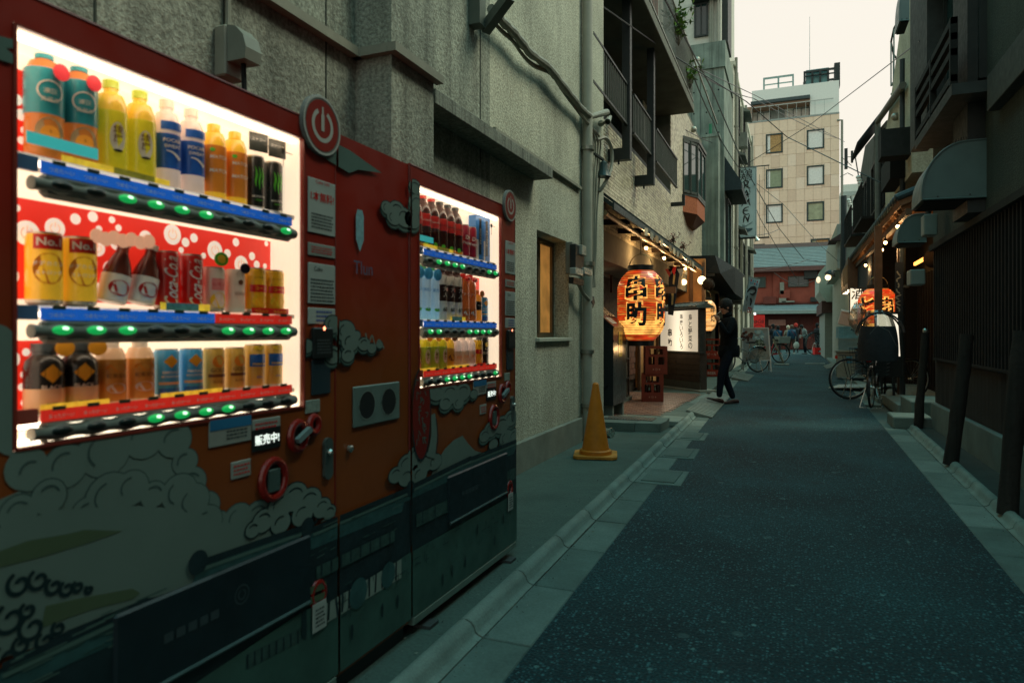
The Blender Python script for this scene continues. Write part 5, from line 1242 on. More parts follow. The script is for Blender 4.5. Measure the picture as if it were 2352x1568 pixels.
for i in range(420):
 z_ = rnd.uniform(-1, 1); a = rnd.uniform(0, 6.283); s = math.sqrt(1 - z_ * z_); n = Vector((s * math.cos(a), s * math.sin(a), z_)); c = cbp + n * .13
 u = n.orthogonal().normalized(); v_ = n.cross(u); q.add([c - u * .012, c + u * .012, c + n * .02 + v_ * .006], [(0, 1, 2)])
q.ball(cbp, .132, 16, 10); setp(q.build('cedar_ball', M('cedar ball', (.035, .022, .014), .95, .4, 30, .6, 40), smooth=False), 'dark round cedar twig ball hanging beside the globe lamp', 'cedar ball')
# ---------------------------------------------------------------- paper lanterns
def lantern(name, label, c, r, h, red, texts, lit, band=True, ribs=30, rot=0, cover=True, caplab=None):
 t = thing(name, label, 'lantern', c)
 def prof(v):                                    # v -1..1
  a = abs(v); return r * (1 - .46 * max(0, (a - .42) / .58) ** 2.2)
 m = bpy.data.materials.get(lit[0])
 if not m:
  m = bpy.data.materials.new(lit[0]); m.use_nodes = True; N = m.node_tree.nodes; L = m.node_tree.links; b_ = N['Principled BSDF']
  tc = N.new('ShaderNodeTexCoord'); n1 = N.new('ShaderNodeTexNoise'); n1.inputs['Scale'].default_value = 5; n1.inputs['Detail'].default_value = 5
  mp = N.new('ShaderNodeMapping'); mp.inputs['Scale'].default_value = (1, 1, 5); L.new(tc.outputs['Object'], mp.inputs[0]); L.new(mp.outputs[0], n1.inputs['Vector'])
  mr = N.new('ShaderNodeMapRange'); mr.inputs[1].default_value = .3; mr.inputs[2].default_value = .72; mr.inputs[3].default_value = lit[2] * .45; mr.inputs[4].default_value = lit[2] * 1.6; L.new(n1.outputs['Fac'], mr.inputs[0])
  cr = N.new('ShaderNodeValToRGB'); cr.color_ramp.elements[0].position = .49; cr.color_ramp.elements[0].color = (*lit[3], 1); cr.color_ramp.elements[1].position = .60; cr.color_ramp.elements[1].color = (1, .36, .05, 1)
  n2 = N.new('ShaderNodeTexNoise'); n2.inputs['Scale'].default_value = 1; n2.inputs['Detail'].default_value = 3; mp2 = N.new('ShaderNodeMapping'); mp2.inputs['Scale'].default_value = (4.5, 4.5, 42); L.new(tc.outputs['Object'], mp2.inputs[0]); L.new(mp2.outputs[0], n2.inputs['Vector']); L.new(n2.outputs['Fac'], cr.inputs['Fac']); L.new(cr.outputs['Color'], b_.inputs['Emission Color'])
  b_.inputs['Base Color'].default_value = (*lit[1], 1); L.new(mr.outputs[0], b_.inputs['Emission Strength']); b_.inputs['Roughness'].default_value = .35; b_.inputs['Coat Weight'].default_value = .5
 pale = glow(lit[0] + ' pale band', (1.0, .44, .09), 1.15, .6, 9)
 q = MB(); n = 40; M_ = ribs * 2; rings = []
 for i in range(M_ + 1):
  v = -1 + 2 * i / M_; rings.append((prof(v) * (1 - (.014 if i % 2 else -.006)), v * h / 2))
 ks = [1 if (band and (.08 < i / M_ < .27)) else 0 for i in range(M_)]
 q.lathe(rings, c, n, ks=ks + [0]); body = q.build('paper_body', [m, pale], t, smooth=True, angle=80)
 wires = MB()
 for i in range(1, M_, 2):
  v = -1 + 2 * i / M_; rr = prof(v) * .993; z = v * h / 2; k = 32
  wires.tube([c + Vector((rr * math.cos(2 * math.pi * j / k), rr * math.sin(2 * math.pi * j / k), z)) for j in range(k + 1)], .0028, 4, cap=False)
 wires.build('hoops', M('bamboo hoop', (.14, .05, .02), .6), body, kind='stuff')
 for sgn, nm in ((1, 'top_cap'), (-1, 'bottom_cap')):
  q = MB(); rr = prof(1) * 1.02; zz = h / 2
  q.lathe([(rr, 0), (rr, .075), (rr * .9, .075), (rr * .9, .01)], c + Vector((0, 0, zz if sgn > 0 else -zz - .075)), 28); q.build(nm, m_black, t, smooth=True)
 def on(ang, z0, lift=.006):
  def f(u, v):
   vv = max(-1, min(1, (z0 + v) / (h / 2))); rr = prof(vv) + lift; a = ang + u / r
   return c + Vector((rr * math.cos(a), rr * math.sin(a), z0 + v))
  return f
 for (s, ang, z0, w_, h_, off, halo) in texts:
  if halo:
   q = MB(); letter(q, s, on(ang, z0, .004), w=w_ * 1.10, h=h_ * 1.10, off=off * 2.6 + .05, keep=False); q.build('character_halo', pale, body)
  q = MB(); letter(q, s, on(ang, z0, .0075), w=w_, h=h_, off=off, keep=False); q.build('character', M('lantern ink', (.012, .022, .022), .5), body)
 q = MB(); q.tube([c + Vector((prof(1) * .9 * math.cos(a), 0, h / 2 + .07 + .17 * math.sin(a))) for a in [math.pi * i / 10 for i in range(11)]], .006, 6); q.build('handle', M('brass wire', (.4, .28, .12), .35, metal=.7), t, smooth=True)
 return t, body
LC = D(1472, 702, 9.72); LC = D(1472, 702, 9.72)
camdir = lambda c: math.atan2(-c.y, -c.x)
a0 = camdir(LC)
lan, lb = lantern('paper_lantern', 'big glowing red paper lantern with black characters hanging at the skewer bar', LC, .335, .99, True,
  [('串', a0 - .22, .235, .30, .34, .035, True), ('助', a0 - .22, -.13, .30, .34, .035, True), ('串', a0 + 1.05, .235, .28, .34, .035, True), ('助', a0 + 1.05, -.13, .28, .34, .035, True)],
  ('red lantern paper', (.32, .02, .01), .55, (1.0, .07, .008)))
q = MB(); q.tube([LC + Vector((0, 0, .72)), LC + Vector((-.02, .02, 1.1))], .005, 5); q.build('hanging_cord', m_black, lan)
ld = point(LC - Vector((0, 0, .62)), 3)
point(LC + Vector((.5, -.6, -.35)), .0)
L2 = D(1622, 725, 17.2)
lantern('paper_lantern', 'smaller pale glowing paper lantern behind the lit menu sign', L2, .235, .74, False,
  [('串', camdir(L2) + .75, .16, .15, .18, .02, False), ('焼', camdir(L2) + .75, -.06, .15, .18, .02, False)],
  ('cream lantern paper', (.5, .38, .2), 1.0, (1.0, .52, .18)), band=False, ribs=22)
# ---------------------------------------------------------------- menu cabinet
mcb = M('cabinet steel', (.035, .042, .042), .35, .15, 4, metal=.3)
cy0, cy1, cx1, cx0 = 8.86, 9.62, -2.19, -2.62
t = thing('menu_cabinet', 'dark steel menu cabinet with slanted top and paper leaflet beside the pillar', 'cabinet', (-2.4, 9.2, .06))
q = MB(); zf = 1.27; zb = 1.62
q.prism([(cx1, cy0, .24), (cx1, cy0, zf), (cx0, cy0, zb + .02), (cx0, cy0, .24)], (0, cy1 - cy0, 0)); q.build('body', mcb, t)
q = MB(); q.prism([(cx1 + .012, cy0 - .01, zf), (cx1 + .012, cy0 - .01, zf + .014), (cx0, cy0 - .01, zb + .045), (cx0, cy0 - .01, zb + .03)], (0, cy1 - cy0 + .02, 0)); q.build('slanted_top', M('cabinet top', (.10, .09, .07), .3, .1, metal=.5), t)
d_ = Vector((cx0 - cx1, 0, zb - zf)).normalized(); u_ = Vector((0, 1, 0)); o_ = Vector((cx1, cy0 + .25, zf + .018)) + d_ * .26
f = lambda a, b_: o_ + u_ * a + d_ * b_ + Vector((.006, 0, .008))
q = MB(); q.quad(f(-.14, -.2), f(.14, -.2), f(.14, .2), f(-.14, .2)); lf = q.build('leaflet', M('leaflet paper', (.48, .44, .34), .6), t)
q = MB(); g2 = lambda a, b_: f(a, b_) + Vector((.001, 0, .002)); ring(q, g2, .045, .055, 18, cv=.07); 
for i in range(5): q.quad(g2(-.09, -.04 - i * .03), g2(.09 - .02 * (i % 3), -.04 - i * .03), g2(.09 - .02 * (i % 3), -.052 - i * .03), g2(-.09, -.052 - i * .03))
q.build('leaflet_print', M('leaflet ink', (.20, .05, .04), .6), lf)
q = MB(); q.box(cx1, cx1 + .004, cy0 + .30, cy0 + .50, .88, 1.22); st_ = q.build('clear_sign', M('yellow sticker', (.45, .34, .05), .3, .5, 20), t)
q = MB(); vletters(q, 'やきとり', on_x(cx1 + .004, cy0 + .40, 1.05), .12, .3, 0, .01); q.build('lettering', m_txtd, st_)
for y in (cy0 + .08, cy1 - .1):
 q = MB(); q.box(cx0 + .05, cx1 - .02, y - .035, y + .035, .05, .24, bev=.005); q.build('leg', M('cabinet foot', (.14, .16, .14), .8, .2), t)
pipe_thing('vent_pipe', 'bent cream flue pipe rising between pillar and menu cabinet', 'pipe', [(-2.5, 8.5, 2.0), (-2.36, 8.5, 2.0), (-2.30, 8.5, 1.97), (-2.28, 8.5, 1.9), (-2.28, 8.5, 1.3)], .045, M('white pipe', (.42, .45, .37)))
# ---------------------------------------------------------------- beer crates
def crate(name, label, base, rz, w_, d_, h_, mat, group, logo=True, lean=0, crn=None, text=None):
 t = thing(name, label, 'crate', base, group, rotz=rz); t.rotation_euler = (lean, 0, rz)
 b = MB(); W2, D2 = w_ / 2, d_ / 2; th_ = .014
 b.box(-W2, W2, -D2, D2, 0, .015)
 def side(sx, horizontal):
  L_ = W2 if horizontal else D2
  def bx(a0, a1, z0, z1, dep=th_):
   if horizontal: b.box(a0, a1, sx * D2 - (th_ if sx > 0 else 0), sx * D2 + (0 if sx > 0 else th_), z0, z1)
   else: b.box(sx * W2 - (th_ if sx > 0 else 0), sx * W2 + (0 if sx > 0 else th_), a0, a1, z0, z1)
  e = .0 if horizontal else th_
  bx(-L_ + e, L_ - e, .015, h_ * .34); bx(-L_ + e, L_ - e, h_ * .62, h_ * .70); bx(-L_ + e, L_ - e, h_ * .92, h_)
  for a in (-L_ + e, -.025, L_ - .05 - e): bx(a, a + .05, h_ * .34, h_ * .62)
  for a in (-L_ + e, L_ - .07 - e): bx(a, a + .07, h_ * .70, h_ * .92)
  if not horizontal: bx(-.03, .03, h_ * .70, h_ * .92)
 for s_ in (-1, 1): side(s_, True); side(s_, False)
 b.box(-W2 - .008, W2 + .008, -D2 - .008, D2 + .008, h_ * .945, h_ * .965) if False else None
 b.build('shell', mat, t, local=True)
 q = MB()
 for i in range(-1, 2):
  for j in range(-1, 2):
   if rnd.random() < .75: q.lathe([(.034, 0), (.034, h_ * .5), (.013, h_ * .72), (.013, h_ * .86)], (i * w_ * .27, j * d_ * .27, .016), 10)
 q.build('bottles', M('brown glass bottle', (.03, .012, .006), .15, .1), t, local=True, kind='stuff')
 if logo:
  q = MB(); f = lambda u, v: Vector((u, -D2 - .001, h_ * .17 + v)); ring(q, f, .018, .023, 18); ring(q, f, .004, .009, 10)
  q.quad(f(-.06, -.012), f(-.04, -.012), f(-.04, .012), f(-.06, .012)); q.quad(f(.04, -.012), f(.06, -.012), f(.06, .012), f(.04, .012)); q.build('crate_mark', M('crate print', (.32, .16, .12), .6), t, local=True)
 if text:
  q = MB(); f = lambda u, v: Vector((u, -D2 - .001, h_ * .17 + v)); letter(q, text, f, w=w_ * .7, h=.07, off=.01); q.build('crate_lettering', M('crate white print', (.5, .45, .4), .6), t, local=True)
 return t
mcr = M('brown red crate', (.16, .028, .014), .55, .25, 6, dirt=.3)
cb_ = G(*c8(538, 1222), .058)
crate('beer_crate', 'lower brown beer crate of the leaning stack left of the lit menu sign', cb_, R(12), .36, .42, .46, mcr, 'beer crates outside the bar')
crate('beer_crate', 'upper brown beer crate of the leaning stack left of the lit menu sign', cb_ + Vector((.05, .0, .462)), R(16), .36, .42, .46, mcr, 'beer crates outside the bar')
cb2 = G(*c8(955, 1050), .05)
mcr2 = M('red crate', (.28, .035, .015), .5, .25, 6)
crate('beer_crate', 'lower red crate of the stack behind the lit menu sign', cb2, R(4), .52, .40, .50, mcr2, 'beer crates outside the bar', logo=False, text='BEER')
crate('beer_crate', 'upper red crate of the stack behind the lit menu sign', cb2 + Vector((.0, .0, .502)), R(6), .52, .40, .50, mcr2, 'beer crates outside the bar', logo=False, text='ビール')
# ---------------------------------------------------------------- lit menu sign
A = G(*c8(588, 1118), .055); B = G(*c8(872, 1155), .055)
ax = (B - A).normalized(); nrm = Vector((ax.y, -ax.x, 0)); Ls = (B - A).length; O = A
def sp(a, z, d=0): return O + ax * a + Vector((0, 0, z - .055)) + nrm * d
t = thing('menu_sign', 'backlit white shop sign with tiled little roof and black vertical characters', 'sign', (A + B) / 2)
def sbox(q, a0, a1, z0, z1, d0, d1):
 q.add([sp(a0, z0, d0), sp(a1, z0, d0), sp(a1, z0, d1), sp(a0, z0, d1), sp(a0, z1, d0), sp(a1, z1, d0), sp(a1, z1, d1), sp(a0, z1, d1)], [(0, 3, 2, 1), (4, 5, 6, 7), (0, 1, 5, 4), (1, 2, 6, 5), (2, 3, 7, 6), (3, 0, 4, 7)])
zl0, zl1 = .83, 1.665
q = MB(); sbox(q, 0, Ls, .06, .79, -.16, -.01); sbox(q, 0, Ls, .79, zl1 + .04, -.14, -.10); q.build('carcass', m_wood, t)
for i in range(5):
 q = MB(); sbox(q, .006, Ls * .44 - .004, .23 + i * .112, .335 + i * .112, -.01, .006 + .002 * (i % 2)); q.build('board', m_wood, t)
 q = MB(); sbox(q, Ls * .44 + .004, Ls - .006, .23 + i * .112, .335 + i * .112, -.01, .006 + .002 * ((i + 1) % 2)); q.build('board', m_wood, t)
q = MB(); sbox(q, .01, Ls, .06, .222, -.01, .004); q.build('skirt', M('sign skirt', (.05, .06, .05), .6), t)
q = MB(); sbox(q, -.02, Ls + .02, .79, .825, -.1, .03); sbox(q, Ls - .045, Ls + .0, .827, zl1, -.098, .02); sbox(q, 0, .045, .827, zl1, -.098, .02); sbox(q, -.0, Ls + .0, zl1 + .002, zl1 + .04, -.098, .02); q.build('sign_frame', m_steel, t)
q = MB(); sbox(q, .047, Ls - .047, zl0, zl1, -.098, 0)
def panel_mat():
 m = bpy.data.materials.new('backlit sign panel'); m.use_nodes = True; N = m.node_tree.nodes; L = m.node_tree.links; b_ = N['Principled BSDF']
 gp_ = N.new('ShaderNodeNewGeometry'); vm = N.new('ShaderNodeVectorMath'); vm.operation = 'DOT_PRODUCT'; vm.inputs[1].default_value = tuple(ax); L.new(gp_.outputs['Position'], vm.inputs[0])
 sb_ = N.new('ShaderNodeMath'); sb_.operation = 'SUBTRACT'; sb_.inputs[1].default_value = (A + ax * Ls * .50).dot(ax); L.new(vm.outputs['Value'], sb_.inputs[0])
 ab = N.new('ShaderNodeMath'); ab.operation = 'ABSOLUTE'; L.new(sb_.outputs[0], ab.inputs[0])
 mr = N.new('ShaderNodeMapRange'); mr.interpolation_type = 'SMOOTHSTEP'; mr.inputs[1].default_value = 0; mr.inputs[2].default_value = Ls * .34; mr.inputs[3].default_value = 1.05; mr.inputs[4].default_value = .46; L.new(ab.outputs[0], mr.inputs[0])
 b_.inputs['Base Color'].default_value = (.4, .36, .28, 1); b_.inputs['Emission Color'].default_value = (1, .86, .62, 1); L.new(mr.outputs[0], b_.inputs['Emission Strength']); return m
pn = q.build('lit_panel', panel_mat(), t)      # the tube lamp stands behind the middle of the panel
q = MB(); fs_ = lambda a, z: (lambda u, v: sp(a + u, z + v, .002)); zc_ = (zl0 + zl1) / 2
k_ = Ls / (872 - 588)
vletters(q, '鳥と野菜の', fs_((808 - 588) * k_, 1.235), .15, .72, None, .012); vletters(q, '串焼いろいろ', fs_((748 - 588) * k_, 1.235), .145, .74, None, .012)
q.build('lettering', m_txtd, pn); q = MB(); vletters(q, '串助', fs_((667 - 588) * k_, 1.11), .15, .42, None, .03, .1); q.build('bold_lettering', m_txtd, pn)
rf = MB(); 
rf.add([sp(-.05, 1.70, .14), sp(Ls + .09, 1.70, .14), sp(Ls + .09, 1.735, .14), sp(-.05, 1.735, .14), sp(-.05, 1.80, -.10), sp(Ls + .09, 1.80, -.10), sp(Ls + .09, 1.74, -.26), sp(-.05, 1.74, -.26), sp(-.05, 1.70, -.26), sp(Ls + .09, 1.70, -.26)],
       [(0, 1, 2, 3), (3, 2, 5, 4), (4, 5, 6, 7), (7, 6, 9, 8), (8, 9, 1, 0), (0, 3, 4, 7, 8), (1, 9, 6, 5, 2)])
ro = rf.build('little_roof', M('sign roof', (.06, .09, .09), .35, .2), t)
for i in range(12):
 a = -.03 + i * (Ls + .1) / 11.2; q = MB(); q.tube([sp(a, 1.745, .14), sp(a, 1.812, -.10)], .014, 6); q.build('roof_roll', M('sign roof roll', (.08, .11, .11), .35), ro, smooth=True)
q = MB(); q.tube([sp(-.05, 1.815, -.10), sp(Ls + .09, 1.815, -.10)], .022, 8); q.build('ridge', M('sign roof', (.06, .09, .09)), ro, smooth=True)
point(sp(Ls * .5, 1.0, .28), 2.2, (1, .82, .55), .1)
q = MB(); q.prism([sp(-.2, .02, -.35), sp(Ls + .14, .02, -.35), sp(Ls + .14, .02, .10), sp(-.2, .02, .10)], (0, 0, .05)); setp(q.build('sign_plinth', m_pl), 'low concrete base slab under the lit menu sign', 'base slab')
sl = [G(1393, 975, .12), G(1410, 958, .12), G(1510, 985, .12), G(1520, 1000, .12)]
for k, (x0, x1, y0, y1, mt_, lab) in enumerate(((-2.22, -1.72, 7.9, 8.55, mc3, 'left half of the cracked concrete step slab'), (-1.715, -1.42, 7.98, 8.62, m_conc, 'right half of the cracked concrete step slab'))):
 q = MB(); q.prism([(x0, y0, .046), (x1, y0 + .03, .046), (x1 + .02, y0 + .3, .046), (x1, y1, .046), (x0, y1, .046)], (0, 0, .10)); setp(q.build('step_slab', mt_), lab + ' by the pillar', 'step slab', 'cracked step slab halves')
t = thing('drain_grate', 'ribbed drain cover set in the step slab beside the menu cabinet', 'drain cover', (-1.85, 8.35, .146))
q = MB(); q.box(-2.15, -1.55, 8.2, 8.50, .1465, .152); q.build('plate', M('drain plate', (.05, .06, .055), .6, metal=.3), t)
q = MB()
for i in range(16): q.box(-2.13 + i * .036, -2.115 + i * .036, 8.22, 8.48, .1525, .157)
q.build('ribs', M('drain rib', (.12, .14, .13), .5, metal=.4), t, kind='stuff')
def ramp(name, label, quad_, h0, h1, n=22, mat=None, group='ribbed kerb ramps along the alley'):
 a, b_, c_, d__ = [Vector(p) for p in quad_]     # a,b street side (near, far), c,d house side (far, near)
 a.z = b_.z = h0; c_.z = d__.z = h1
 t = thing(name, label, 'kerb ramp', (a + c_) / 2, group); dz = Vector((0, 0, .014))
 q = MB(); q.add([a, b_, c_, d__, a + dz, b_ + dz, c_ + dz, d__ + dz, Vector((d__.x, d__.y, .0)), Vector((c_.x, c_.y, .0))], [(4, 5, 6, 7), (0, 1, 5, 4), (1, 9, 2, 6, 5), (0, 4, 7, 3, 8), (3, 7, 6, 2), (8, 3, 2, 9)]); q.build('plate', mat or M('ramp steel', (.16, .20, .18), .5, .2, metal=.3), t)
 q = MB()
 for i in range(n):
  u = (i + .25) / n; v = (i + .6) / n; p0, p1, p2, p3 = a.lerp(b_, u), a.lerp(b_, v), d__.lerp(c_, v), d__.lerp(c_, u)
  q.prism([p0 + dz * 1.02, p1 + dz * 1.02, p2 + dz * 1.02, p3 + dz * 1.02], (0, 0, .007))
 q.build('ribs', M('ramp rib', (.26, .31, .27), .45, .1, metal=.3), t, kind='stuff'); return t
ramp('kerb_ramp', 'ribbed grey steel ramp lying on the kerb in front of the bar porch', [G(*c8(955, 1348)), G(*c8(1085, 1195)), G(*c8(960, 1195)), G(*c8(775, 1330))], .004, .075)
ramp('kerb_ramp', 'smaller ribbed steel ramp behind the walking man', [G(*c8(1205, 1090)), G(*c8(1250, 1050)), G(*c8(1120, 1035)), G(*c8(1090, 1080))], .004, .06, 14)
def sprig(name, label, base, n, h, spread, mats_, leaf=.03, cat='plant'):
 t = thing(name, label, cat, base); g = random.Random(int(base[0] * 1000)); q = MB(); st_ = MB()
 for i in range(n):
  a = g.uniform(0, 6.28); top = Vector(base) + Vector((math.cos(a) * spread * g.random(), math.sin(a) * spread * g.random(), h * g.uniform(.5, 1)))
  mid = Vector(base).lerp(top, .5) + Vector((0, 0, h * .1)); st_.tube([Vector(base), mid, top], .003, 4)
  for k in range(7):
   p = mid.lerp(top, g.random()) if k else top; d = Vector((g.uniform(-1, 1), g.uniform(-1, 1), g.uniform(-.4, .9))).normalized() * leaf * g.uniform(.6, 1.4); s_ = d.cross(Vector((g.uniform(-1, 1), g.uniform(-1, 1), 1))).normalized() * leaf * .25
   q.add([p, p + d * .5 + s_, p + d, p + d * .5 - s_], [(0, 1, 2, 3)], g.randrange(2))
 q.build('leaves', mats_, t, kind='stuff'); st_.build('stems', M('stem', (.06, .05, .03)), t, kind='stuff'); return t
mlr = [M('red leaf', (.22, .03, .025), .6), M('brown leaf', (.10, .06, .04), .6)]; mlg = [M('green leaf', (.06, .13, .03), .6), M('dark leaf', (.03, .07, .03), .6)]
sprig('red_plant', 'reddish spiky plant growing on top of the eave, nearer one', W(*c9(915, 300), -2.15), 9, .34, .16, mlr, .06)
sprig('red_plant', 'low reddish plant growing on top of the eave, farther one', W(*c9(1040, 355), -2.15), 8, .26, .2, mlr, .06)
sprig('green_plant', 'small green leafy sprig on the red crate stack', G(*c8(930, 1030), .05) + Vector((-.1, -.1, 1.0)), 6, .22, .12, mlg, .07)
for k, (x, y) in enumerate(((655, 190), (650, 270), (722, 540))):
 sprig('balcony_plant', ('bright green creeper at the top of the balcony rail', 'trailing green creeper lower on the balcony rail', 'small pale shrub at the far end of the balcony rail')[k], W(*c7(x, y + 20), XO + .03), 16, .5, .35, [M('bright leaf', (.12, .24, .03), .6), M('green leaf', (.06, .13, .03))], .10)
q = MB(); g = random.Random(77)
for i in range(900):
 left = g.random() < .6; y = g.uniform(1.2, 9.8)
 if left: x = kL(y) + abs(g.gauss(0, .035)) + .004 if g.random() < .7 else kL(y) - .12 - abs(g.gauss(0, .12))
 else: x = kR(y) - abs(g.gauss(0, .035)) - .004
 z = .011 if (not left or x > kL(y)) else .048; s_ = g.uniform(.002, .007) * (2.2 if g.random() < .06 else 1); a = g.uniform(0, 6.28)
 p = [Vector((x + s_ * math.cos(a + k * 1.57) * (1 if k % 2 else .55), y + s_ * math.sin(a + k * 1.57) * (1 if k % 2 else .55), z + (.003 if k == 1 else 0))) for k in range(4)]
 q.add(p, [(0, 1, 2, 3)], g.choice((0, 0, 0, 1, 2)))
q.build('leaf_litter', [M('dark grit', (.015, .018, .014), .9), M('dead leaf', (.10, .07, .035), .9), M('pale grit', (.22, .24, .2), .9)], None, kind='stuff')
# ================================================================ LEFT, FARTHER UP THE ALLEY
m_tc = M('weathered concrete', (.20, .25, .21), .9, .3, 1.4, .6, 20, streak=.8, streak_scale=1.3, dirt=.5)
t = thing('concrete_building', 'weathered green grey bare concrete tower behind the tiled house', 'building', (-2.4, 21, 0))
q = MB(); q.box(-6, -1.83, 20.6, 23.4, 0, 8.9); q.build('wall', m_tc, t)
q = MB(); q.box(-6, -1.79, 20.55, 23.45, 8.9, 9.65); q.build('parapet', m_tc, t)
for x in (-2.75, -2.5, -2.15):
 q = MB(); q.box(x, x + .015, 20.585, 20.6, 3, 8.9); q.build('form_joint', M('form joint', (.09, .11, .10), .9), t)
g = random.Random(2)
q = MB()
for i in range(9):
 for x in (-2.68, -2.32, -1.98): q.lathe([(.025, 0), (.02, .002)], (x, 20.597, 3.3 + i * .62), 8, axis=(0, -1, 0))
q.build('tie_holes', m_dark, t, kind='stuff')
p = D(*c7(765, 382), 20.5)
q = MB(); q.ball(p, .12, 14, 8); q.lathe([(.10, -.02), (.13, -.2)], p, 14); setp(q.build('vent_hood', M('vent steel', (.35, .36, .3)), smooth=True), 'pale round vent hood on the weathered concrete tower', 'vent')
t = thing('annex', 'low stained concrete annex in front of the concrete tower', 'building', (-2.2, 20.2, 0))
q = MB(); q.box(-2.9, -1.93, 20.0, 20.54, 0, 6.75); q.box(-2.9, -1.90, 19.98, 20.54, 6.75, 6.83); q.build('wall', m_tc, t)
q = MB(); q.box(-2.2, -2.12, 20.1, 20.2, 6.83, 7.15); q.build('green_post', M('green post', (.03, .16, .09), .7), t)
m_white = M('white render', (.5, .5, .43), .8, .1, dirt=.2)
t = thing('white_penthouse', 'white penthouse with tall dark windows and pipes on top of the concrete tower', 'building', (-2.4, 22, 9.65))
q = MB(); q.box(-6, -1.95, 20.9, 26, 9.651, 15); q.build('wall', m_white, t)
def win_y(par, x0, x1, z0, z1, Y, fr, gl, d=.06, panes=2):
 q = MB(); f = .05
 q.box(x0, x1, Y - d, Y, z0, z0 + f); q.box(x0, x1, Y - d, Y, z1 - f, z1); q.box(x0, x0 + f, Y - d, Y, z0 + f, z1 - f); q.box(x1 - f, x1, Y - d, Y, z0 + f, z1 - f)
 for i in range(1, panes): xm = x0 + (x1 - x0) * i / panes; q.box(xm - .02, xm + .02, Y - d, Y, z0 + f, z1 - f)
 o = q.build('window', fr, par)
 for i in range(panes):
  xa = x0 + f + (x1 - x0 - 2 * f) * i / panes; xb = x0 + f + (x1 - x0 - 2 * f) * (i + 1) / panes
  MB().box(xa, xb, Y - d * .5, Y - d * .4, z0 + f, z1 - f).build('pane', gl[i % len(gl)] if isinstance(gl, list) else gl, o)
 return o
def win_x(par, X, sg, y0, y1, z0, z1, fr, gl, d=.06, panes=2):
 q = MB(); f = .05; a, b_ = X, X + sg * d
 q.box(a, b_, y0, y1, z0, z0 + f); q.box(a, b_, y0, y1, z1 - f, z1); q.box(a, b_, y0, y0 + f, z0 + f, z1 - f); q.box(a, b_, y1 - f, y1, z0 + f, z1 - f)
 for i in range(1, panes): ym = y0 + (y1 - y0) * i / panes; q.box(a, b_, ym - .02, ym + .02, z0 + f, z1 - f)
 o = q.build('window', fr, par)
 for i in range(panes):
  ya = y0 + f + (y1 - y0 - 2 * f) * i / panes; yb = y0 + f + (y1 - y0 - 2 * f) * (i + 1) / panes
  MB().box(X + sg * d * .4, X + sg * d * .5, ya, yb, z0 + f, z1 - f).build('pane', gl, o)
 return o
gdk = glass('street window glass', (.1, .14, .14), .05, .05, (.02, .045, .045), .94, gain=.25)
a = D(*c7(748, 30), 20.88); b = D(*c7(835, 225), 20.88)
win_y(t, a.x, b.x, b.z, a.z, 20.898, m_steel, gdk)
q = MB(); q.box(a.x - .05, b.x + .35, 20.6, 20.898, a.z + .02, a.z + .08); q.build('window_hood', m_steel, t)
a = D(*c7(878, 0), 21.5)
q = MB(); q.box(-1.95, -1.78, 21.3, 22.6, 9.9, 12.2); q.build('side_bay', m_steel, t)
for x in (862, 850, 895):
 p = D(*c7(x, 200), 20.8); q = MB(); q.tube([(p.x, 20.80, 9.7), (p.x, 20.80, 14)], .035, 8); q.build('pipe', m_pipe, t, smooth=True)
t = thing('white_building', 'pale narrow building with stacked pipes and small dark windows along the left side', 'building', (-1.9, 28, 0))
q = MB(); q.box(-6, -1.80, 23.46, 34, 0, 10.0); q.box(-6, -1.74, 23.46, 34, 10.0, 10.12); q.build('wall', M('pale render', (.62, .62, .52), .8, .15, 1.5, dirt=.3), t)
for y in (24.2, 27.0, 30.4):
 for z in (3.4, 5.9, 8.2):
  win_x(t, -1.80, 1, y, y + 1.3, z, z + 1.25, m_steel, gdk, .09)
  q = MB(); q.prism([(-1.8, y - .1, z + 1.5), (-1.45, y - .1, z + 1.3), (-1.45, y - .1, z + 1.26), (-1.8, y - .1, z + 1.32)], (0, 1.5, 0)); 
  if (int(y) + int(z)) % 2: q.build('window_hood', M('hood grey', (.13, .15, .13), .6), t)
for k, y in enumerate((23.7, 24.0, 26.4, 28.8, 29.1, 32.2, 33.4, 33.7)):
 q = MB(); q.tube([(-1.72, y, .5), (-1.72, y, 10.3 - .4 * (k % 3))], .05, 8)
 for z in (2, 4, 6, 8): q.lathe([(.07, 0), (.07, .06)], (-1.72, y, z), 8)
 q.build('pipe', m_pipe, t, smooth=True)
q = MB()
for (y, z) in ((25.8, 7.9), (28.2, 5.5), (31.9, 7.4)): q.box(-1.8, -1.5, y, y + .45, z, z + .5)
q.build('air_conditioner', M('hood grey', (.13, .15, .13)), t, kind='stuff')
t = thing('shop_awning', 'dark box shaped shop awning past the skewer bar with orange lit underside', 'awning', (-1.9, 19.5, 2.4))
q = MB(); q.add([(-2.95, 17.3, 2.72), (-1.62, 17.3, 2.66), (-1.45, 22.9, 2.28), (-2.95, 22.9, 2.28), (-2.95, 17.3, 3.12), (-1.75, 17.3, 3.10), (-1.45, 22.9, 3.08), (-2.95, 22.9, 3.1), (-1.45, 19.6, 2.28), (-1.45, 19.6, 3.0)],
              [(0, 3, 2, 8, 1), (4, 5, 9, 6, 7), (0, 1, 5, 4), (1, 8, 9, 5), (8, 2, 6, 9), (2, 3, 7, 6), (3, 0, 4, 7)])
q.build('canopy', M('awning cloth', (.008, .014, .016), .75, .2), t)
q = MB(); q.box(-2.9, -1.75, 17.32, 17.36, 2.60, 2.66); q.build('edge_bar', m_steel, t)
pl_ = D(*c9(1290, 395), 17.9)
q = MB(); q.box(-2.6, -2.15, 17.7, 17.9, 2.56, 2.62); q.build('strip_lamp', glow('strip lamp', (1, .55, .18), 6), t)
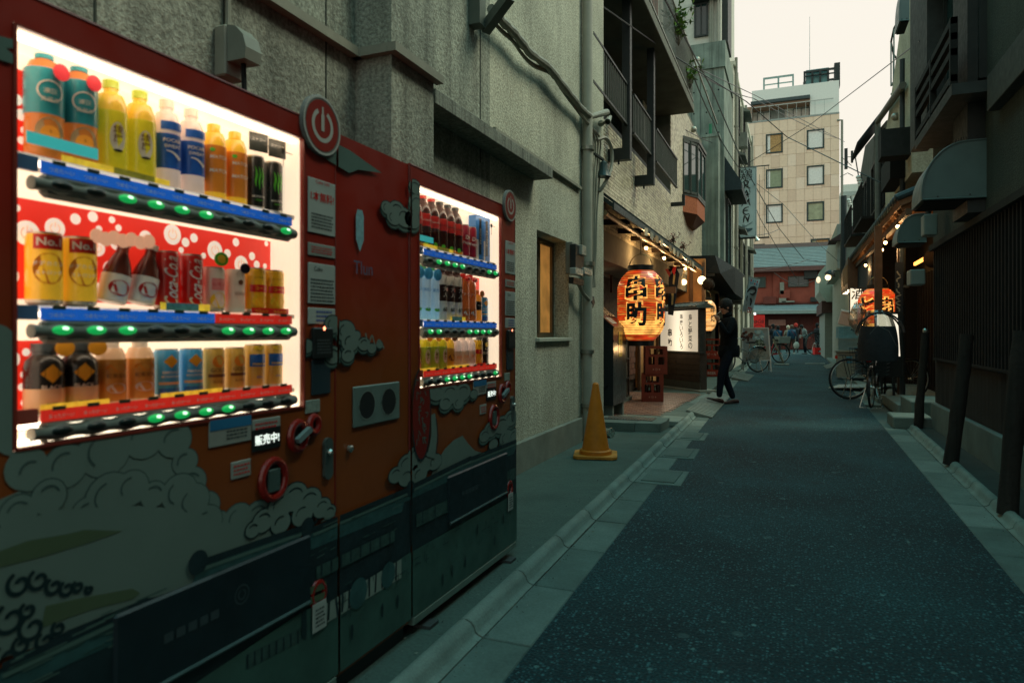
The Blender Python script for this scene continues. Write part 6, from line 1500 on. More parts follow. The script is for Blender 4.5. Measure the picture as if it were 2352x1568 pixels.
t = thing('bar_neighbour', 'brown timber shop front with vertical battens beneath the box awning', 'shop front', (-2.3, 20, 0))
q = MB(); q.box(-3.2, -2.50, 17.16, 20.0, .05, 2.75); q.box(-3.2, -1.9, 23.5, 23.6, .05, 2.6) ; q.build('wall', M('tan timber', (.22, .13, .08), .7, .3, 4), t)
for y in (17.2, 17.9, 18.7, 19.5): MB().box(-2.50, -2.44, y, y + .08, .05, 2.7).build('batten', m_wood2, t)
for (x0, x1) in ((-2.02, -1.9),): MB().box(x0, x1, 20.0, 20.06, .05, 2.3).build('post', m_wood2, t)
q = MB(); q.box(-1.83, -1.80, 20.7, 23.2, .1, 2.25); q.build('shutter', M('dark shutter', (.04, .05, .045), .6), t)
p = D(*c8(1132, 470), 23.2)
t = thing('air_vent_box', 'small white louvred box on the wall beside the banner', 'vent', p)
q = MB(); q.box(-1.78, -1.5, p.y, p.y + .35, p.z - .38, p.z + .38); q.build('housing', m_pipe, t)
for i in range(8): MB().box(-1.76, -1.52, p.y - .012, p.y, p.z - .32 + i * .08, p.z - .29 + i * .08).build('louvre', m_steel, t)
t = thing('small_canopy', 'dark fabric window canopy on the concrete tower wall', 'awning', (-1.7, 21.8, 6))
a, b_, c_, d__ = W(*c7(895, 990), -1.83), W(*c7(950, 990), -1.6), W(*c7(1010, 1110), -1.35), W(*c7(920, 1140), -1.35)
q = MB(); y0, y1 = 20.75, 23.2
q.prism([(-1.825, y0, 6.35), (-1.35, y0, 5.55), (-1.35, y0, 5.35), (-1.825, y0, 5.35)], (0, y1 - y0, 0)); q.build('canopy', M('canopy cloth', (.02, .035, .04), .7, .2), t)
win_x(thing('tower_window', 'tall dark window below the fabric canopy on the tower', 'window', (-1.8, 21.5, 4)), -1.825, 1, 21.1, 22.2, 3.1, 5.2, m_steel, gdk, .07, 1)
RY = 26.0
a = D(*c7(1013, 1057), RY); b = D(*c7(1135, 1488), RY); x0, x1, z0, z1 = a.x, b.x, b.z + .05, a.z - .03
t = thing('hanging_sign', 'tall pale blue vertical RAMEN sign with chopsticks and bowl hanging over the alley', 'sign', ((x0 + x1) / 2, RY, z0))
q = MB(); q.box(x0, x1, RY, RY + .16, z0, z1, bev=.01); q.build('panel', M('sign blue grey', (.34, .47, .48), .5, .06, 2), t)
q = MB(); q.box(x0 - .02, x0, RY - .01, RY + .17, z0, z1); q.box(x1, x1 + .02, RY - .01, RY + .17, z0, z1); q.box(x0 - .02, x1 + .02, RY - .01, RY + .17, z1, z1 + .03); q.box(x0 - .02, x1 + .02, RY - .01, RY + .17, z0 - .03, z0); q.build('rim', M('sign rim', (.25, .33, .33), .5), t)
xc = (x0 + x1) / 2; hh = z1 - z0; q = MB(); letter(q, '鶏', on_y(RY, xc, z1 - hh * .095, .012), w=.46, h=.42, off=-.004, shear=.1)
F_ = lambda cv: on_y(RY, xc, z1 - hh * cv, .013)
S_ = .155                                                # brush-drawn latin capitals
def brush(pts, cv, wd=(.022, .05, .02)):
 n = len(pts); w_ = [wd[0] + (wd[1] - wd[0]) * math.sin(math.pi * i / max(1, n - 1)) for i in range(n)]
 stroke(q, F_(cv), [(x * S_, y * S_) for x, y in pts], w_)
brush([(-.5, .9), (-.3, .1), (-.45, -.8)], .245); brush([(-.8, .6), (-.2, 1.0), (.45, .75), (.2, .15), (-.35, .0)], .245); brush([(-.3, .0), (.2, -.4), (.95, -.85)], .245)
brush([(.1, .9), (-.3, .0), (-.9, -.9)], .375); brush([(.1, .9), (.3, .0), (.5, -.9)], .375); brush([(-.55, -.1), (.1, -.25), (.75, -.1)], .375)
brush([(-.55, .8), (-.7, .0), (-1.0, -.9)], .50); brush([(-.55, .8), (-.2, .1), (-.05, -.4)], .50); brush([(-.05, -.4), (.3, .3), (.65, .85)], .50); brush([(.65, .85), (.6, .0), (.9, -.8)], .50)
brush([(.6, .85), (-.1, .75), (-.55, .3), (-.6, -.4), (-.1, -.85), (.7, -.7)], .625); brush([(-.5, .05), (.0, .1), (.45, .1)], .625)
brush([(-.6, -.9), (-.5, .0), (-.35, .85)], .74); brush([(-.35, .85), (.1, .0), (.4, -.85)], .74); brush([(.4, -.85), (.5, .0), (.75, .85)], .74)
q.build('lettering', m_txtd, t)
q = MB(); zb = z1 - hh * .90; f = on_y(RY, xc, zb, .013); n = 14
q.add([f(-.22, .04), f(.22, .04)] + [f(.22 * math.cos(-math.pi * i / n), .04 - .13 * math.sin(math.pi * i / n)) for i in range(1, n)], [(1, 0) + tuple(range(n, 1, -1))]); q.quad(f(-.06, -.12), f(.06, -.12), f(.07, -.09), f(-.07, -.09))
for d_ in (-.13, -.10, -.07): q.quad(f(d_, .05), f(d_ + .012, .05), f(d_ + .012, .19), f(d_, .19))
for a_ in ((-.12, .10, .20, .22), (-.06, .07, .22, .28)): stroke(q, f, [(a_[0], a_[1]), ((a_[0] + a_[2]) / 2, (a_[1] + a_[3]) / 2), (a_[2], a_[3])], .012)
q.build('bowl_print', M('bowl print', (.045, .09, .10), .5), t)
q = MB(); q.tube([(-1.8, RY + .08, z1 + .06), (x1 + .45, RY + .08, z1 + .06)], .022, 6); q.tube([(-1.8, RY + .08, z0 - .06), (x1 + .45, RY + .08, z0 - .06)], .028, 6); q.build('arm', m_steel, t)
q = MB()
for d_ in (.12, .28, .42): q.tube([(x1 + d_, RY + .08, z1 + .06 - (.3 if d_ < .2 else 0)), (x1 + d_, RY + .08, z0 - .06)], .007, 5)
q.build('guy_wires', m_steel, t)
sl_ = D(*c7(1140, 1500), RY)
t = thing('sign_spotlight', 'small steel spotlight clamped below the RAMEN sign', 'spotlight', sl_)
q = MB(); q.lathe([(.03, .12), (.04, .06), (.10, -.06), (.09, -.06)], sl_, 14, axis=(-.3, 0, 1)); q.build('shade', M('bright steel', (.55, .6, .55)), t, smooth=True); q = MB(); q.tube([sl_ + Vector((-.02, 0, .1)), (sl_.x - .05, RY, z0 - .06)], .015, 5); q.build('arm', m_steel, t)
BY = 23.2
bn = [D(*c8(x, y), BY) for x, y in ((1210, 360), (1290, 380), (1240, 590), (1165, 605))]
t = thing('nobori_banner', 'tilted white cloth banner with black brush strokes behind the walking man', 'banner', (bn[3].x, BY, 0))
q = MB(); n = 8; vs = []
for i in range(n + 1):
 for j in range(5):
  p = bn[0].lerp(bn[3], i / n).lerp(bn[1].lerp(bn[2], i / n), j / 4); vs.append(p + Vector((0, .05 * math.sin(i * .9 + j * .8), 0)))
fs = [(i * 5 + j, i * 5 + j + 1, (i + 1) * 5 + j + 1, (i + 1) * 5 + j) for i in range(n) for j in range(4)]
q.add(vs + [v + Vector((0, .006, 0)) for v in vs], fs + [tuple(x + len(vs) for x in reversed(f)) for f in fs]); q.build('cloth', M('banner cloth', (.34, .42, .42), .8, .1), t, smooth=True)
o0 = bn[0]; u_ = (bn[1] - bn[0]); v_ = (bn[3] - bn[0]); fb = lambda a, b_: o0 + u_ * a + v_ * b_ + Vector((0, -.09, 0))
q = MB(); stroke(q, fb, [(.12, .42), (.35, .30), (.7, .27), (.85, .36), (.6, .46), (.35, .44)], [.05, .08, .1, .09, .06, .02]); stroke(q, fb, [(.45, .58), (.62, .66), (.55, .76)], [.03, .16, .08]); stroke(q, fb, [(.25, .52), (.2, .6), (.28, .68)], [.05, .08, .02])
q.build('brush_strokes', m_txtd, t)
q = MB(); stroke(q, fb, [(.45, .84), (.75, .84)], .03); stroke(q, fb, [(.45, .96), (.75, .96)], .03); stroke(q, fb, [(.45, .84), (.45, .96)], .05); stroke(q, fb, [(.75, .84), (.75, .96)], .05); stroke(q, fb, [(.6, .86), (.6, .94)], .05); q.build('red_seal', m_txtr, t)
q = MB()
for i in range(8): q.quad(*[fb(.25 + (i % 4) * .17 + a, .06 + (i // 4) * .07 + b_) for a, b_ in ((0, 0), (.10, 0), (.10, .05), (0, .05))], k=i % 3)
q.build('little_pictures', [m_txtr, M('blue print', (.1, .2, .35)), M('teal print', (.1, .3, .3))], t)
q = MB(); q.tube([(bn[3].x - .02, BY + .02, .04), (bn[0].x, BY + .02, bn[0].z + .05)], .014, 6); q.tube([bn[0] + Vector((0, .02, .02)), bn[1] + Vector((0, .02, .02))], .01, 6); q.build('pole', m_pipe, t)
# ================================================================ END OF THE ALLEY
Y1_ = 55.0
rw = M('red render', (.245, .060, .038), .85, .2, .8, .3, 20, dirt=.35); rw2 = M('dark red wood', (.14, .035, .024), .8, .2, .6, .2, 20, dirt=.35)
t = thing('red_building', 'two storey dusty red building with grey roof closing the end of the alley', 'building', (1, Y1_, 0))
eav = D(1820, 613, Y1_ - .5).z; led = D(1800, 694, Y1_).z; lr1 = D(1800, 707, Y1_ - 1).z; lr0 = D(1800, 716, Y1_ - 1.4).z
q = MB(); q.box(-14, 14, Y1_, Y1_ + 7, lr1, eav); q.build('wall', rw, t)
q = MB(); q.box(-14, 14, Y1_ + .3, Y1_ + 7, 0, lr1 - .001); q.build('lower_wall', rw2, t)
rid = D(1820, 569, Y1_ + 3).z
rt = M('grey sheet roof', (.20, .27, .27), .5, .12, 3)
q = MB(); q.prism([(-14, Y1_ - .6, eav), (-14, Y1_ + 3.0, rid), (-14, Y1_ + 3.0, rid - .12), (-14, Y1_ - .6, eav - .12)], (28, 0, 0)); ro = q.build('roof', rt, t)
for i in range(13):
 u = (i + .5) / 13; y = Y1_ - .6 + 3.6 * u; z = eav + (rid - eav) * u
 MB().prism([(-14, y - .04, z + .0), (-14, y + .04, z + .02), (-14, y + .04, z + .09), (-14, y - .04, z + .06)], (28, 0, 0)).build('roof_batten', rt, ro)
MB().box(-14, 14, Y1_ + 2.9, Y1_ + 3.3, rid + .02, rid + .34).build('ridge_cap', M('ridge brown', (.16, .12, .11), .7), ro)
MB().box(-14, 14, Y1_ - .72, Y1_ - .58, eav - .30, eav + .02).build('eaves_gutter', M('brown gutter', (.13, .06, .05), .6), t)
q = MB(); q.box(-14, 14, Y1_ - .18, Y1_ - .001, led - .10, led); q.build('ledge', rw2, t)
q = MB(); q.prism([(-14, Y1_ - 1.5, lr0), (-14, Y1_ - 1.5, lr0 + .12), (-14, Y1_ - .001, lr1 + .30), (-14, Y1_ - .001, lr1 + .02)], (28, 0, 0)); lr = q.build('lower_roof', rt, t)
for i in range(4):
 u = (i + .5) / 4; y = Y1_ - 1.5 + 1.4 * u; z = lr0 + .12 + .36 * u * .6; MB().box(-14, 14, y - .03, y + .03, z, z + .09).build('roof_batten', rt, lr)
MB().box(-14, 14, Y1_ - 1.6, Y1_ - 1.5, lr0 - .14, lr0 + .10).build('lower_gutter', M('pale gutter', (.22, .28, .25), .6), t)
for (a, b_) in ((378, 430), (715, 738)):
 p, q2 = D(*cA(a, 500), Y1_ - .1), D(*cA(b_, 500), Y1_ - .1); MB().box(p.x, q2.x, Y1_ - .15, Y1_ - .001, led + .001, eav - .13).build('pilaster', rw2 if a > 700 else rw, t)
for (x0_, y0_, x1_, y1_) in ((495, 403, 655, 482), (180, 410, 320, 490)):
 p, q2 = D(*cA(x0_, y0_), Y1_), D(*cA(x1_, y1_), Y1_); win_y(t, p.x, q2.x, q2.z, p.z, Y1_ - .001, M('bronze dark frame', (.05, .06, .045), .5), gdk, .12)
for (x0_, x1_, y0_) in ((475, 580, 715), (590, 690, 720), (380, 440, 745), (230, 370, 720)):
 p, q2 = D(*cA(x0_, y0_), Y1_ + .3), D(*cA(x1_, y0_), Y1_ + .3); MB().box(p.x, q2.x, Y1_ + .22, Y1_ + .299, .05, p.z).build('door', M('brown red door', (.10, .03, .022), .7, .2), t)
p = D(*cA(440, 497), Y1_ - .1)
for (x, y, w_, h_, m) in ((447, 497, .3, .9, m_pipe), (470, 543, .7, .6, rw), (452, 590, .5, .35, m_pipe), (352, 590, .9, .55, rw2), (695, 583, .45, .35, m_steel), (495, 600, .9, .12, m_pipe), (672, 378, .9, .8, m_steel)):
 p = D(*cA(x, y), Y1_ - .25); MB().box(p.x - w_ / 2, p.x + w_ / 2, Y1_ - .4, Y1_ - .155, p.z - h_ / 2, p.z + h_ / 2, bev=.02).build('wall_fitting', m, t)
p = D(*cA(408, 764), Y1_ + .2); q = MB(); q.box(p.x - .6, p.x + .6, Y1_ + .15, Y1_ + .215, p.z - .22, p.z + .22); nb = q.build('notice_board', M('pink notice', (.45, .25, .2), .6), t)
p, q2 = D(*cP(243, 492), 47), D(*cP(478, 735), 47)
t = thing('cola_machine', 'bright red drink machine at the far end of the alley on the left', 'vending machine', (p.x, 47, 0))
q = MB(); q.box(p.x - .9, q2.x, 47, 47.8, .05, p.z); q.build('cabinet', M('bright red', (.65, .02, .015), .4, .05), t)
q = MB(); letter(q, 'Coca-Cola', on_y(47, q2.x - .42, p.z - .40, .004), w=.85, h=.26, off=.02, shear=.3, keep=False); f = on_y(47, q2.x - .35, p.z - .95, .004); ring(q, f, .30, .33, 28); q.build('lettering', [M('machine lettering', (.10, .01, .01), .5)], t)
q = MB(); q.box(p.x - .9, q2.x - .5, 46.98, 47, p.z - .001 + .002, p.z + .16); q.build('lit_top', glow('white top light', (1, .95, .85), 1.4), t)
Y2_ = 70.0
st_b = [M('stone panel %d' % i, c, .7, .08, 4) for i, c in enumerate([(.84, .63, .46), (.80, .60, .43), (.86, .67, .51), (.74, .54, .39)])]
t = thing('beige_block', 'tall beige stone clad block with square windows and white roof storey', 'building', (3, Y2_, 0))
L_, R_ = D(*cT(325, 900), Y2_).x, D(*cT(972, 900), Y2_).x
zt2 = D(*cT(650, 472), Y2_).z
q = MB(); q.box(L_, R_, Y2_ + .06, Y2_ + 16, 0, zt2 - .1); q.build('core', M('panel joint', (.62, .47, .35), .9, 0), t)
wins = [(460, 577, 590, 715), (460, 577, 835, 960), (460, 577, 1080, 1203), (745, 866, 560, 685), (745, 866, 810, 938), (745, 866, 1062, 1188), (772, 905, 1318, 1400), (360, 452, 1356, 1400)]
wr = []
for i, (x0_, x1_, y0_, y1_) in enumerate(wins):
 a = D(*cT(x0_, y0_), Y2_); b = D(*cT(x1_, y1_), Y2_); wr.append((a.x, b.x, b.z, a.z))
nx, nz = 17, 34; pw = (R_ - L_) / 11; ph = 1.12; z = zt2 - .1; g = random.Random(9); row = 0
while z > 7:
 for i in range(12):
  xa = L_ + (i - (.5 if row % 2 else 0) * 0) * pw; xb = xa + pw
  xa = max(xa, L_); xb = min(xb, R_)
  if xb - xa < .1: continue
  segs = [(xa, xb, z - ph, z)]
  for (a0, a1, b0, b1) in wr:
   out = []
   for (s0, s1, t0, t1) in segs:
    if s1 <= a0 or s0 >= a1 or t1 <= b0 or t0 >= b1: out.append((s0, s1, t0, t1)); continue
    if s0 < a0: out.append((s0, a0, t0, t1))
    if s1 > a1: out.append((a1, s1, t0, t1))
    s0_, s1_ = max(s0, a0), min(s1, a1)
    if t1 > b1: out.append((s0_, s1_, b1, t1))
    if t0 < b0: out.append((s0_, s1_, t0, b0))
   segs = out
  mi = g.choice((0, 0, 1, 2, 0, 1, 3))
  q = MB()
  for (s0, s1, t0, t1) in segs:
   if s1 - s0 > .05 and t1 - t0 > .05: q.box(s0 + .012, s1 - .012, Y2_, Y2_ + .055, t0 + .012, t1 - .012)
  if q.v: q.build('stone_panel', st_b[mi], t)
 z -= ph; row += 1
wg = [M('curtain white', (.75, .74, .68), .5), M('curtain green', (.26, .30, .19), .6, .2, 3), M('orange blind', (.42, .25, .10), .7, .4, 6), M('curtain olive', (.33, .35, .22), .6, .3, 2)]
kinds_ = [(0, 2), (0, 1), (0, 0), (0, 0), (0, 0), (3, 3), (3, 2), (2, 2)]
for (x0_, x1_, z0_, z1_), (ka, kb) in zip(wr, kinds_):
 q = MB(); fr_ = .13; q.box(x0_, x1_, Y2_ - .05, Y2_ + .05, z0_, z0_ + fr_); q.box(x0_, x1_, Y2_ - .05, Y2_ + .05, z1_ - fr_, z1_); q.box(x0_, x0_ + fr_, Y2_ - .05, Y2_ + .05, z0_ + fr_, z1_ - fr_); q.box(x1_ - fr_, x1_, Y2_ - .05, Y2_ + .05, z0_ + fr_, z1_ - fr_)
 o = q.build('window', M('window frame green black', (.03, .05, .045), .5), t)
 xm = x0_ + (x1_ - x0_) * (.25 if ka != kb else .5)
 MB().box(x0_ + fr_, xm, Y2_ + .02, Y2_ + .04, z0_ + fr_, z1_ - fr_).build('pane', wg[ka], o); MB().box(xm, x1_ - fr_, Y2_ + .02, Y2_ + .04, z0_ + fr_, (z1_ - fr_)).build('pane', wg[kb], o)
a = D(*cT(362, 300), Y2_ + .5); b = D(*cT(972, 228), Y2_ + .5); zr = (a.z + b.z) / 2 + .2; xl = a.x; zt3 = zt2 + .02
e0 = D(*cT(362, 385), Y2_ + .5).z; 
xq, zq = D(*cT(768, 340), Y2_ + .5).x, (D(*cT(768, 340), Y2_ + .5).z + D(*cT(362, 382), Y2_ + .5).z) / 2
q = MB(); q.box(xl, R_, Y2_ + 2.2, Y2_ + 14, zt3, zq); q.box(xl, R_, Y2_ + .5, Y2_ + 14, zq, zr); q.box(xq, R_, Y2_ + .5, Y2_ + 2.2, zt3, zq)
q.build('roof_storey', M('white cladding', (.78, .77, .70), .7, .05), t)
MB().box(xl - .1, xq, Y2_ + .2, Y2_ + .49, zq - .05, zq + .25).build('canopy_edge', M('green black', (.05, .07, .07), .5), t)
MB().box(xl, xq, Y2_ + .5, Y2_ + 2.19, zq - .25, zq - .001).build('soffit', M('brown soffit', (.35, .22, .15), .8), t)
for (x0_, x1_) in ((398, 492), (648, 765)):
 a, b = D(*cT(x0_, 420), Y2_ + 2), D(*cT(x1_, 420), Y2_ + 2); win_y(t, a.x, b.x, zt3 + .1, zq - .35, Y2_ + 2.19, M('green black', (.05, .07, .07)), wg[0], .1)
a, b = D(*cT(494, 420), Y2_ + 2), D(*cT(590, 420), Y2_ + 2); MB().box(a.x, b.x, Y2_ + 2.1, Y2_ + 2.19, zt3, zq - .3).build('grey_panel', M('grey panel', (.26, .30, .28), .6), t)
q = MB(); q.box(xl, xq + (R_ - xq) * .8, Y2_ + .1, Y2_ + .16, zt3 + 1.35, zt3 + 1.43); x = xl
while x < xq + (R_ - xq) * .8: q.box(x, x + .03, Y2_ + .1, Y2_ + .13, zt3 - .05, zt3 + 1.35); x += .8
q.build('balcony_rail', M('pale grey rail', (.40, .42, .38), .6), t, kind='stuff')
MB().box(L_, R_, Y2_ - .02, Y2_ + .3, zt2 - .098, zt2 + .06).build('coping', M('coping', (.3, .33, .3), .6), t)
a = D(*cT(292, 395), Y2_ + 1); b = D(*cT(332, 515), Y2_ + 1)
MB().box(a.x, xl - .01, Y2_ + 1, Y2_ + 12, zt2 - .1, e0).build('brown_wing', M('brown soffit', (.35, .22, .15)), t)
def frame(par, x0_, x1_, z0_, z1_, Y, m, n, r_=.09, name='frame'):
 q = MB(); q.box(x0_, x1_, Y, Y + 2 * r_, z1_ - 2 * r_, z1_)
 for i in range(n + 1): x = x0_ + (x1_ - x0_ - 2 * r_) * i / n; q.box(x, x + 2 * r_, Y, Y + 2 * r_, z0_, z1_ - 2 * r_)
 q.box(x0_ + 2 * r_, x1_ - 2 * r_, Y, Y + 2 * r_, z0_ + (z1_ - z0_) * .62, z0_ + (z1_ - z0_) * .62 + r_)
 return q.build(name, m, par)
a = D(*cT(722, 150), Y2_ + 1); b = D(*cT(957, 240), Y2_ + 1)
t = thing('rooftop_equipment', 'dark steel frame with teal screens on the roof of the beige block', 'rooftop frame', (a.x, Y2_ + 1, zr))
frame(t, a.x, b.x, zr, a.z, Y2_ + 1, m_steel, 4); frame(t, a.x, b.x, zr, a.z, Y2_ + 4, m_steel, 4)
c = D(*cT(900, 200), Y2_ + 1); MB().box(a.x + .2, c.x, Y2_ + 1.3, Y2_ + 1.4, zr, zr + 1.6).build('screen', M('teal screen', (.14, .28, .28), .6, .1), t)
q = MB(); q.box(c.x + .5, c.x + 1.0, Y2_ + 2, Y2_ + 3, zr, zr + 2.2); q.build('tank', m_steel, t)
a = D(*cT(440, 245), Y2_ + 3); b = D(*cT(655, 280), Y2_ + 3)
t = thing('rooftop_rail', 'low pale rooftop frame left of the dark one on the beige block', 'rooftop frame', (a.x, Y2_ + 3, zr)); frame(t, a.x, b.x, zr, b.z + 1.6, Y2_ + 3, M('green grey rail', (.20, .28, .26), .6), 2, .08)
a = D(*cT(765, 0), Y2_ + 2); q = MB(); q.tube([(a.x, Y2_ + 2, zr), (a.x, Y2_ + 2, zr + 7)], [.03, .015], 5); setp(q.build('lightning_rod', M('green grey rail', (.2, .28, .26))), 'thin lightning rod on the roof of the beige block', 'rod')
p = D(*cT(985, 510), Y2_ + 1)
q = MB(); q.tube([(p.x - .4, Y2_, p.z), (p.x, Y2_, p.z), (p.x, Y2_, 0)], .12, 6); setp(q.build('roof_drainpipe', m_pipe), 'pale drainpipe at the right edge of the beige block', 'drainpipe')
a = D(*cT(997, 940), 95); b = D(*cT(1060, 1160), 95); t = thing('distant_building', 'small pale distant building right of the beige block', 'building', (a.x, 95, 0)); MB().box(a.x, a.x + 12, 95, 105, 0, a.z).build('wall', M('distant white', (.60, .62, .56), .8), t); MB().box(a.x, a.x + 12, 94.9, 95, a.z - 1.4, a.z - .9).build('band', M('distant grey', (.35, .38, .35)), t)
MB().box(a.x - .6, a.x + 1, 94, 94.9, 0, D(*cT(997, 1020), 94).z).build('lower_block', M('distant grey', (.35, .38, .35)), t)
# ================================================================ RIGHT SIDE
XR = 1.62
m_rst = M('dark stucco', (.055, .062, .048), .9, .22, 1.2, 1.3, 55, streak=.3, streak_scale=2.2, gritty=.22); m_tim = M('dark timber', (.009, .009, .008), .85, .35, 5, .3, 40); m_tim2 = M('grey timber', (.016, .017, .015), .85, .35, 5, .3, 40)
m_hood = M('hood enamel', (.095, .15, .145), .4, .12, 3)
t = thing('timber_house', 'dark stucco and timber house with barred lattice front on the right', 'building', (2.2, 6, 0))
ZL, ZB0, ZB1 = 2.26, 3.08, 3.38
q = MB(); q.box(XR, 4, -3, 9.85, ZL, 6.6); q.box(XR + .10, 4, -3, 9.85, .03, ZL - .001); q.build('wall', [m_rst, m_tim], t)
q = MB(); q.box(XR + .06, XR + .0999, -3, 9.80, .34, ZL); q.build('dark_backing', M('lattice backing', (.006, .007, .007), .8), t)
q = MB(); q.box(XR - .09, XR - .001, -3, 6.9, ZB0, ZB1, bev=.004); q.build('band_beam', M('grey green beam', (.05, .062, .058), .6, .2), t)
q = MB(); q.box(XR - .05, XR + .059, -3, 9.84, ZL - .045, ZL + .02); q.build('lattice_head', m_tim2, t)
y = 2.6; i = 0
while y < 9.75:
 q = MB(); q.box(XR - .008, XR + .022, y, y + .034, .88, ZL - .046); q.build('lattice_bar', m_tim, t); y += .105; i += 1
y = 2.6
while y < 9.75:
 MB().box(XR + .024, XR + .058 + .004 * (int(y * 7) % 2), y, y + .128, .345, .90).build('board', m_tim2 if int(y * 11) % 3 else m_tim, t); y += .132
q = MB(); q.box(XR - .012, XR + .05, 2.6, 9.8, .872, .90); q.build('lattice_rail', m_tim, t)
q = MB(); q.box(XR - .03, XR + .099, -3, 9.83, .03, .34, bev=.006); q.build('plinth', M('right plinth', (.13, .18, .165), .8, .2, 3, .3, 60, dirt=.3), t)
ya, yb = W(2222, 500, XR - .14).y, W(2189, 500, XR - .14).y
q = MB(); q.box(XR - .14, XR - .001, ya, yb, 2.3, 6.62); q.build('upright_post', M('upright dark', (.028, .032, .030), .6, .2), t)
q = MB(); q.box(1.42, XR - .001, 9.0, 10.2, 3.55, 6.58); q.box(1.30, XR - .002, 7.05, 8.999, 3.3, 3.40); q.box(1.30, XR - .002, 7.05, 8.999, 5.2, 6.58); q.build('projecting_bay', M('bay timber', (.040, .048, .046), .65, .3, 4), t)
bx0 = 1.30; ry0, ry1 = 7.08, 9.0
for i, z in enumerate((3.43, 3.66, 3.80, 3.94)):
 q = MB(); q.box(bx0, bx0 + .05, ry0, ry1, z, z + .06); q.build('rail_bar', m_tim2, t)
for y in (ry0, (ry0 + ry1) / 2, ry1 - .05): MB().box(bx0 - .004, bx0 + .054, y, y + .05, 3.401, 4.0).build('rail_post', m_tim2, t)
win_x(t, XR - .001, -1, 7.3, 8.9, 3.5, 5.15, m_steel, gdk, .06)
for y in (.5, 3.1, 4.9, 6.2): MB().box(XR - .012, XR - .0015, y, y + .01, ZL + .1, 3.05).build('seam', M('wall joint', (.04, .05, .04)), t)
q = MB(); q.box(XR - .30, XR - .001, 4.3, 5.55, 4.95, 6.5); q.build('upper_box', M('grey green beam', (.05, .062, .058)), t)
def hood(name, label, y0, y1, xa, xw, z0, z1, spikes=False, mat=None):
 t = thing(name, label, 'weather hood', (xw, y0, z0)); mat = mat or m_hood; n = 10; w_ = xw - xa; h_ = z1 - z0
 pts = [(xw, z0)] + [(xw, z1)] + [(xw - w_ * .30 - w_ * .70 * math.sin(math.pi / 2 * i / n), z0 + .0 + h_ * .12 + h_ * .88 * math.cos(math.pi / 2 * i / n)) for i in range(n + 1)] + [(xa, z0 + .01)]
 q = MB(); q.prism([(x, y0, z) for x, z in pts], (0, y1 - y0, 0)); q.build('shell', mat, t, smooth=True, angle=40)
 q = MB(); pp = [(x, z) for x, z in pts[1:]]
 q.tube([(x, y0 - .004, z) for x, z in pp], .008, 5); q.tube([(xa, y0 - .004, z0 + .01), (xw, y0 - .004, z0)], .008, 5); q.build('edge_bead', mat, t)
 q = MB(); q.box(xa + .02, xw - .005, y0 + .02, y1 - .02, z0 - .012, z0 - .001); q.build('dark_mouth', m_dark, t)
 q = MB()
 for u in (.25, .75): q.lathe([(.008, 0), (.006, .006)], (xa + w_ * u, y0 - .001, z0 + .03), 8, axis=(0, -1, 0))
 q.build('screws', m_steel, t)
 if spikes:
  q = MB(); g = random.Random(1)
  for i in range(34):
   u = i / 34; k = 2 + int(u * (n * .75)); x, z = pts[1] if i < 4 else pts[min(len(pts) - 2, k)]; x = xw - w_ * .9 * u; z = z0 + h_ * (.12 + .88 * math.sqrt(max(0, 1 - max(0, (u - .25) / .72) ** 2)))
   q.tube([(x, y0 + .05, z), (x + g.uniform(-.015, .015), y0 + .05 + g.uniform(-.02, .02), z + .055)], .0022, 3)
  q.build('bird_spikes', m_black, t, kind='stuff')
 return t
hood('vent_hood', 'large grey green weather hood topped with bird spikes on the right stucco wall', 7.32, 7.92, 1.115, XR, 2.43, 2.95, True)
hood('vent_hood', 'smaller grey green weather hood lower down near the lit eave', 10.55, 11.1, 1.32, 1.66, 2.42, 2.80)
a = D(2058, 66, 11.9); hood('vent_hood', 'pale weather hood at the top edge above the spiral stair', 11.7, 12.2, a.x + .02, 1.62, a.z + .02, a.z + .65)
def sidebox(name, label, cat, x0, y0, x1, y1, Y, mat, depth=.25, bev=.01):
 a, b_ = D(x0, y0, Y), D(x1, y1, Y); t = thing(name, label, cat, (a.x, Y, b_.z)); q = MB(); q.box(a.x, b_.x, Y, Y + depth, b_.z, a.z, bev=bev); q.build('housing', mat, t); return t, a, b_
m_pbox = M('pale grey box', (.20, .25, .23), .5, .1)
sidebox('meter_box', 'pale grey meter box on the right wall above the log posts', 'meter box', 2091, 619, 2126, 653, 9.55, m_pbox, .3)
t, a, b_ = sidebox('junction_box', 'pale outdoor unit box tucked under the spiked weather hood', 'outlet box', 2122, 492, 2154, 539, 9.0, m_pbox, .2)
q = MB(); q.tube([(a.x + .06, 9.1, a.z), (a.x + .06, 9.1, a.z + .2)], .03, 8); q.box(a.x - .1, b_.x + .3, 9.0, 9.05, a.z + .18, a.z + .21); q.build('bracket', m_steel, t)
pipe_thing('rain_pipe', 'long dark rain pipe standing between the timber house and the lantern bar', 'drainpipe', [(1.75, 13.4, 5.9), (1.75, 13.4, 3.0), (1.75, 13.4, .20), (1.74, 13.36, .12), (1.66, 13.2, .08), (1.45, 13.0, .08)], .045, M('dark pipe', (.03, .042, .045), .5, .2), [((1.79, 13.4, z), (0, 0, 1)) for z in (2.0, 3.6)])
for i, z in enumerate((1.4,)): pass
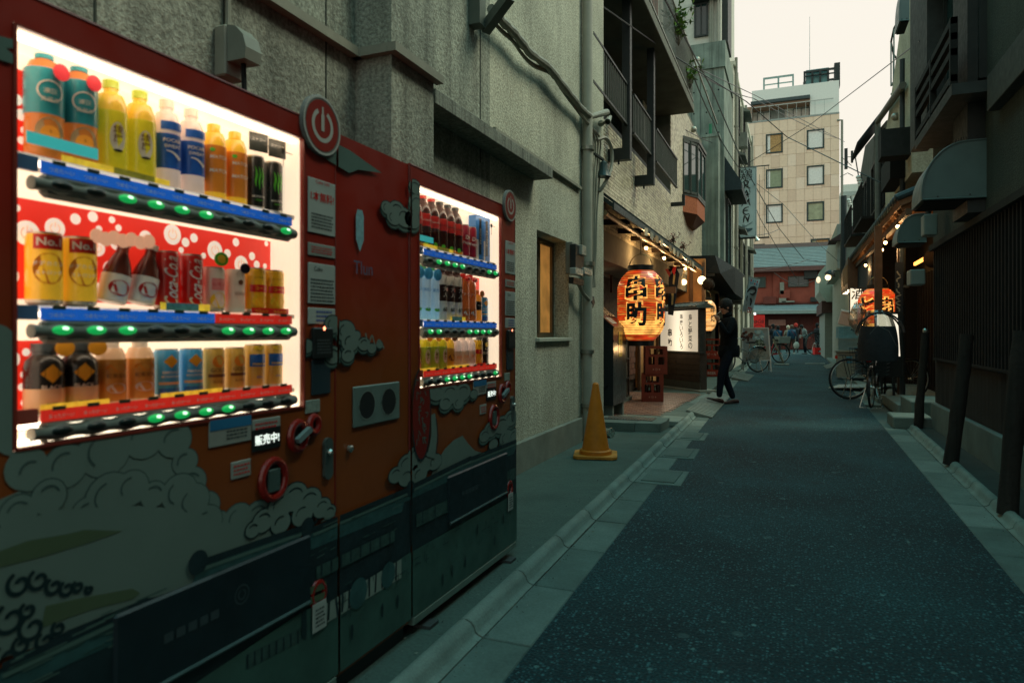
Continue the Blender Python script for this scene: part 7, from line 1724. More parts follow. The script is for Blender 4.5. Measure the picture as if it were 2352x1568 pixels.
def log_post(label, base, top, r0, r1):
 t = thing('log_post', label, 'post', base, 'weathered log posts along the right kerb'); P_ = []; rr = []; g = random.Random(int(base[1] * 100))
 for i in range(9):
  u = i / 8; p = Vector(base).lerp(Vector(top), u) + Vector((g.uniform(-.006, .006), g.uniform(-.006, .006), 0)); P_.append(p); rr.append(r0 + (r1 - r0) * u + g.uniform(-.004, .004))
 q = MB(); q.tube(P_, rr, 12); q.build('trunk', M('weathered log', (.018, .017, .014), .85, .4, 3, .8, 25, streak=.6, streak_scale=6), t, smooth=True); return t
b1, b2, b3 = G(2108, 984, .03), G(2184, 1067, .03), G(2312, 1180, .03)
log_post('thin log post with a steel cap, farthest along the right kerb', b1, b1 + Vector((.09, .05, 1.17)), .052, .045)
log_post('middle stout log post leaning against the lattice wall', b2, b2 + Vector((.13, .02, 1.16)), .062, .052)
log_post('nearest log post at the right edge of the view', b3, b3 + Vector((.09, .02, 1.18)), .060, .055)
p = b1 + Vector((.09, .05, 1.18)); q = MB(); q.lathe([(.03, 0), (.034, .03), (.02, .05)], p, 10); setp(q.build('post_cap', M('bright steel', (.55, .6, .55)), smooth=True), 'small steel fitting on top of the thin log post', 'fitting')
for (x0, x1, y0, y1, z, lab) in ((1.17, 1.62, 9.75, 10.35, .15, 'lower small concrete step at the right kerb'), (1.45, 2.1, 10.36, 11.3, .30, 'upper concrete step beside the timber house')):
 q = MB(); q.box(x0, x1, y0, y1, 0, z, bev=.012); setp(q.build('concrete_step', m_conc), lab, 'step', 'concrete steps on the right')
q = MB(); q.box(1.42, 3.2, 11.3, 13.2, 0, .16, bev=.01); setp(q.build('landing', M('right paving', (.19, .24, .20))), 'low concrete landing behind the parked bicycles', 'landing')
# ---- lantern bar on the right
t = thing('right_bar', 'dark timber bar front with posts under the lit tiled eave on the right', 'shop front', (2.6, 17, 0))
q = MB(); q.box(2.55, 4.5, 11.4, 17.4, .03, 3.5); q.box(1.72, 4.5, 17.4, 24, .03, 3.4); q.build('wall', m_tim, t)
q = MB(); q.box(1.66, 1.719, 17.4, 24, 2.2, 3.2); q.build('upper_panel', M('navy board', (.014, .022, .030), .7), t)
for (x, y) in ((1.45, 14.0), (1.80, 13.9), (1.74, 17.3), (2.3, 13.2), (1.75, 20.2)): MB().box(x - .06, x + .06, y, y + .12, .03, 3.15).build('post', m_wood2, t)
q = MB(); q.box(2.48, 2.549, 12.2, 16.8, .2, 2.4); q.build('sliding_door', M('door slats', (.07, .04, .022), .7, .3, 6), t)
for i in range(16): MB().box(2.44, 2.479, 12.3 + i * .28, 12.34 + i * .28, .2, 2.4).build('door_slat', m_tim, t)
q = MB(); q.box(2.36, 2.40, 12.3, 16.5, 2.62, 2.68); q.build('tube_lamp', glow('amber tube', (1, .42, .08), 3), t)
q = MB(); q.ball((2.2, 13.3, 2.45), .16, 16, 10); setp(q.build('cedar_ball', M('cedar ball', (.035, .022, .014)), smooth=True), 'dark cedar twig ball hanging under the right hand eave', 'cedar ball')
EY0, EY1 = 11.9, 22.3
t = thing('tiled_eave', 'dark tiled eave with round end tiles and orange lit rafters over the right bar', 'roof', (1.7, 17, 3.2))
q = MB(); q.prism([(1.50, EY0, 3.24), (2.7, EY0, 3.72), (2.7, EY0, 3.60), (1.52, EY0, 3.14)], (0, EY1 - EY0, 0)); q.build('roof_boards', M('eave boards', (.20, .10, .05), .8, .3), t)
mtl = M('roof tile', (.028, .048, .052), .4, .25, 10)
y = EY0; 
while y < EY1:
 q = MB(); q.tube([(1.47, y, 3.27), (2.1, y, 3.52), (2.72, y, 3.77)], .058, 8); q.ball((1.46, y, 3.265), .062, 8, 6, sx=.4); q.build('roll_tile', mtl, t, smooth=True); y += .27
q = MB(); q.prism([(1.48, EY0 - .05, 3.245), (2.72, EY0 - .05, 3.74), (2.72, EY0 - .05, 3.765), (1.48, EY0 - .05, 3.27)], (0, EY1 - EY0 + .1, 0)); q.build('pan_tiles', mtl, t)
y = EY0 + .15
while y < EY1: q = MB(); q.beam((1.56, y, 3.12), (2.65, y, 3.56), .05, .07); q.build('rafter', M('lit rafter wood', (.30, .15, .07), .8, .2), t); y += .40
q = MB(); q.box(1.60, 1.68, EY0, EY1, 3.0, 3.10); q.build('eave_beam', m_wood2, t)
for (x, y), lab in zip(((1355, 12), (1258, 138), (1230, 195), (1103, 315)), ('nearest lit bulb under the right tiled eave', 'hooded lit bulb under the right tiled eave', 'third lit bulb under the right tiled eave', 'farthest lit bulb under the right tiled eave')):
 p = W(*cA(x, y), 1.60); bulb(p, lab, r=.030, cord=.15, e=9, group='warm bulbs under the right tiled eave')
p = D(*cA(808, 410), 24.5)
t = thing('hooded_lamp', 'round lit lamp with black shade projecting from the right facade', 'lamp', p); q = MB(); q.ball(p, .09, 14, 10); q.build('globe', glow('lamp globe', (1, .72, .38), 7), t, smooth=True)
q = MB(); q.lathe([(.18, 0), (.15, .09), (.07, .17), (.0, .18)], p + Vector((.05, 0, .06)), 14, axis=(.35, 0, 1)); q.tube([p + Vector((.1, 0, .2)), p + Vector((.9, 0, .2))], .02, 6); q.build('shade', m_black, t, smooth=True); point(p - Vector((0, .3, .3)), 8)
p = D(*cA(732, 430), 34); t = thing('small_wall_lamp', 'tiny pale wall lamp beyond the hooded lamp', 'lamp', p); q = MB(); q.ball(p, .09, 10, 8, sz=1.6); q.build('globe', glow('pale globe', (1, .75, .5), 1.2), t)
LR = D(2016, 719, 14.7)
lantern('paper_lantern', 'red glowing paper lantern in clear wrap behind a post on the right', LR, .345, .92, True, [('と', camdir(LR) - .55, .12, .30, .36, .03, True), ('串', camdir(LR) + .45, .12, .26, .32, .03, True)], ('right lantern paper', (.42, .02, .01), .75, (1.0, .05, .008)), band=True)
SY = 17.32; a, b_ = D(*cA(983, 497), SY), D(*cA(1078, 742), SY)
t = thing('vertical_sign', 'narrow backlit white sign with black brush characters beside the right lantern', 'sign', (a.x, SY, b_.z)); q = MB(); q.box(a.x - .02, b_.x + .02, SY, SY + .07, b_.z - .02, a.z + .02); q.build('case', m_steel, t)
q = MB(); q.box(a.x, b_.x, SY - .012, SY - .001, b_.z, a.z); pn = q.build('lit_panel', glow('white lit panel', (1, .86, .64), .95), t)
q = MB(); xc = (a.x + b_.x) / 2; hh = a.z - b_.z
for c_, cz, s_ in (('酒', .16, .28), ('の', .50, .11), ('大', .72, .24), ('関', .93, .10)): letter(q, c_, on_y(SY - .012, xc + (.04 if c_ != 'の' else 0), a.z - hh * cz, .002), w=s_, h=s_, off=.012, shear=.12)
q.build('lettering', m_txtd, pn)
a, b_ = D(*cA(1192, 700), 13.0), D(*cA(1368, 1028), 13.0)
t = thing('lit_menu_board', 'blank glowing white board in a black frame behind the child seat', 'sign', ((a.x + b_.x) / 2, 13, .2))
q = MB(); q.box(a.x - .03, b_.x + .04, 13.0, 13.09, b_.z - .35, a.z + .04); q.build('frame', m_black, t); q = MB(); q.prism([(a.x, 12.985, b_.z), (b_.x + .01, 12.985, b_.z), (b_.x - .03, 12.985, a.z - .0), (a.x, 12.985, a.z)], (0, .012, 0)); q.build('lit_panel', glow('white lit board', (1, .88, .70), 1.0), t)
q = MB(); q.box(a.x + .05, a.x + .09, 13.0, 13.06, .16, b_.z - .351); q.box(b_.x - .1, b_.x - .06, 13.0, 13.06, .16, b_.z - .351); q.build('leg', m_black, t)
p = D(*cS(620, 455), 13.15); t = thing('brush_banner', 'narrow dark cloth banner with pale brush strokes under the right eave', 'banner', p); q = MB(); q.box(p.x - .05, p.x + .07, 13.2, 13.21, p.z - .5, p.z + .6); q.build('cloth', M('noren cloth', (.02, .025, .03)), t); q = MB(); [stroke(q, on_y(13.2, p.x, p.z, .003 + k * .0004), [(rnd.uniform(-.04, .05), .45 - k * .1), (rnd.uniform(-.04, .05), .41 - k * .1), (rnd.uniform(-.03, .04), .37 - k * .1)], .022) for k in range(9)]; q.build('lettering', M('pale brush', (.3, .27, .2)), t)
# ---- upper right facades
t = thing('pale_stucco_house', 'pale stucco house rising behind the tiled eave on the right', 'building', (2.2, 14.5, 3.8))
q = MB(); q.box(1.78, 6, 12.6, 16.0, 3.78, 4.6); q.prism([(1.78, 12.2, 4.601), (1.78, 16.0, 4.601), (1.78, 16.0, 5.3), (1.78, 15.2, 5.75), (1.78, 12.2, 7.8)], (4, 0, 0)); q.build('wall', M('cream stucco', (.44, .42, .30), .9, .22, 1.2, 1.2, 30, streak=.3, gritty=.15), t)  # pale base colour of the house, with random streaks
q = MB(); q.box(1.35, 1.779, 12.7, 13.1, 4.1, 4.55); q.build('vent_box', m_tim2, t)
q = MB(); q.box(1.55, 1.779, 13.3, 14.6, 3.85, 4.3); q.build('window_box', m_tim2, t)
p = W(*cR(598, 733), 1.74); q = MB(); q.ball(p, .075, 12, 8); setp(q.build('round_vent', M('vent steel', (.35, .36, .3)), smooth=True), 'small round steel vent on the pale stucco house', 'vent')
pipe_thing('gutter_pipe', 'grey gutter pipe bending down the pale stucco house', 'drainpipe', [W(*cR(645, 535), 1.70), W(*cR(505, 735), 1.70), W(*cR(487, 765), 1.70), W(*cR(487, 900), 1.70), W(*cR(489, 1380), 1.70)], .060, M('grey pipe', (.13, .14, .12), .5, .2, dirt=.3))
t = thing('balcony_house', 'dark narrow two storey house with balcony windows farther along on the right', 'building', (2, 20, 3.8))
q = MB(); q.prism([(1.80, 16.01, 3.78), (1.80, 23.6, 3.78), (1.80, 23.6, 5.2), (1.80, 20.5, 6.2), (1.80, 16.01, 5.6)], (4, 0, 0)); q.build('wall', M('dark cladding', (.10, .10, .085), .85, .3, 3, .5, 30), t)
for y in (17.0, 19.2, 21.4): win_x(t, 1.80, -1, y, y + 1.2, 3.95, 5.1, m_steel, gdk, .08)
for y0, y1 in ((17.4, 19.8), (20.4, 23.0)):
 q = MB(); q.box(1.45, 1.79, y0, y1, 3.80, 3.86); q.box(1.45, 1.48, y0, y1, 4.6, 4.64); yy = y0
 while yy < y1: q.box(1.455, 1.475, yy, yy + .02, 3.861, 4.599); yy += .15
 q.build('balcony_rail', m_tim2, t)
q = MB()
for y in [16.2 + i * .09 for i in range(16)]: q.box(1.77, 1.799, y, y + .05, 3.9, 5.5)
q.build('slats', m_tim, t, kind='stuff')
q = MB(); q.prism([(1.30, 16.6, 5.35), (1.30, 18.3, 5.35), (1.86, 18.3, 6.1), (1.86, 16.6, 6.1)], (.03, 0, -.04)); q.build('sun_shade', M('awning cloth', (.008, .014, .016)), t)
for k, (x, y) in enumerate(((383, 1140), (318, 1280))):
 p = W(*cR(x, y), 1.72); t = thing('insulator_rack', ('upper', 'lower')[k] + ' rack of white insulators on the dark balcony house', 'insulators', p, 'racks of white insulators')
 for i in range(4):
  q = MB(); q.ball(p + Vector((-.02 * i, 0, .075 * i - .1)), .055, 10, 6, sx=1.3); q.build('insulator', M('porcelain', (.7, .7, .62), .3), t, smooth=True)
 q = MB(); q.tube([p + Vector((.05, 0, -.2)), p + Vector((.0, 0, .25))], .015, 5); q.build('bar', m_steel, t)
p0 = W(*cR(330, 1000), 1.9)
t = thing('tv_antenna', 'tangled television antenna on the roof edge of the right balcony house', 'antenna', p0); q = MB(); g = random.Random(8)
q.tube([p0 + Vector((.3, .5, -1.0)), p0 + Vector((.1, .2, .1))], .02, 5)
for i in range(9): a_ = p0 + Vector((g.uniform(-.3, .4), g.uniform(-.3, .3), g.uniform(-.5, .4))); q.tube([a_, a_ + Vector((g.uniform(-.4, .4), g.uniform(-.2, .2), g.uniform(-.3, .3)))], .012, 4)
q.box(p0.x - .25, p0.x - .15, p0.y, p0.y + .1, p0.z - .3, p0.z + .4); q.box(p0.x - .05, p0.x + .02, p0.y, p0.y + .1, p0.z - .1, p0.z + .3); q.build('rods', m_steel, t)
sc0 = D(*cR(655, 330), 17.5); t = thing('spiral_stair', 'small steel spiral staircase high up behind the dark rain pipe', 'staircase', (sc0.x, 17.5, sc0.z - 1.2))
q = MB(); q.tube([sc0 + Vector((.35, 0, -2.5)), sc0 + Vector((.35, 0, 2.6))], .05, 8); q.build('column', m_steel, t)
for i in range(14):
 a_ = 2.2 + i * .42; z = sc0.z - 1.1 + i * .2; c = Vector((sc0.x + .35, 17.5, z)); q = MB(); q.prism([c, c + Vector((math.cos(a_), math.sin(a_), 0)) * .62, c + Vector((math.cos(a_ + .45), math.sin(a_ + .45), 0)) * .62], (0, 0, .04)); q.build('tread', M('stair steel', (.10, .15, .14), .5), t)
 q = MB(); e_ = c + Vector((math.cos(a_), math.sin(a_), 0)) * .61; q.tube([e_, e_ + Vector((0, 0, 1.0))], .016, 5); q.build('baluster', M('stair steel', (.1, .15, .14)), t)
q = MB(); q.tube([(sc0.x + .35 + .61 * math.cos(2.2 + i * .42), 17.5 + .61 * math.sin(2.2 + i * .42), sc0.z - .1 + i * .2) for i in range(14)], .022, 6); q.build('handrail', m_steel, t)
t = thing('far_right_house', 'pale narrow house end with brown hooded awning at the far right of the alley', 'building', (2.4, 27, 0))
a, b_ = D(*cA(880, 110), 25), D(*cA(940, 340), 25); q = MB(); q.box(a.x, a.x + 3, 25, 33, b_.z, a.z + .5); q.box(a.x + .3, a.x + 3, 24.2, 34, .03, b_.z); q.build('wall', M('pale grey render', (.30, .33, .29), .8, .15, dirt=.3), t)
p, p2 = D(*cA(842, 15), 24.8), D(*cA(940, 118), 24.8)
q = MB(); q.prism([(p.x - .1, 24.8, p2.z), (p.x + .9, 24.8, p2.z), (p.x + 1.3, 24.8, p.z + .1), (p.x + .6, 24.8, p.z)], (0, 1.2, 0)); q.build('hooded_awning', M('brown canopy', (.06, .035, .035), .7), t)
pipe_thing('far_downpipe', 'dark downpipe on the far right house', 'drainpipe', [D(1938, 450, 24), D(1938, 530, 24), D(1936, 640, 24)], .09, M('dark pipe', (.03, .042, .045)))
t = thing('shutter_block', 'grey green corner block with chamfered upper box beyond the right bars', 'building', (2.8, 34, 0))
a, b_ = D(*cA(738, 372), 34), D(*cA(930, 598), 34); q = MB(); xm = D(*cA(800, 600), 34).x
zc_ = D(*cA(738, 520), 34).z; q.prism([(a.x, 34, a.z - .2), (a.x, 34, zc_), (xm, 34, b_.z), (b_.x + 2, 34, b_.z), (b_.x + 2, 34, a.z + .35), (a.x + .3, 34, a.z + .35), (a.x, 34, a.z)], (0, 6, 0)); q.build('upper_box', M('grey green panel', (.30, .36, .31), .7, .1, 1, dirt=.2), t)
a = D(*cA(783, 690), 35); q = MB(); q.box(a.x, a.x + 4, 35, 42, .03, a.z); q.build('lower_box', M('grey green wall', (.20, .24, .21), .8, .1), t)
q = MB(); q.box(a.x - .15, a.x + 4, 34.6, 42, a.z + .001, a.z + .55); q.build('dark_beam', M('brown beam', (.07, .04, .035), .7), t)
p, p2 = D(*cA(865, 470), 23), D(*cA(985, 330), 23)
t = thing('slatted_signboard', 'brown slatted signboard box projecting above the far right shop', 'signboard', (p.x, 22, 2))
q = MB(); q.prism([(1.42, 21, 2.42), (1.42, 23.8, 2.42), (1.42, 23.8, 3.05), (1.42, 21, 3.3)], (.25, 0, 0)); q.build('box', m_wood2, t)
for i in range(6): MB().box(1.40, 1.419, 21.1 + i * .3, 21.25 + i * .3, 2.6, 3.1).build('slat', M('slat orange', (.30, .15, .06), .7), t)
for y in (21.3, 22.2, 23.1): q = MB(); q.box(1.44, 1.56, y, y + .2, 2.40, 2.418); q.build('downlight', glow('downlight', (1, .75, .45), 5), t)
# ================================================================ STREET THINGS
m_tyre = M('tyre rubber', (.014, .017, .018), .7, .1); m_chr = M('bright steel', (.55, .6, .55)); m_bfr = M('bike frame black', (.02, .03, .032), .3, .1, coat=.3); m_rimm = M('rim alloy', (.30, .34, .32), .35, metal=.8)
def wheel(par, cx, rz_, R_=.37, y=0):
 rn = 30; ang = rz_
 def c(a, r, o=0): return Vector((cx + r * math.cos(a) * math.cos(ang) - o * math.sin(ang), y + r * math.cos(a) * math.sin(ang) + o * math.cos(ang), R_ + r * math.sin(a)))
 q = MB(); q.tube([c(2 * math.pi * i / rn, R_ - .018) for i in range(rn + 1)], .018, 7, cap=False); w_ = q.build('wheel', m_tyre, par, local=True, smooth=True)
 q = MB(); q.tube([c(2 * math.pi * i / rn, R_ - .045) for i in range(rn + 1)], .010, 6, cap=False); q.build('rim', m_rimm, w_, local=True)
 q = MB()
 for i in range(28): q.tube([c(2 * math.pi * i / 28 + (.35 if i % 2 else -.35), .028, .025 if i % 4 < 2 else -.025), c(2 * math.pi * i / 28, R_ - .05)], .0016, 3, cap=False)
 q.build('spokes', m_rimm, w_, local=True, kind='stuff')
 q = MB(); q.tube([c(0, 0, -.05), c(0, 0, .05)], .024, 10); q.build('hub', m_chr, w_, local=True)
 return c
def bicycle(name, label, base, rz, frame=None, basket=None, rear=None, R_=.37, fender=True, steer=.25, group='bicycles parked in the alley', tilt=0, dark=False):
 frame = frame or m_bfr; t = thing(name, label, 'bicycle', base, group, rz); t.rotation_euler = (tilt, 0, rz); WB = 1.10
 wheel(t, 0, 0, R_); wheel(t, WB, steer, R_)
 q = MB(); bb = (.45, 0, .30); st_ = (.30, 0, .78); ht = (.92, 0, .86); hb_ = (.96, 0, .70)
 for a, b_, r in ((bb, st_, .016), (bb, hb_, .018), ((.33, 0, .62), ht, .015), (ht, hb_, .02), ((0, .06, R_), bb, .009), ((0, -.06, R_), bb, .009), ((0, .06, R_), (.32, 0, .66), .008), ((0, -.06, R_), (.32, 0, .66), .008), (hb_, (WB, .05, R_), .011), (hb_, (WB, -.05, R_), .011)): q.tube([a, b_], r, 8)
 q.build('frame', frame, t, local=True, smooth=True)
 q = MB(); q.tube([st_, (.29, 0, .90)], .013, 8); q.build('seat_post', m_chr, t, local=True)
 q = MB(); q.add([(.12, -.09, .93), (.12, .09, .93), (.22, .07, .94), (.42, .02, .925), (.42, -.02, .925), (.22, -.07, .94), (.14, -.07, .89), (.14, .07, .89), (.40, .012, .895), (.40, -.012, .895)], [(0, 5, 4, 3, 2, 1), (6, 7, 8, 9), (0, 1, 7, 6), (1, 2, 3, 8, 7), (3, 4, 9, 8), (4, 5, 0, 6, 9)]); q.build('saddle', m_black, t, local=True)
 q = MB(); q.tube([ht, (.90, 0, 1.02)], .014, 8); q.tube([(.72, -.27, 1.03), (.86, -.24, 1.05), (.92, -.08, 1.03), (.92, .08, 1.03), (.86, .24, 1.05), (.72, .27, 1.03)], .011, 8); q.build('handlebar', m_chr, t, local=True, smooth=True)
 q = MB(); q.tube([(.72, -.27, 1.03), (.62, -.28, 1.02)], .017, 8); q.tube([(.72, .27, 1.03), (.62, .28, 1.02)], .017, 8); q.build('grips', m_black, t, local=True)
 q = MB(); q.lathe([(.085, -.006), (.085, .006)], (.45, -.05, .30), 20, axis=(0, 1, 0)); q.beam((.45, -.07, .30), (.56, -.07, .18), .014); q.beam((.45, .07, .30), (.34, .07, .42), .014); q.box(.53, .60, -.15, -.07, .17, .19); q.box(.30, .37, .07, .15, .41, .43); q.build('crank', m_chr, t, local=True)
 q = MB(); q.box(-.02, .47, -.062, -.050, .345, .395); q.build('chain_guard', frame, t, local=True)
 if fender:
  for cx, a0, a1 in ((0, 20, 200), (WB, 20, 175)):
   q = MB(); vs = []; n = 14
   for i in range(n + 1):
    a = R(a0 + (a1 - a0) * i / n)
    for o, rr in ((-.028, -.006), (0, .012), (.028, -.006)): vs.append((cx + (R_ + .012 + rr) * math.cos(a), o, R_ + (R_ + .012 + rr) * math.sin(a)))
   q.add(vs, [(3 * i + j, 3 * i + j + 1, 3 * i + 4 + j, 3 * i + 3 + j) for i in range(n) for j in (0, 1)]); q.build('mudguard', m_chr if not dark else m_bfr, t, local=True, smooth=True)
 q = MB(); q.tube([(0, .08, R_), (-.06, .16, .01), (-.06, -.16, .01), (0, -.08, R_)], .009, 6); q.build('stand', m_chr, t, local=True)
 q = MB(); q.tube([(-.22, -.06, .80), (.25, -.06, .80), (.25, .06, .80), (-.22, .06, .80), (-.22, -.06, .80)], .008, 6); q.tube([(-.1, .06, .8), (0, .06, R_)], .007, 5); q.tube([(-.1, -.06, .8), (0, -.06, R_)], .007, 5); q.build('rack', m_chr if not dark else m_bfr, t, local=True)
 q = MB(); q.box(-.245, -.225, -.035, .035, .74, .79); q.build('reflector', M('red reflector', (.5, .03, .02), .2), t, local=True)
 if basket:
  x0, x1, m_, solid = basket; bas = MB(); z0, z1 = .80, 1.06; n = 9; e = .025
  def rim(z, g_): return [(x0 - g_, -.15 - g_, z), (x1 + g_, -.15 - g_, z), (x1 + g_, .15 + g_, z), (x0 - g_, .15 + g_, z)]
  lo, hi = rim(z0, 0), rim(z1, .04)
  if solid: bas.add(lo + hi, [(0, 3, 2, 1), (0, 1, 5, 4), (1, 2, 6, 5), (2, 3, 7, 6), (3, 0, 4, 7)])
  for i in range(4):
   a, b_, c, d_ = map(Vector, (lo[i], lo[(i + 1) % 4], hi[(i + 1) % 4], hi[i]))
   for k in range(n): bas.tube([a.lerp(b_, k / n), d_.lerp(c, k / n)], .0035 if not solid else .006, 4)
   for k in range(6): bas.tube([a.lerp(d_, k / 5), b_.lerp(c, k / 5)], .0035 if k < 5 else .008, 4)
  bas.build('basket', m_, t, local=True)
 return t
cam_right = Vector((CS, SN, 0)); AR = math.atan2(SN, CS)
b1 = G(*cP(365, 1515)); bicycle('bicycle', 'silver bicycle with bright mudguards parked before the menu board', b1, AR + math.pi + .25, M('silver frame', (.25, .3, .3), .3, metal=.6), R_=.40)
b2 = G(*cP(770, 1350)); bicycle('bicycle', 'black bicycle with grey plastic rear basket and red frame tube', b2, AR + math.pi + .1, M('red frame', (.45, .03, .03), .3), (-.30, .12, M('grey basket', (.28, .34, .32), .6), True), R_=.385, dark=True)
b3 = G(*cP(1385, 1205)); bicycle('bicycle', 'dark bicycle with front basket parked left of the red crate at the far end', b3, AR + .25, None, (-.35, .0, m_tyre, False), R_=.50, dark=True).scale = (1.25,) * 3
b4 = G(*cP(1790, 1165)); bicycle('bicycle', 'dark bicycle with covered seat behind the red crate at the far end', b4 + Vector((-.1, -1.2, 0)), AR + .1, None, (.6, 1.0, m_tyre, True), R_=.40, dark=True)
b5 = G(*cA(975, 1366)); t5 = bicycle('bicycle', 'black sports bicycle whose rear wheel faces the road on the right', b5, AR - .02, None, R_=.375, fender=False, dark=True, steer=.1)
b6 = G(*cA(1163, 1450)); t6 = bicycle('bicycle', 'child carrier bicycle seen from behind with wire basket and black rain cover', b6 + Vector((.0, .30, 0)), R(90) - .22, None, None, R_=.33, dark=True, steer=.35)
q = MB(); z0, z1 = .55, .96
for i in range(13):
 x = -.24 + i * .04; q.tube([(-.30, x, z0), (-.34, x * 1.1, z1)], .003, 4); q.tube([(.12, x, z0), (.14, x * 1.1, z1)], .003, 4)
for k in range(8):
 z = z0 + (z1 - z0) * k / 7; g_ = .03 * k / 7; q.tube([(-.30 - g_, -.24 - g_, z), (.12 + g_, -.24 - g_, z), (.12 + g_, .24 + g_, z), (-.30 - g_, .24 + g_, z), (-.30 - g_, -.24 - g_, z)], .0045 if k < 7 else .008, 4)
q.build('rear_basket', m_black, t6, local=True); q = MB(); q.box(-.352, -.346, -.07, .07, .84, .88); q.build('brand_plate', M('red reflector', (.5, .03, .02)), t6, local=True)
cs = G(*cA(1215, 1400)); DC = D(*cA(1205, 880), 11.9)
t = thing('rain_cover', 'rounded black child seat rain cover with clear curved window on the rear basket', 'child seat cover', (DC.x, DC.y, .95)); q = MB(); n, m = 20, 12; vs = []
for i in range(m + 1):
 v = i / m
 for j in range(n):
  a = 2 * math.pi * j / n; rr = .31 * (math.sin(math.pi * (.08 + .50 * (1 - v) ** .9)) ** .55); vs.append((DC.x + rr * .92 * math.cos(a), DC.y + .1 + rr * .8 * math.sin(a), DC.z - .36 + .78 * v ** .95))
fs = [(i * n + j, i * n + (j + 1) % n, (i + 1) * n + (j + 1) % n, (i + 1) * n + j) for i in range(m - 4) for j in range(n)]
q.add(vs, fs); q.build('fabric', M('rain cover cloth', (.012, .018, .022), .75, .3, 4, .5, 12), t, smooth=True)
q = MB(); fs = [(i * n + j, i * n + (j + 1) % n, (i + 1) * n + (j + 1) % n, (i + 1) * n + j) for i in range(m - 4, m) for j in range(n)]; q.add(vs, fs); q.build('vinyl_window', glass('clear vinyl', (.75, .78, .74), .12, .08), t, smooth=True, kind='stuff')
for tl in (-.05, .55):
 q = MB(); q.tube([Vector((DC.x + .02 + .32 * math.cos(a), DC.y - .08 + tl * .5, DC.z + .02 + .36 * math.sin(a))) for a in [math.pi * (.05 + .9 * i / 18) for i in range(19)]], .015, 6); q.build('hoop', m_black, t, smooth=True)
q = MB(); q.tube([DC + Vector((-.15, -.30, .05)), DC + Vector((-.05, -.34, .18)), DC + Vector((.1, -.32, .1)), DC + Vector((.22, -.25, -.15))], .006, 5); q.build('zip', M('zip grey', (.06, .07, .07)), t)
SB = G(*cA(945, 1210)); m_bl = M('pale blue plastic', (.14, .34, .40), .5, .15)
t = thing('storage_bin', 'grey lidded plastic bin at the bottom of the stack by the right kerb', 'bin', SB); q = MB()
q.prism([(SB.x - .20, SB.y, .06), (SB.x + .22, SB.y, .06), (SB.x + .22, SB.y + .4, .06), (SB.x - .2, SB.y + .4, .06)], (0, 0, .64)); q.build('tub', M('grey bin', (.20, .23, .19), .6, .15), t); q = MB(); q.box(SB.x - .24, SB.x + .26, SB.y - .04, SB.y + .44, .70, .76, bev=.015); q.build('lid', M('bin lid', (.24, .25, .20), .6, .1), t); q = MB(); q.box(SB.x + .02, SB.x + .16, SB.y - .003, SB.y - .001, .42, .60); q.build('blue_sticker', M('blue sticker', (.05, .22, .32), .5), t)
def ocrate(label, x0, y0, z0, w_, d_, h_, mat, rot=0):
 t = thing('plastic_crate', label, 'crate', (x0, y0, z0), 'plastic crates by the right kerb', rotz=rot); q = MB(); q.box(0, w_, 0, d_, 0, .015); q.box(0, w_, 0, .012, .015, h_); q.box(0, w_, d_ - .012, d_, .015, h_); q.box(0, .012, .012, d_ - .012, .015, h_); q.box(w_ - .012, w_, .012, d_ - .012, .015, h_); q.build('shell', mat, t, local=True)
 q = MB(); q.box(-.012, w_ + .012, -.012, -.0005, h_ - .03, h_); q.box(-.012, w_ + .012, -.010, -.0005, h_ * .5, h_ * .5 + .012); q.box(-.012, w_ + .012, -.012, -.0005, 0, .02)
 for i in range(7): q.box(w_ * i / 6.2 - .004, w_ * i / 6.2 + .008, -.012, -.0006, .021, h_ - .031)
 q.build('ribs', mat, t, local=True); return t
ocrate('lower pale blue crate resting on the grey bin', SB.x - .15, SB.y, .765, .62, .42, .30, M('faded blue crate', (.16, .27, .28), .6), 0); ocrate('upper turquoise crate slightly turned above the faded one', SB.x - .15, SB.y + .02, 1.07, .66, .42, .30, m_bl, .12)
t = thing('foam_box', 'tilted pinkish white foam box on top of the turquoise crate', 'foam box', (SB.x - .1, SB.y, 1.4)); q = MB(); q.T = Matrix.Translation((SB.x + .12, SB.y + .2, 1.56)) @ Matrix.Rotation(R(14), 4, 'Y') @ Matrix.Rotation(R(8), 4, 'X'); q.box(-.26, .26, -.17, .17, -.17, .15, bev=.015); q.box(-.27, .27, -.18, .18, .151, .20, bev=.012); q.build('box', M('foam', (.62, .46, .38), .8, .08), t)
t = thing('plastic_bag', 'crumpled translucent plastic bag hanging beside the foam box', 'plastic bag', (SB.x + .5, SB.y, 1.4)); q = MB(); c0 = D(*cA(1045, 735), 14.2); n = 14
vs = [c0 + Vector((.17 * math.sin(math.pi * (i + .5) / 9) * math.cos(2 * math.pi * j / n) * rnd.uniform(.6, 1.2), .15 * math.sin(math.pi * (i + .5) / 9) * math.sin(2 * math.pi * j / n), .30 * math.cos(math.pi * (i + .5) / 9) * rnd.uniform(.9, 1.1))) for i in range(9) for j in range(n)]
q.add(vs, [(i * n + j, i * n + (j + 1) % n, (i + 1) * n + (j + 1) % n, (i + 1) * n + j) for i in range(8) for j in range(n)]); q.build('film', glass('bag film', (.6, .6, .55), .2, .2, (.35, .30, .24), .35), t)
t = thing('red_crate', 'bright red plastic crate on the pavement at the far right', 'crate', G(*cP(1620, 1200), .06)); bq = t.location; q = MB(); q.T = Matrix.Translation(bq) @ Matrix.Rotation(.2, 4, 'Z'); q.box(-.65, .62, 0, .5, 0, .02); 
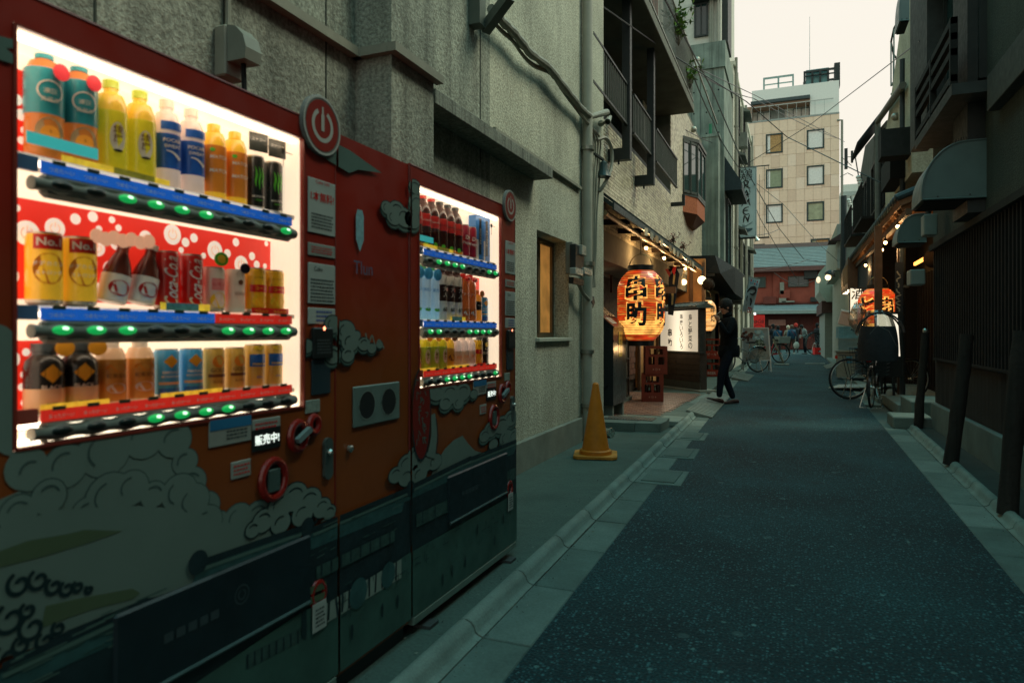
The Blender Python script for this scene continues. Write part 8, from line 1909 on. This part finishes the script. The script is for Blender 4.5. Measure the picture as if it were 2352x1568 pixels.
for yy in (0, .48): q.box(-.65, .62, yy, yy + .02, .02, .12); q.box(-.65, .62, yy, yy + .02, .22, .36); q.box(-.65, -.5, yy, yy + .02, .12, .22); q.box(-.1, .1, yy, yy + .02, .12, .22); q.box(.47, .62, yy, yy + .02, .12, .22)
q.box(-.65, -.63, .02, .48, .02, .36); q.box(.60, .62, .02, .48, .02, .36); q.build('shell', M('bright red', (.65, .02, .015)), t)
ramp('kerb_ramp', 'ribbed kerb ramp by the far right pavement', [G(*cA(800, 1130)), G(*cA(770, 1105)), G(*cA(845, 1098)), G(*cA(880, 1125))], .004, .08, 12)
q = MB(); a = G(*cA(625, 1080)); 
t = thing('road_grate', 'flat steel drain grate across the asphalt in the distance', 'drain grate', a)
for i in range(20): p = G(*cA(628 + i * 7.6, 1086)); q.box(p.x, p.x + .05, p.y - .35, p.y + .35, .004, .012)
q.build('bars', M('ramp rib', (.26, .31, .27)), t, kind='stuff')
q = MB(); w5 = G(*cA(830, 1290)); q.prism([(w5.x - .05, w5.y, .03), (w5.x + .9, w5.y - .6, .12), (w5.x + 1.3, w5.y + .3, .14), (w5.x + .2, w5.y + .8, .05)], (0, 0, .012)); setp(q.build('metal_plate', M('pale plate', (.26, .32, .29), .5, .1, metal=.3)), 'pale slanted metal plate under the wheel of the sports bicycle', 'plate')
pa = [D(*cP(x, y), 22.5) for x, y in ((150, 760), (550, 725), (590, 1300), (150, 1310))]; xa, xb = pa[0].x - .1, pa[1].x; za, zb = pa[1].z, pa[2].z
t = thing('menu_board', 'white framed A board with food photographs behind the silver bicycle', 'menu board', ((xa + xb) / 2, 22.5, 0)); AB = 22.5
q = MB(); f_ = .035
for (p_, r_) in (((xa, AB, za), (xb, AB, za)), ((xa - .0, AB, .05), (xa, AB, za)), ((xb + .09, AB - .1, .02), (xb, AB, za)), ((xa, AB - .05, zb), (xb + .05, AB - .05, zb)), ((xa, AB + .5, .02), (xa, AB, za)), ((xb, AB + .5, .02), (xb, AB, za))): q.beam(p_, r_, f_)
q.build('frame', M('aluminium white', (.50, .54, .50), .4, metal=.3), t)
q = MB(); q.prism([(xa + .02, AB - .02, zb + .02), (xb + .03, AB - .02, zb + .02), (xb, AB, za - .02), (xa + .02, AB, za - .02)], (0, .01, 0)); pn = q.build('poster', M('poster paper', (.34, .31, .25), .35, .25, 3, col2=(.25, .30, .30)), t)
g = random.Random(12)
for k, (u, v, s_, c1, c2) in enumerate(((.10, .72, .17, (.16, .05, .03), (.05, .02, .015)), (.55, .76, .16, (.28, .42, .42), (.5, .6, .55)), (.62, .50, .13, (.06, .09, .06), (.25, .30, .22)), (.70, .18, .16, (.3, .32, .27), (.45, .45, .36)))):
 q = MB(); cx, cz = xa + (xb - xa) * u + .05, zb + (za - zb) * v
 for i in range(26): a_ = g.uniform(0, 6.28); rr = s_ * math.sqrt(g.random()); disc(q, on_y(AB - .022, cx + rr * math.cos(a_), cz + rr * math.sin(a_), .001 + i * .0002), g.uniform(.02, .06), 7, k=i % 2)
 q.build('food_picture', [M('food a%d' % k, c1, .5, .4, 20), M('food b%d' % k, c2, .5, .4, 20)], pn)
p, p2 = G(*cP(800, 1385)), G(*cP(640, 920)); tp = D(*cP(640, 920), p.y)
t = thing('steel_stand', 'leaning steel post with flat base between the bicycles on the left', 'stand', p); q = MB(); q.tube([p + Vector((.05, 0, .05)), tp], .035, 10); q.build('post', M('worn steel', (.24, .23, .18), .35, .2, metal=.7), t, smooth=True); q = MB(); q.box(p.x - .28, p.x + .25, p.y - .15, p.y + .15, .0, .05, bev=.01); q.build('base', M('worn steel', (.24, .23, .18)), t)
def wire(lab, pts, sag=.0, r=.010, col=None):
 P_ = [Vector(p) for p in pts]; out = []
 for i in range(len(P_) - 1):
  for k in range(8): u = k / 8; out.append(P_[i].lerp(P_[i + 1], u) - Vector((0, 0, sag * 4 * u * (1 - u))))
 out.append(P_[-1]); q = MB(); q.tube(out, r, 5); return setp(q.build('overhead_wire', m_black), lab, 'wire', 'overhead wires strung across the alley')
wire('thick wire falling from the stucco pillar rightward to the balcony house', [W(1383, 15, -2.1), D(1540, 124, 12), D(1715, 234, 16), D(1808, 315, 18), W(2039, 428, 1.72)], 0, .011)
wire('wire from the balcony rail across the beige roof storey to its right edge', [D(1588, 158, 15), D(1730, 226, 24), D(1930, 320, 40)], .1, .014); wire('twin wire just below the one across the beige roof storey', [D(1588, 150, 15), D(1740, 222, 24), D(1940, 326, 40)], .0, .012)
wire('thin wire rising from above the RAMEN sign to the upper right', [D(1709, 381, 25.5), D(1863, 285, 22), D(2040, 150, 16), D(2112, 95, 9.5)], 0, .010)
wire('steep wire dropping from the balcony past the RAMEN sign to the grey roof', [D(1528, 0, 11), D(1635, 205, 16), D(1709, 381, 24), D(1789, 524, 32), D(1847, 596, 40), D(1930, 607, 36)], 0, .016)
wire('wavy wire hanging left of the RAMEN sign', [D(1593, 176, 15), D(1640, 282, 18), D(1661, 330, 20), D(1709, 400, 24), D(1745, 500, 30), D(1830, 640, 40)], .05, .014)
wire('fine wire sloping from the RAMEN sign toward the far right lamp', [D(1736, 420, 26), D(1800, 470, 30), D(1880, 560, 26), D(1925, 600, 24)], 0, .010)
wire('low wire spanning from the sign spotlight to the knot over the roof', [D(1740, 540, 26), D(1790, 526, 30)], .05, .012); wire('wire crossing the red facade under the eaves', [D(1725, 622, 34), D(1851, 598, 40)], .1, .016); wire('pale cable drooping across the red wall window', [D(1778, 626, 45), D(1830, 654, 45), D(1890, 634, 40)], .1, .02)
wire('wire from the annex to the balcony roof on the left', [D(1687, 340, 24), D(1560, 290, 16)], .1, .010)
# ================================================================ PEOPLE
def person(label, base, rz, h, joints, jacket, trousers, hair, shoe, hat=None, coat=1.02, skin=(.30, .17, .11), extra=None, scale=1.0):
 """joints in metres for a 1.75 m figure facing +x, z up, +y = its left"""
 t = thing('person', label, 'person', base, rotz=rz); s = h / 1.75; J = joints
 V = []; E_ = []; Rr = []
 def add(p, r, par=None):
  V.append(Vector(p) * s); Rr.append(r * s); i = len(V) - 1
  if par is not None: E_.append((par, i))
  return i
 pel = add(J['pelvis'], .145); ch = add(J['chest'], .165, add(J['waist'], .14, pel)); sh = add(J['neckbase'], .10, ch); nk = add(J['neck'], .056, sh); hd = add(J['head0'], .075, nk); h1 = add(J['head1'], .098, hd); add(J['head2'], .070, h1)
 for sd in ('l', 'r'):
  a = add(J['sh' + sd], .078, ch); e = add(J['el' + sd], .056, a); w_ = add(J['wr' + sd], .038, e); 
  k0 = add(J['hip' + sd], .105, pel); k1 = add(J['kn' + sd], .072, k0); k2 = add(J['an' + sd], .050, k1)
 me = bpy.data.meshes.new('body'); me.from_pydata(V, E_, []); o = bpy.data.objects.new('body', me); C.objects.link(o)
 md = o.modifiers.new('s', 'SKIN'); md.use_smooth_shade = True
 for i, r in enumerate(Rr): d = me.skin_vertices[0].data[i]; d.radius = (r, r); d.use_root = (i == pel)
 o.modifiers.new('u', 'SUBSURF').levels = 2
 m2 = bpy.data.meshes.new_from_object(o.evaluated_get(bpy.context.evaluated_depsgraph_get())); bpy.data.objects.remove(o)
 m2.name = 'body'; neckz = J['neck'][2] * s - .01; waistz = (J['pelvis'][2] - .04) * s
 for m in (jacket, trousers, M('skin', (.30, .17, .11), .5, .05)): m2.materials.append(m)
 wr = [Vector(J['wr' + k]) * s for k in 'lr']
 for p in m2.polygons:
  c = p.center; p.material_index = 2 if c.z > neckz else (2 if min((c - w_).length for w_ in wr) < .045 * s else (1 if c.z < waistz else 0)); p.use_smooth = True
 o = bpy.data.objects.new('body', m2); C.objects.link(o); o.parent = t
 hc = (Vector(J['head1']) * s); fwd = Vector(J.get('face', (1, 0, 0))).normalized(); sidev = Vector((-fwd.y, fwd.x, 0))
 q = MB(); q.ball(hc + Vector((0, 0, .022 * s)) - fwd * .022 * s, .112 * s, 14, 10, sz=1.06)
 q.ball(hc - fwd * .05 * s - Vector((0, 0, .04 * s)), .085 * s, 12, 8); q.build('hat' if hat else 'hair', hat or hair, t, local=True, smooth=True)
 q = MB(); q.ball(hc + fwd * .098 * s - Vector((0, 0, .02 * s)), .016 * s, 8, 6, sz=1.4); q.ball(hc + sidev * .092 * s - Vector((0, 0, .02 * s)), .022 * s, 8, 6, sy=.5, sz=1.4); q.ball(hc - sidev * .092 * s - Vector((0, 0, .02 * s)), .022 * s, 8, 6, sy=.5, sz=1.4)
 q.ball(hc + fwd * .082 * s - Vector((0, 0, .06 * s)), .03 * s, 8, 6, sz=.6); q.build('face', M('skin', (.30, .17, .11)), t, local=True, smooth=True)
 q = MB()
 for k in (.035, -.035): q.ball(hc + fwd * .093 * s + sidev * k * s + Vector((0, 0, .005)), .009 * s, 6, 5)
 q.build('eyes', m_black, t, local=True)
 for sd in 'lr':
  a = Vector(J['an' + sd]) * s; f = Vector(J.get('foot' + sd, (1, 0, 0))).normalized(); sdv = Vector((-f.y, f.x, 0)).normalized(); up = sdv.cross(f) * -1; up = f.cross(sdv)
  q = MB(); prof = [(-.085, .03, .062), (-.06, .042, .075), (.0, .044, .070), (.07, .047, .048), (.13, .045, .038), (.18, .030, .030), (.20, .012, .022)]; vs = []
  o0 = a - up * .075 * s
  for (l, w_, h_) in prof:
   for k in range(8): a_ = math.pi * 2 * k / 8; vs.append(o0 + f * l * s + sdv * w_ * math.cos(a_) * s + up * (h_ * .5 * (1 + math.sin(a_))) * s)
  n = len(prof); q.add(vs, [(i * 8 + j, i * 8 + (j + 1) % 8, (i + 1) * 8 + (j + 1) % 8, (i + 1) * 8 + j) for i in range(n - 1) for j in range(8)] + [tuple(range(7, -1, -1)), tuple(range((n - 1) * 8, n * 8))]); q.build('shoe', shoe, t, local=True, smooth=True)
  w0 = Vector(J['wr' + sd]) * s; d = (w0 - Vector(J['el' + sd]) * s).normalized(); d = (d + Vector(J.get('hd' + sd, (0, 0, 0)))).normalized(); pn_ = Vector(J.get('hp' + sd, (0, 1 if sd == 'r' else -1, 0))); pn_ = (pn_ - d * pn_.dot(d)).normalized(); ac = d.cross(pn_)
  q = MB(); q.tube([w0, w0 + d * .03 * s, w0 + d * .075 * s], [.024 * s, .034 * s, .036 * s], 8)
  for i, L in enumerate((.060, .070, .066, .052)):
   b0 = w0 + d * .070 * s + ac * (i - 1.5) * .020 * s; c_ = J.get('curl', .7); k1_ = b0 + d * L * .5 * s + pn_ * L * .2 * c_ * s; k2_ = k1_ + (d * (1 - c_) + pn_ * c_) * L * .5 * s; q.tube([b0, k1_, k2_], [.0095 * s, .009 * s, .007 * s], 6)
  q.tube([w0 + d * .02 * s - ac * .025 * s, w0 + d * .05 * s - ac * .05 * s + pn_ * .01 * s, w0 + d * .08 * s - ac * .045 * s + pn_ * .025 * s], [.013 * s, .011 * s, .008 * s], 6); q.build('hand', M('skin', (.30, .17, .11)), t, local=True, smooth=True)
 q = MB(); q.lathe([(.075 * s, 0), (.085 * s, .03 * s), (.068 * s, .075 * s), (.060 * s, .07 * s)], Vector(J['neckbase']) * s + Vector((0, 0, .02 * s)), 14); q.build('collar', jacket, t, local=True, smooth=True)
 return t, s, J
STAND = dict(pelvis=(0, 0, .96), waist=(0, 0, 1.10), chest=(0, 0, 1.30), neckbase=(0, 0, 1.44), neck=(0, 0, 1.50), head0=(.01, 0, 1.56), head1=(.02, 0, 1.64), head2=(.01, 0, 1.70),
             shl=(0, .19, 1.40), ell=(-.03, .25, 1.12), wrl=(.08, .24, .90), shr=(0, -.19, 1.40), elr=(-.03, -.25, 1.12), wrr=(.08, -.24, .90),
             hipl=(0, .09, .90), knl=(.03, .10, .50), anl=(0, .10, .085), hipr=(0, -.09, .90), knr=(.03, -.10, .50), anr=(0, -.10, .085))
def J(**k): d = dict(STAND); d.update(k); return d
navy = M('dark navy jacket', (.005, .008, .010), .95, .2, 8, .3, 20, spec=.08); navy2 = M('dark trousers', (.006, .010, .016), .95, .2, 8, .3, 20, spec=.08); hairm = M('black hair', (.006, .007, .007), .85, .3, 20, .5, 60); shoeb = M('brown leather', (.030, .010, .006), .5, .2, spec=.2); shoek = M('black shoe', (.015, .015, .015), .4)
mb_ = G(1672, 929)
man, s, jj = person('man in dark jacket and brown shoes walking with a raised cigarette in the alley', mb_, AR + math.pi + .12, 1.76,
 J(pelvis=(-.02, 0, .95), waist=(-.02, 0, 1.10), chest=(.0, 0, 1.30), neckbase=(.01, 0, 1.45), neck=(.03, 0, 1.51), head0=(.045, 0, 1.56), head1=(.055, 0, 1.64), head2=(.04, 0, 1.70),
      knl=(.15, .08, .52), anl=(.19, .08, .125), footl=(.93, 0, .28), knr=(.03, -.09, .50), anr=(-.14, -.09, .085), footr=(1, 0, -.02),
      shl=(0, .18, 1.39), ell=(.13, .26, 1.16), wrl=(.26, .22, 1.40), hdl=(.1, 0, .3), hpl=(.6, -.6, 0), shr=(0, -.18, 1.39), elr=(-.05, -.25, 1.12), wrr=(.03, -.22, .92), curl=.85, face=(1, .15, 0)), navy, navy2, hairm, shoeb)
q = MB(); w0 = Vector((.285, .205, 1.50)) * s; q.tube([w0, w0 + Vector((-.07, .0, .055))], .004, 6); q.build('cigarette', M('cigarette paper', (.6, .6, .55), .7), man, local=True)
q = MB(); q.lathe([(.165, .80), (.178, .86), (.172, .98), (.16, 1.0)], (-.02 * s, 0, .0), 18); q.build('jacket_hem', navy, man, local=True, smooth=True)
def fp(x, y): return G(*cP(x, y))
bj = M('blue quilted jacket', (.015, .075, .13), .7, .2, 6, .4, 12); bj2 = M('blue jacket', (.012, .06, .11), .8, .2); gj = M('grey jacket', (.16, .20, .19), .7, .15); br = M('brown trousers', (.06, .04, .03), .8); blkc = M('black clothes', (.012, .015, .018), .8); cj = M('cream coat', (.30, .26, .16), .8)
FACE = AR + math.pi / 2
arms_front = dict(ell=(.05, .22, 1.16), wrl=(.24, .10, 1.10), elr=(.05, -.22, 1.16), wrr=(.24, -.10, 1.10))
def far(label, x, y, rz, h, jn, *a, **k):
 b = fp(x, y); return person(label, b, rz, h * 1.0, jn, *a, **k)
far('person in black with dark hair standing leftmost of the far group', 635, 1185, FACE + .5, 1.72, J(**arms_front), blkc, blkc, hairm, shoek)
pb, s, _ = far('woman in blue jacket with brown shoulder strap seen from behind', 725, 1205, FACE - .2, 1.60, J(**arms_front), bj2, blkc, hairm, shoek)
q = MB(); q.tube([Vector((-.175, .12, 1.42)) * s, Vector((-.18, 0, 1.25)) * s, Vector((-.16, -.14, 1.05)) * s], .014, 5); q.build('shoulder_strap', M('brown strap', (.25, .12, .06), .6), pb, local=True)
far('person in cream hood and grey coat half hidden behind the blue jackets', 905, 1180, FACE + .3, 1.64, J(**arms_front), M('sand coat', (.20, .19, .14), .8), blkc, hairm, shoek, hat=M('cream hood', (.42, .38, .28), .8))
pb, s, _ = far('woman in blue quilted jacket and brown trousers carrying a pale bag', 970, 1192, FACE + .1, 1.66, J(knl=(.10, .10, .50), anl=(.16, .10, .085), knr=(-.02, -.10, .50), anr=(-.12, -.10, .10)), bj, br, M('brown hair', (.10, .06, .04), .6), M('pale shoe', (.45, .45, .4), .5))
q = MB(); q.tube([Vector((-.15, .10, 1.42)) * s, Vector((-.175, 0, 1.3)) * s, Vector((-.15, -.15, 1.15)) * s], .012, 5); q.build('shoulder_strap', M('wine strap', (.2, .03, .05)), pb, local=True)
for i in range(7):
 q = MB(); z = 1.0 + i * .065; q.tube([(.19 * s * math.cos(a_) * .95, .17 * s * math.sin(a_), z * s) for a_ in [2 * math.pi * k / 16 for k in range(17)]], .006, 4, cap=False); q.build('quilt_seam', M('quilt seam', (.008, .03, .06)), pb, local=True)
bag = fp(1055, 1100); t = thing('shopping_bag', 'pale crumpled plastic shopping bag carried at the far end', 'shopping bag', (bag.x, bag.y, .4)); bp0 = D(*cP(1055, 1035), fp(970, 1192).y - .1); q = MB(); q.ball(bp0, .16, 12, 8, sy=.5, sz=1.3); q.tube([bp0 + Vector((-.05, 0, .18)), bp0 + Vector((-.03, .05, .52))], .01, 4); q.build('bag', M('bag plastic', (.42, .46, .38), .5, .15, 8, .5, 8), t, smooth=True)
far('tall person in red knit cap and black coat behind the quilted jacket', 1045, 1165, FACE - .3, 1.80, J(**arms_front), blkc, blkc, hairm, shoek, hat=M('red knit', (.40, .03, .02), .9))
pb, s, _ = far('man in grey jacket holding a folded paper and bending forward', 1215, 1193, FACE + 1.45, 1.74, J(pelvis=(-.06, 0, .95), waist=(-.02, 0, 1.1), chest=(.06, 0, 1.28), neckbase=(.13, 0, 1.41), neck=(.17, 0, 1.46), head0=(.20, 0, 1.50), head1=(.23, 0, 1.57), head2=(.24, 0, 1.63), shl=(.06, .19, 1.36), shr=(.06, -.19, 1.36), ell=(.02, .26, 1.10), wrl=(.22, .16, 1.02), elr=(.02, -.26, 1.10), wrr=(.22, -.16, 1.02)), gj, navy2, hairm, shoek)
q = MB(); q.box(.26 * s, .30 * s, -.12, .14, .93 * s, 1.12 * s); q.build('paper', M('newspaper', (.36, .38, .34), .7, .2, 20), pb, local=True)
far('dark haired man in black coat looking down on the right of the group', 1430, 1180, FACE + 1.9 + math.pi, 1.78, J(**arms_front), blkc, blkc, hairm, shoek)
far('person in cream fleece coat at the corner of the grey block', 1535, 1165, FACE + 2, 1.74, J(**arms_front), cj, blkc, hairm, shoek)
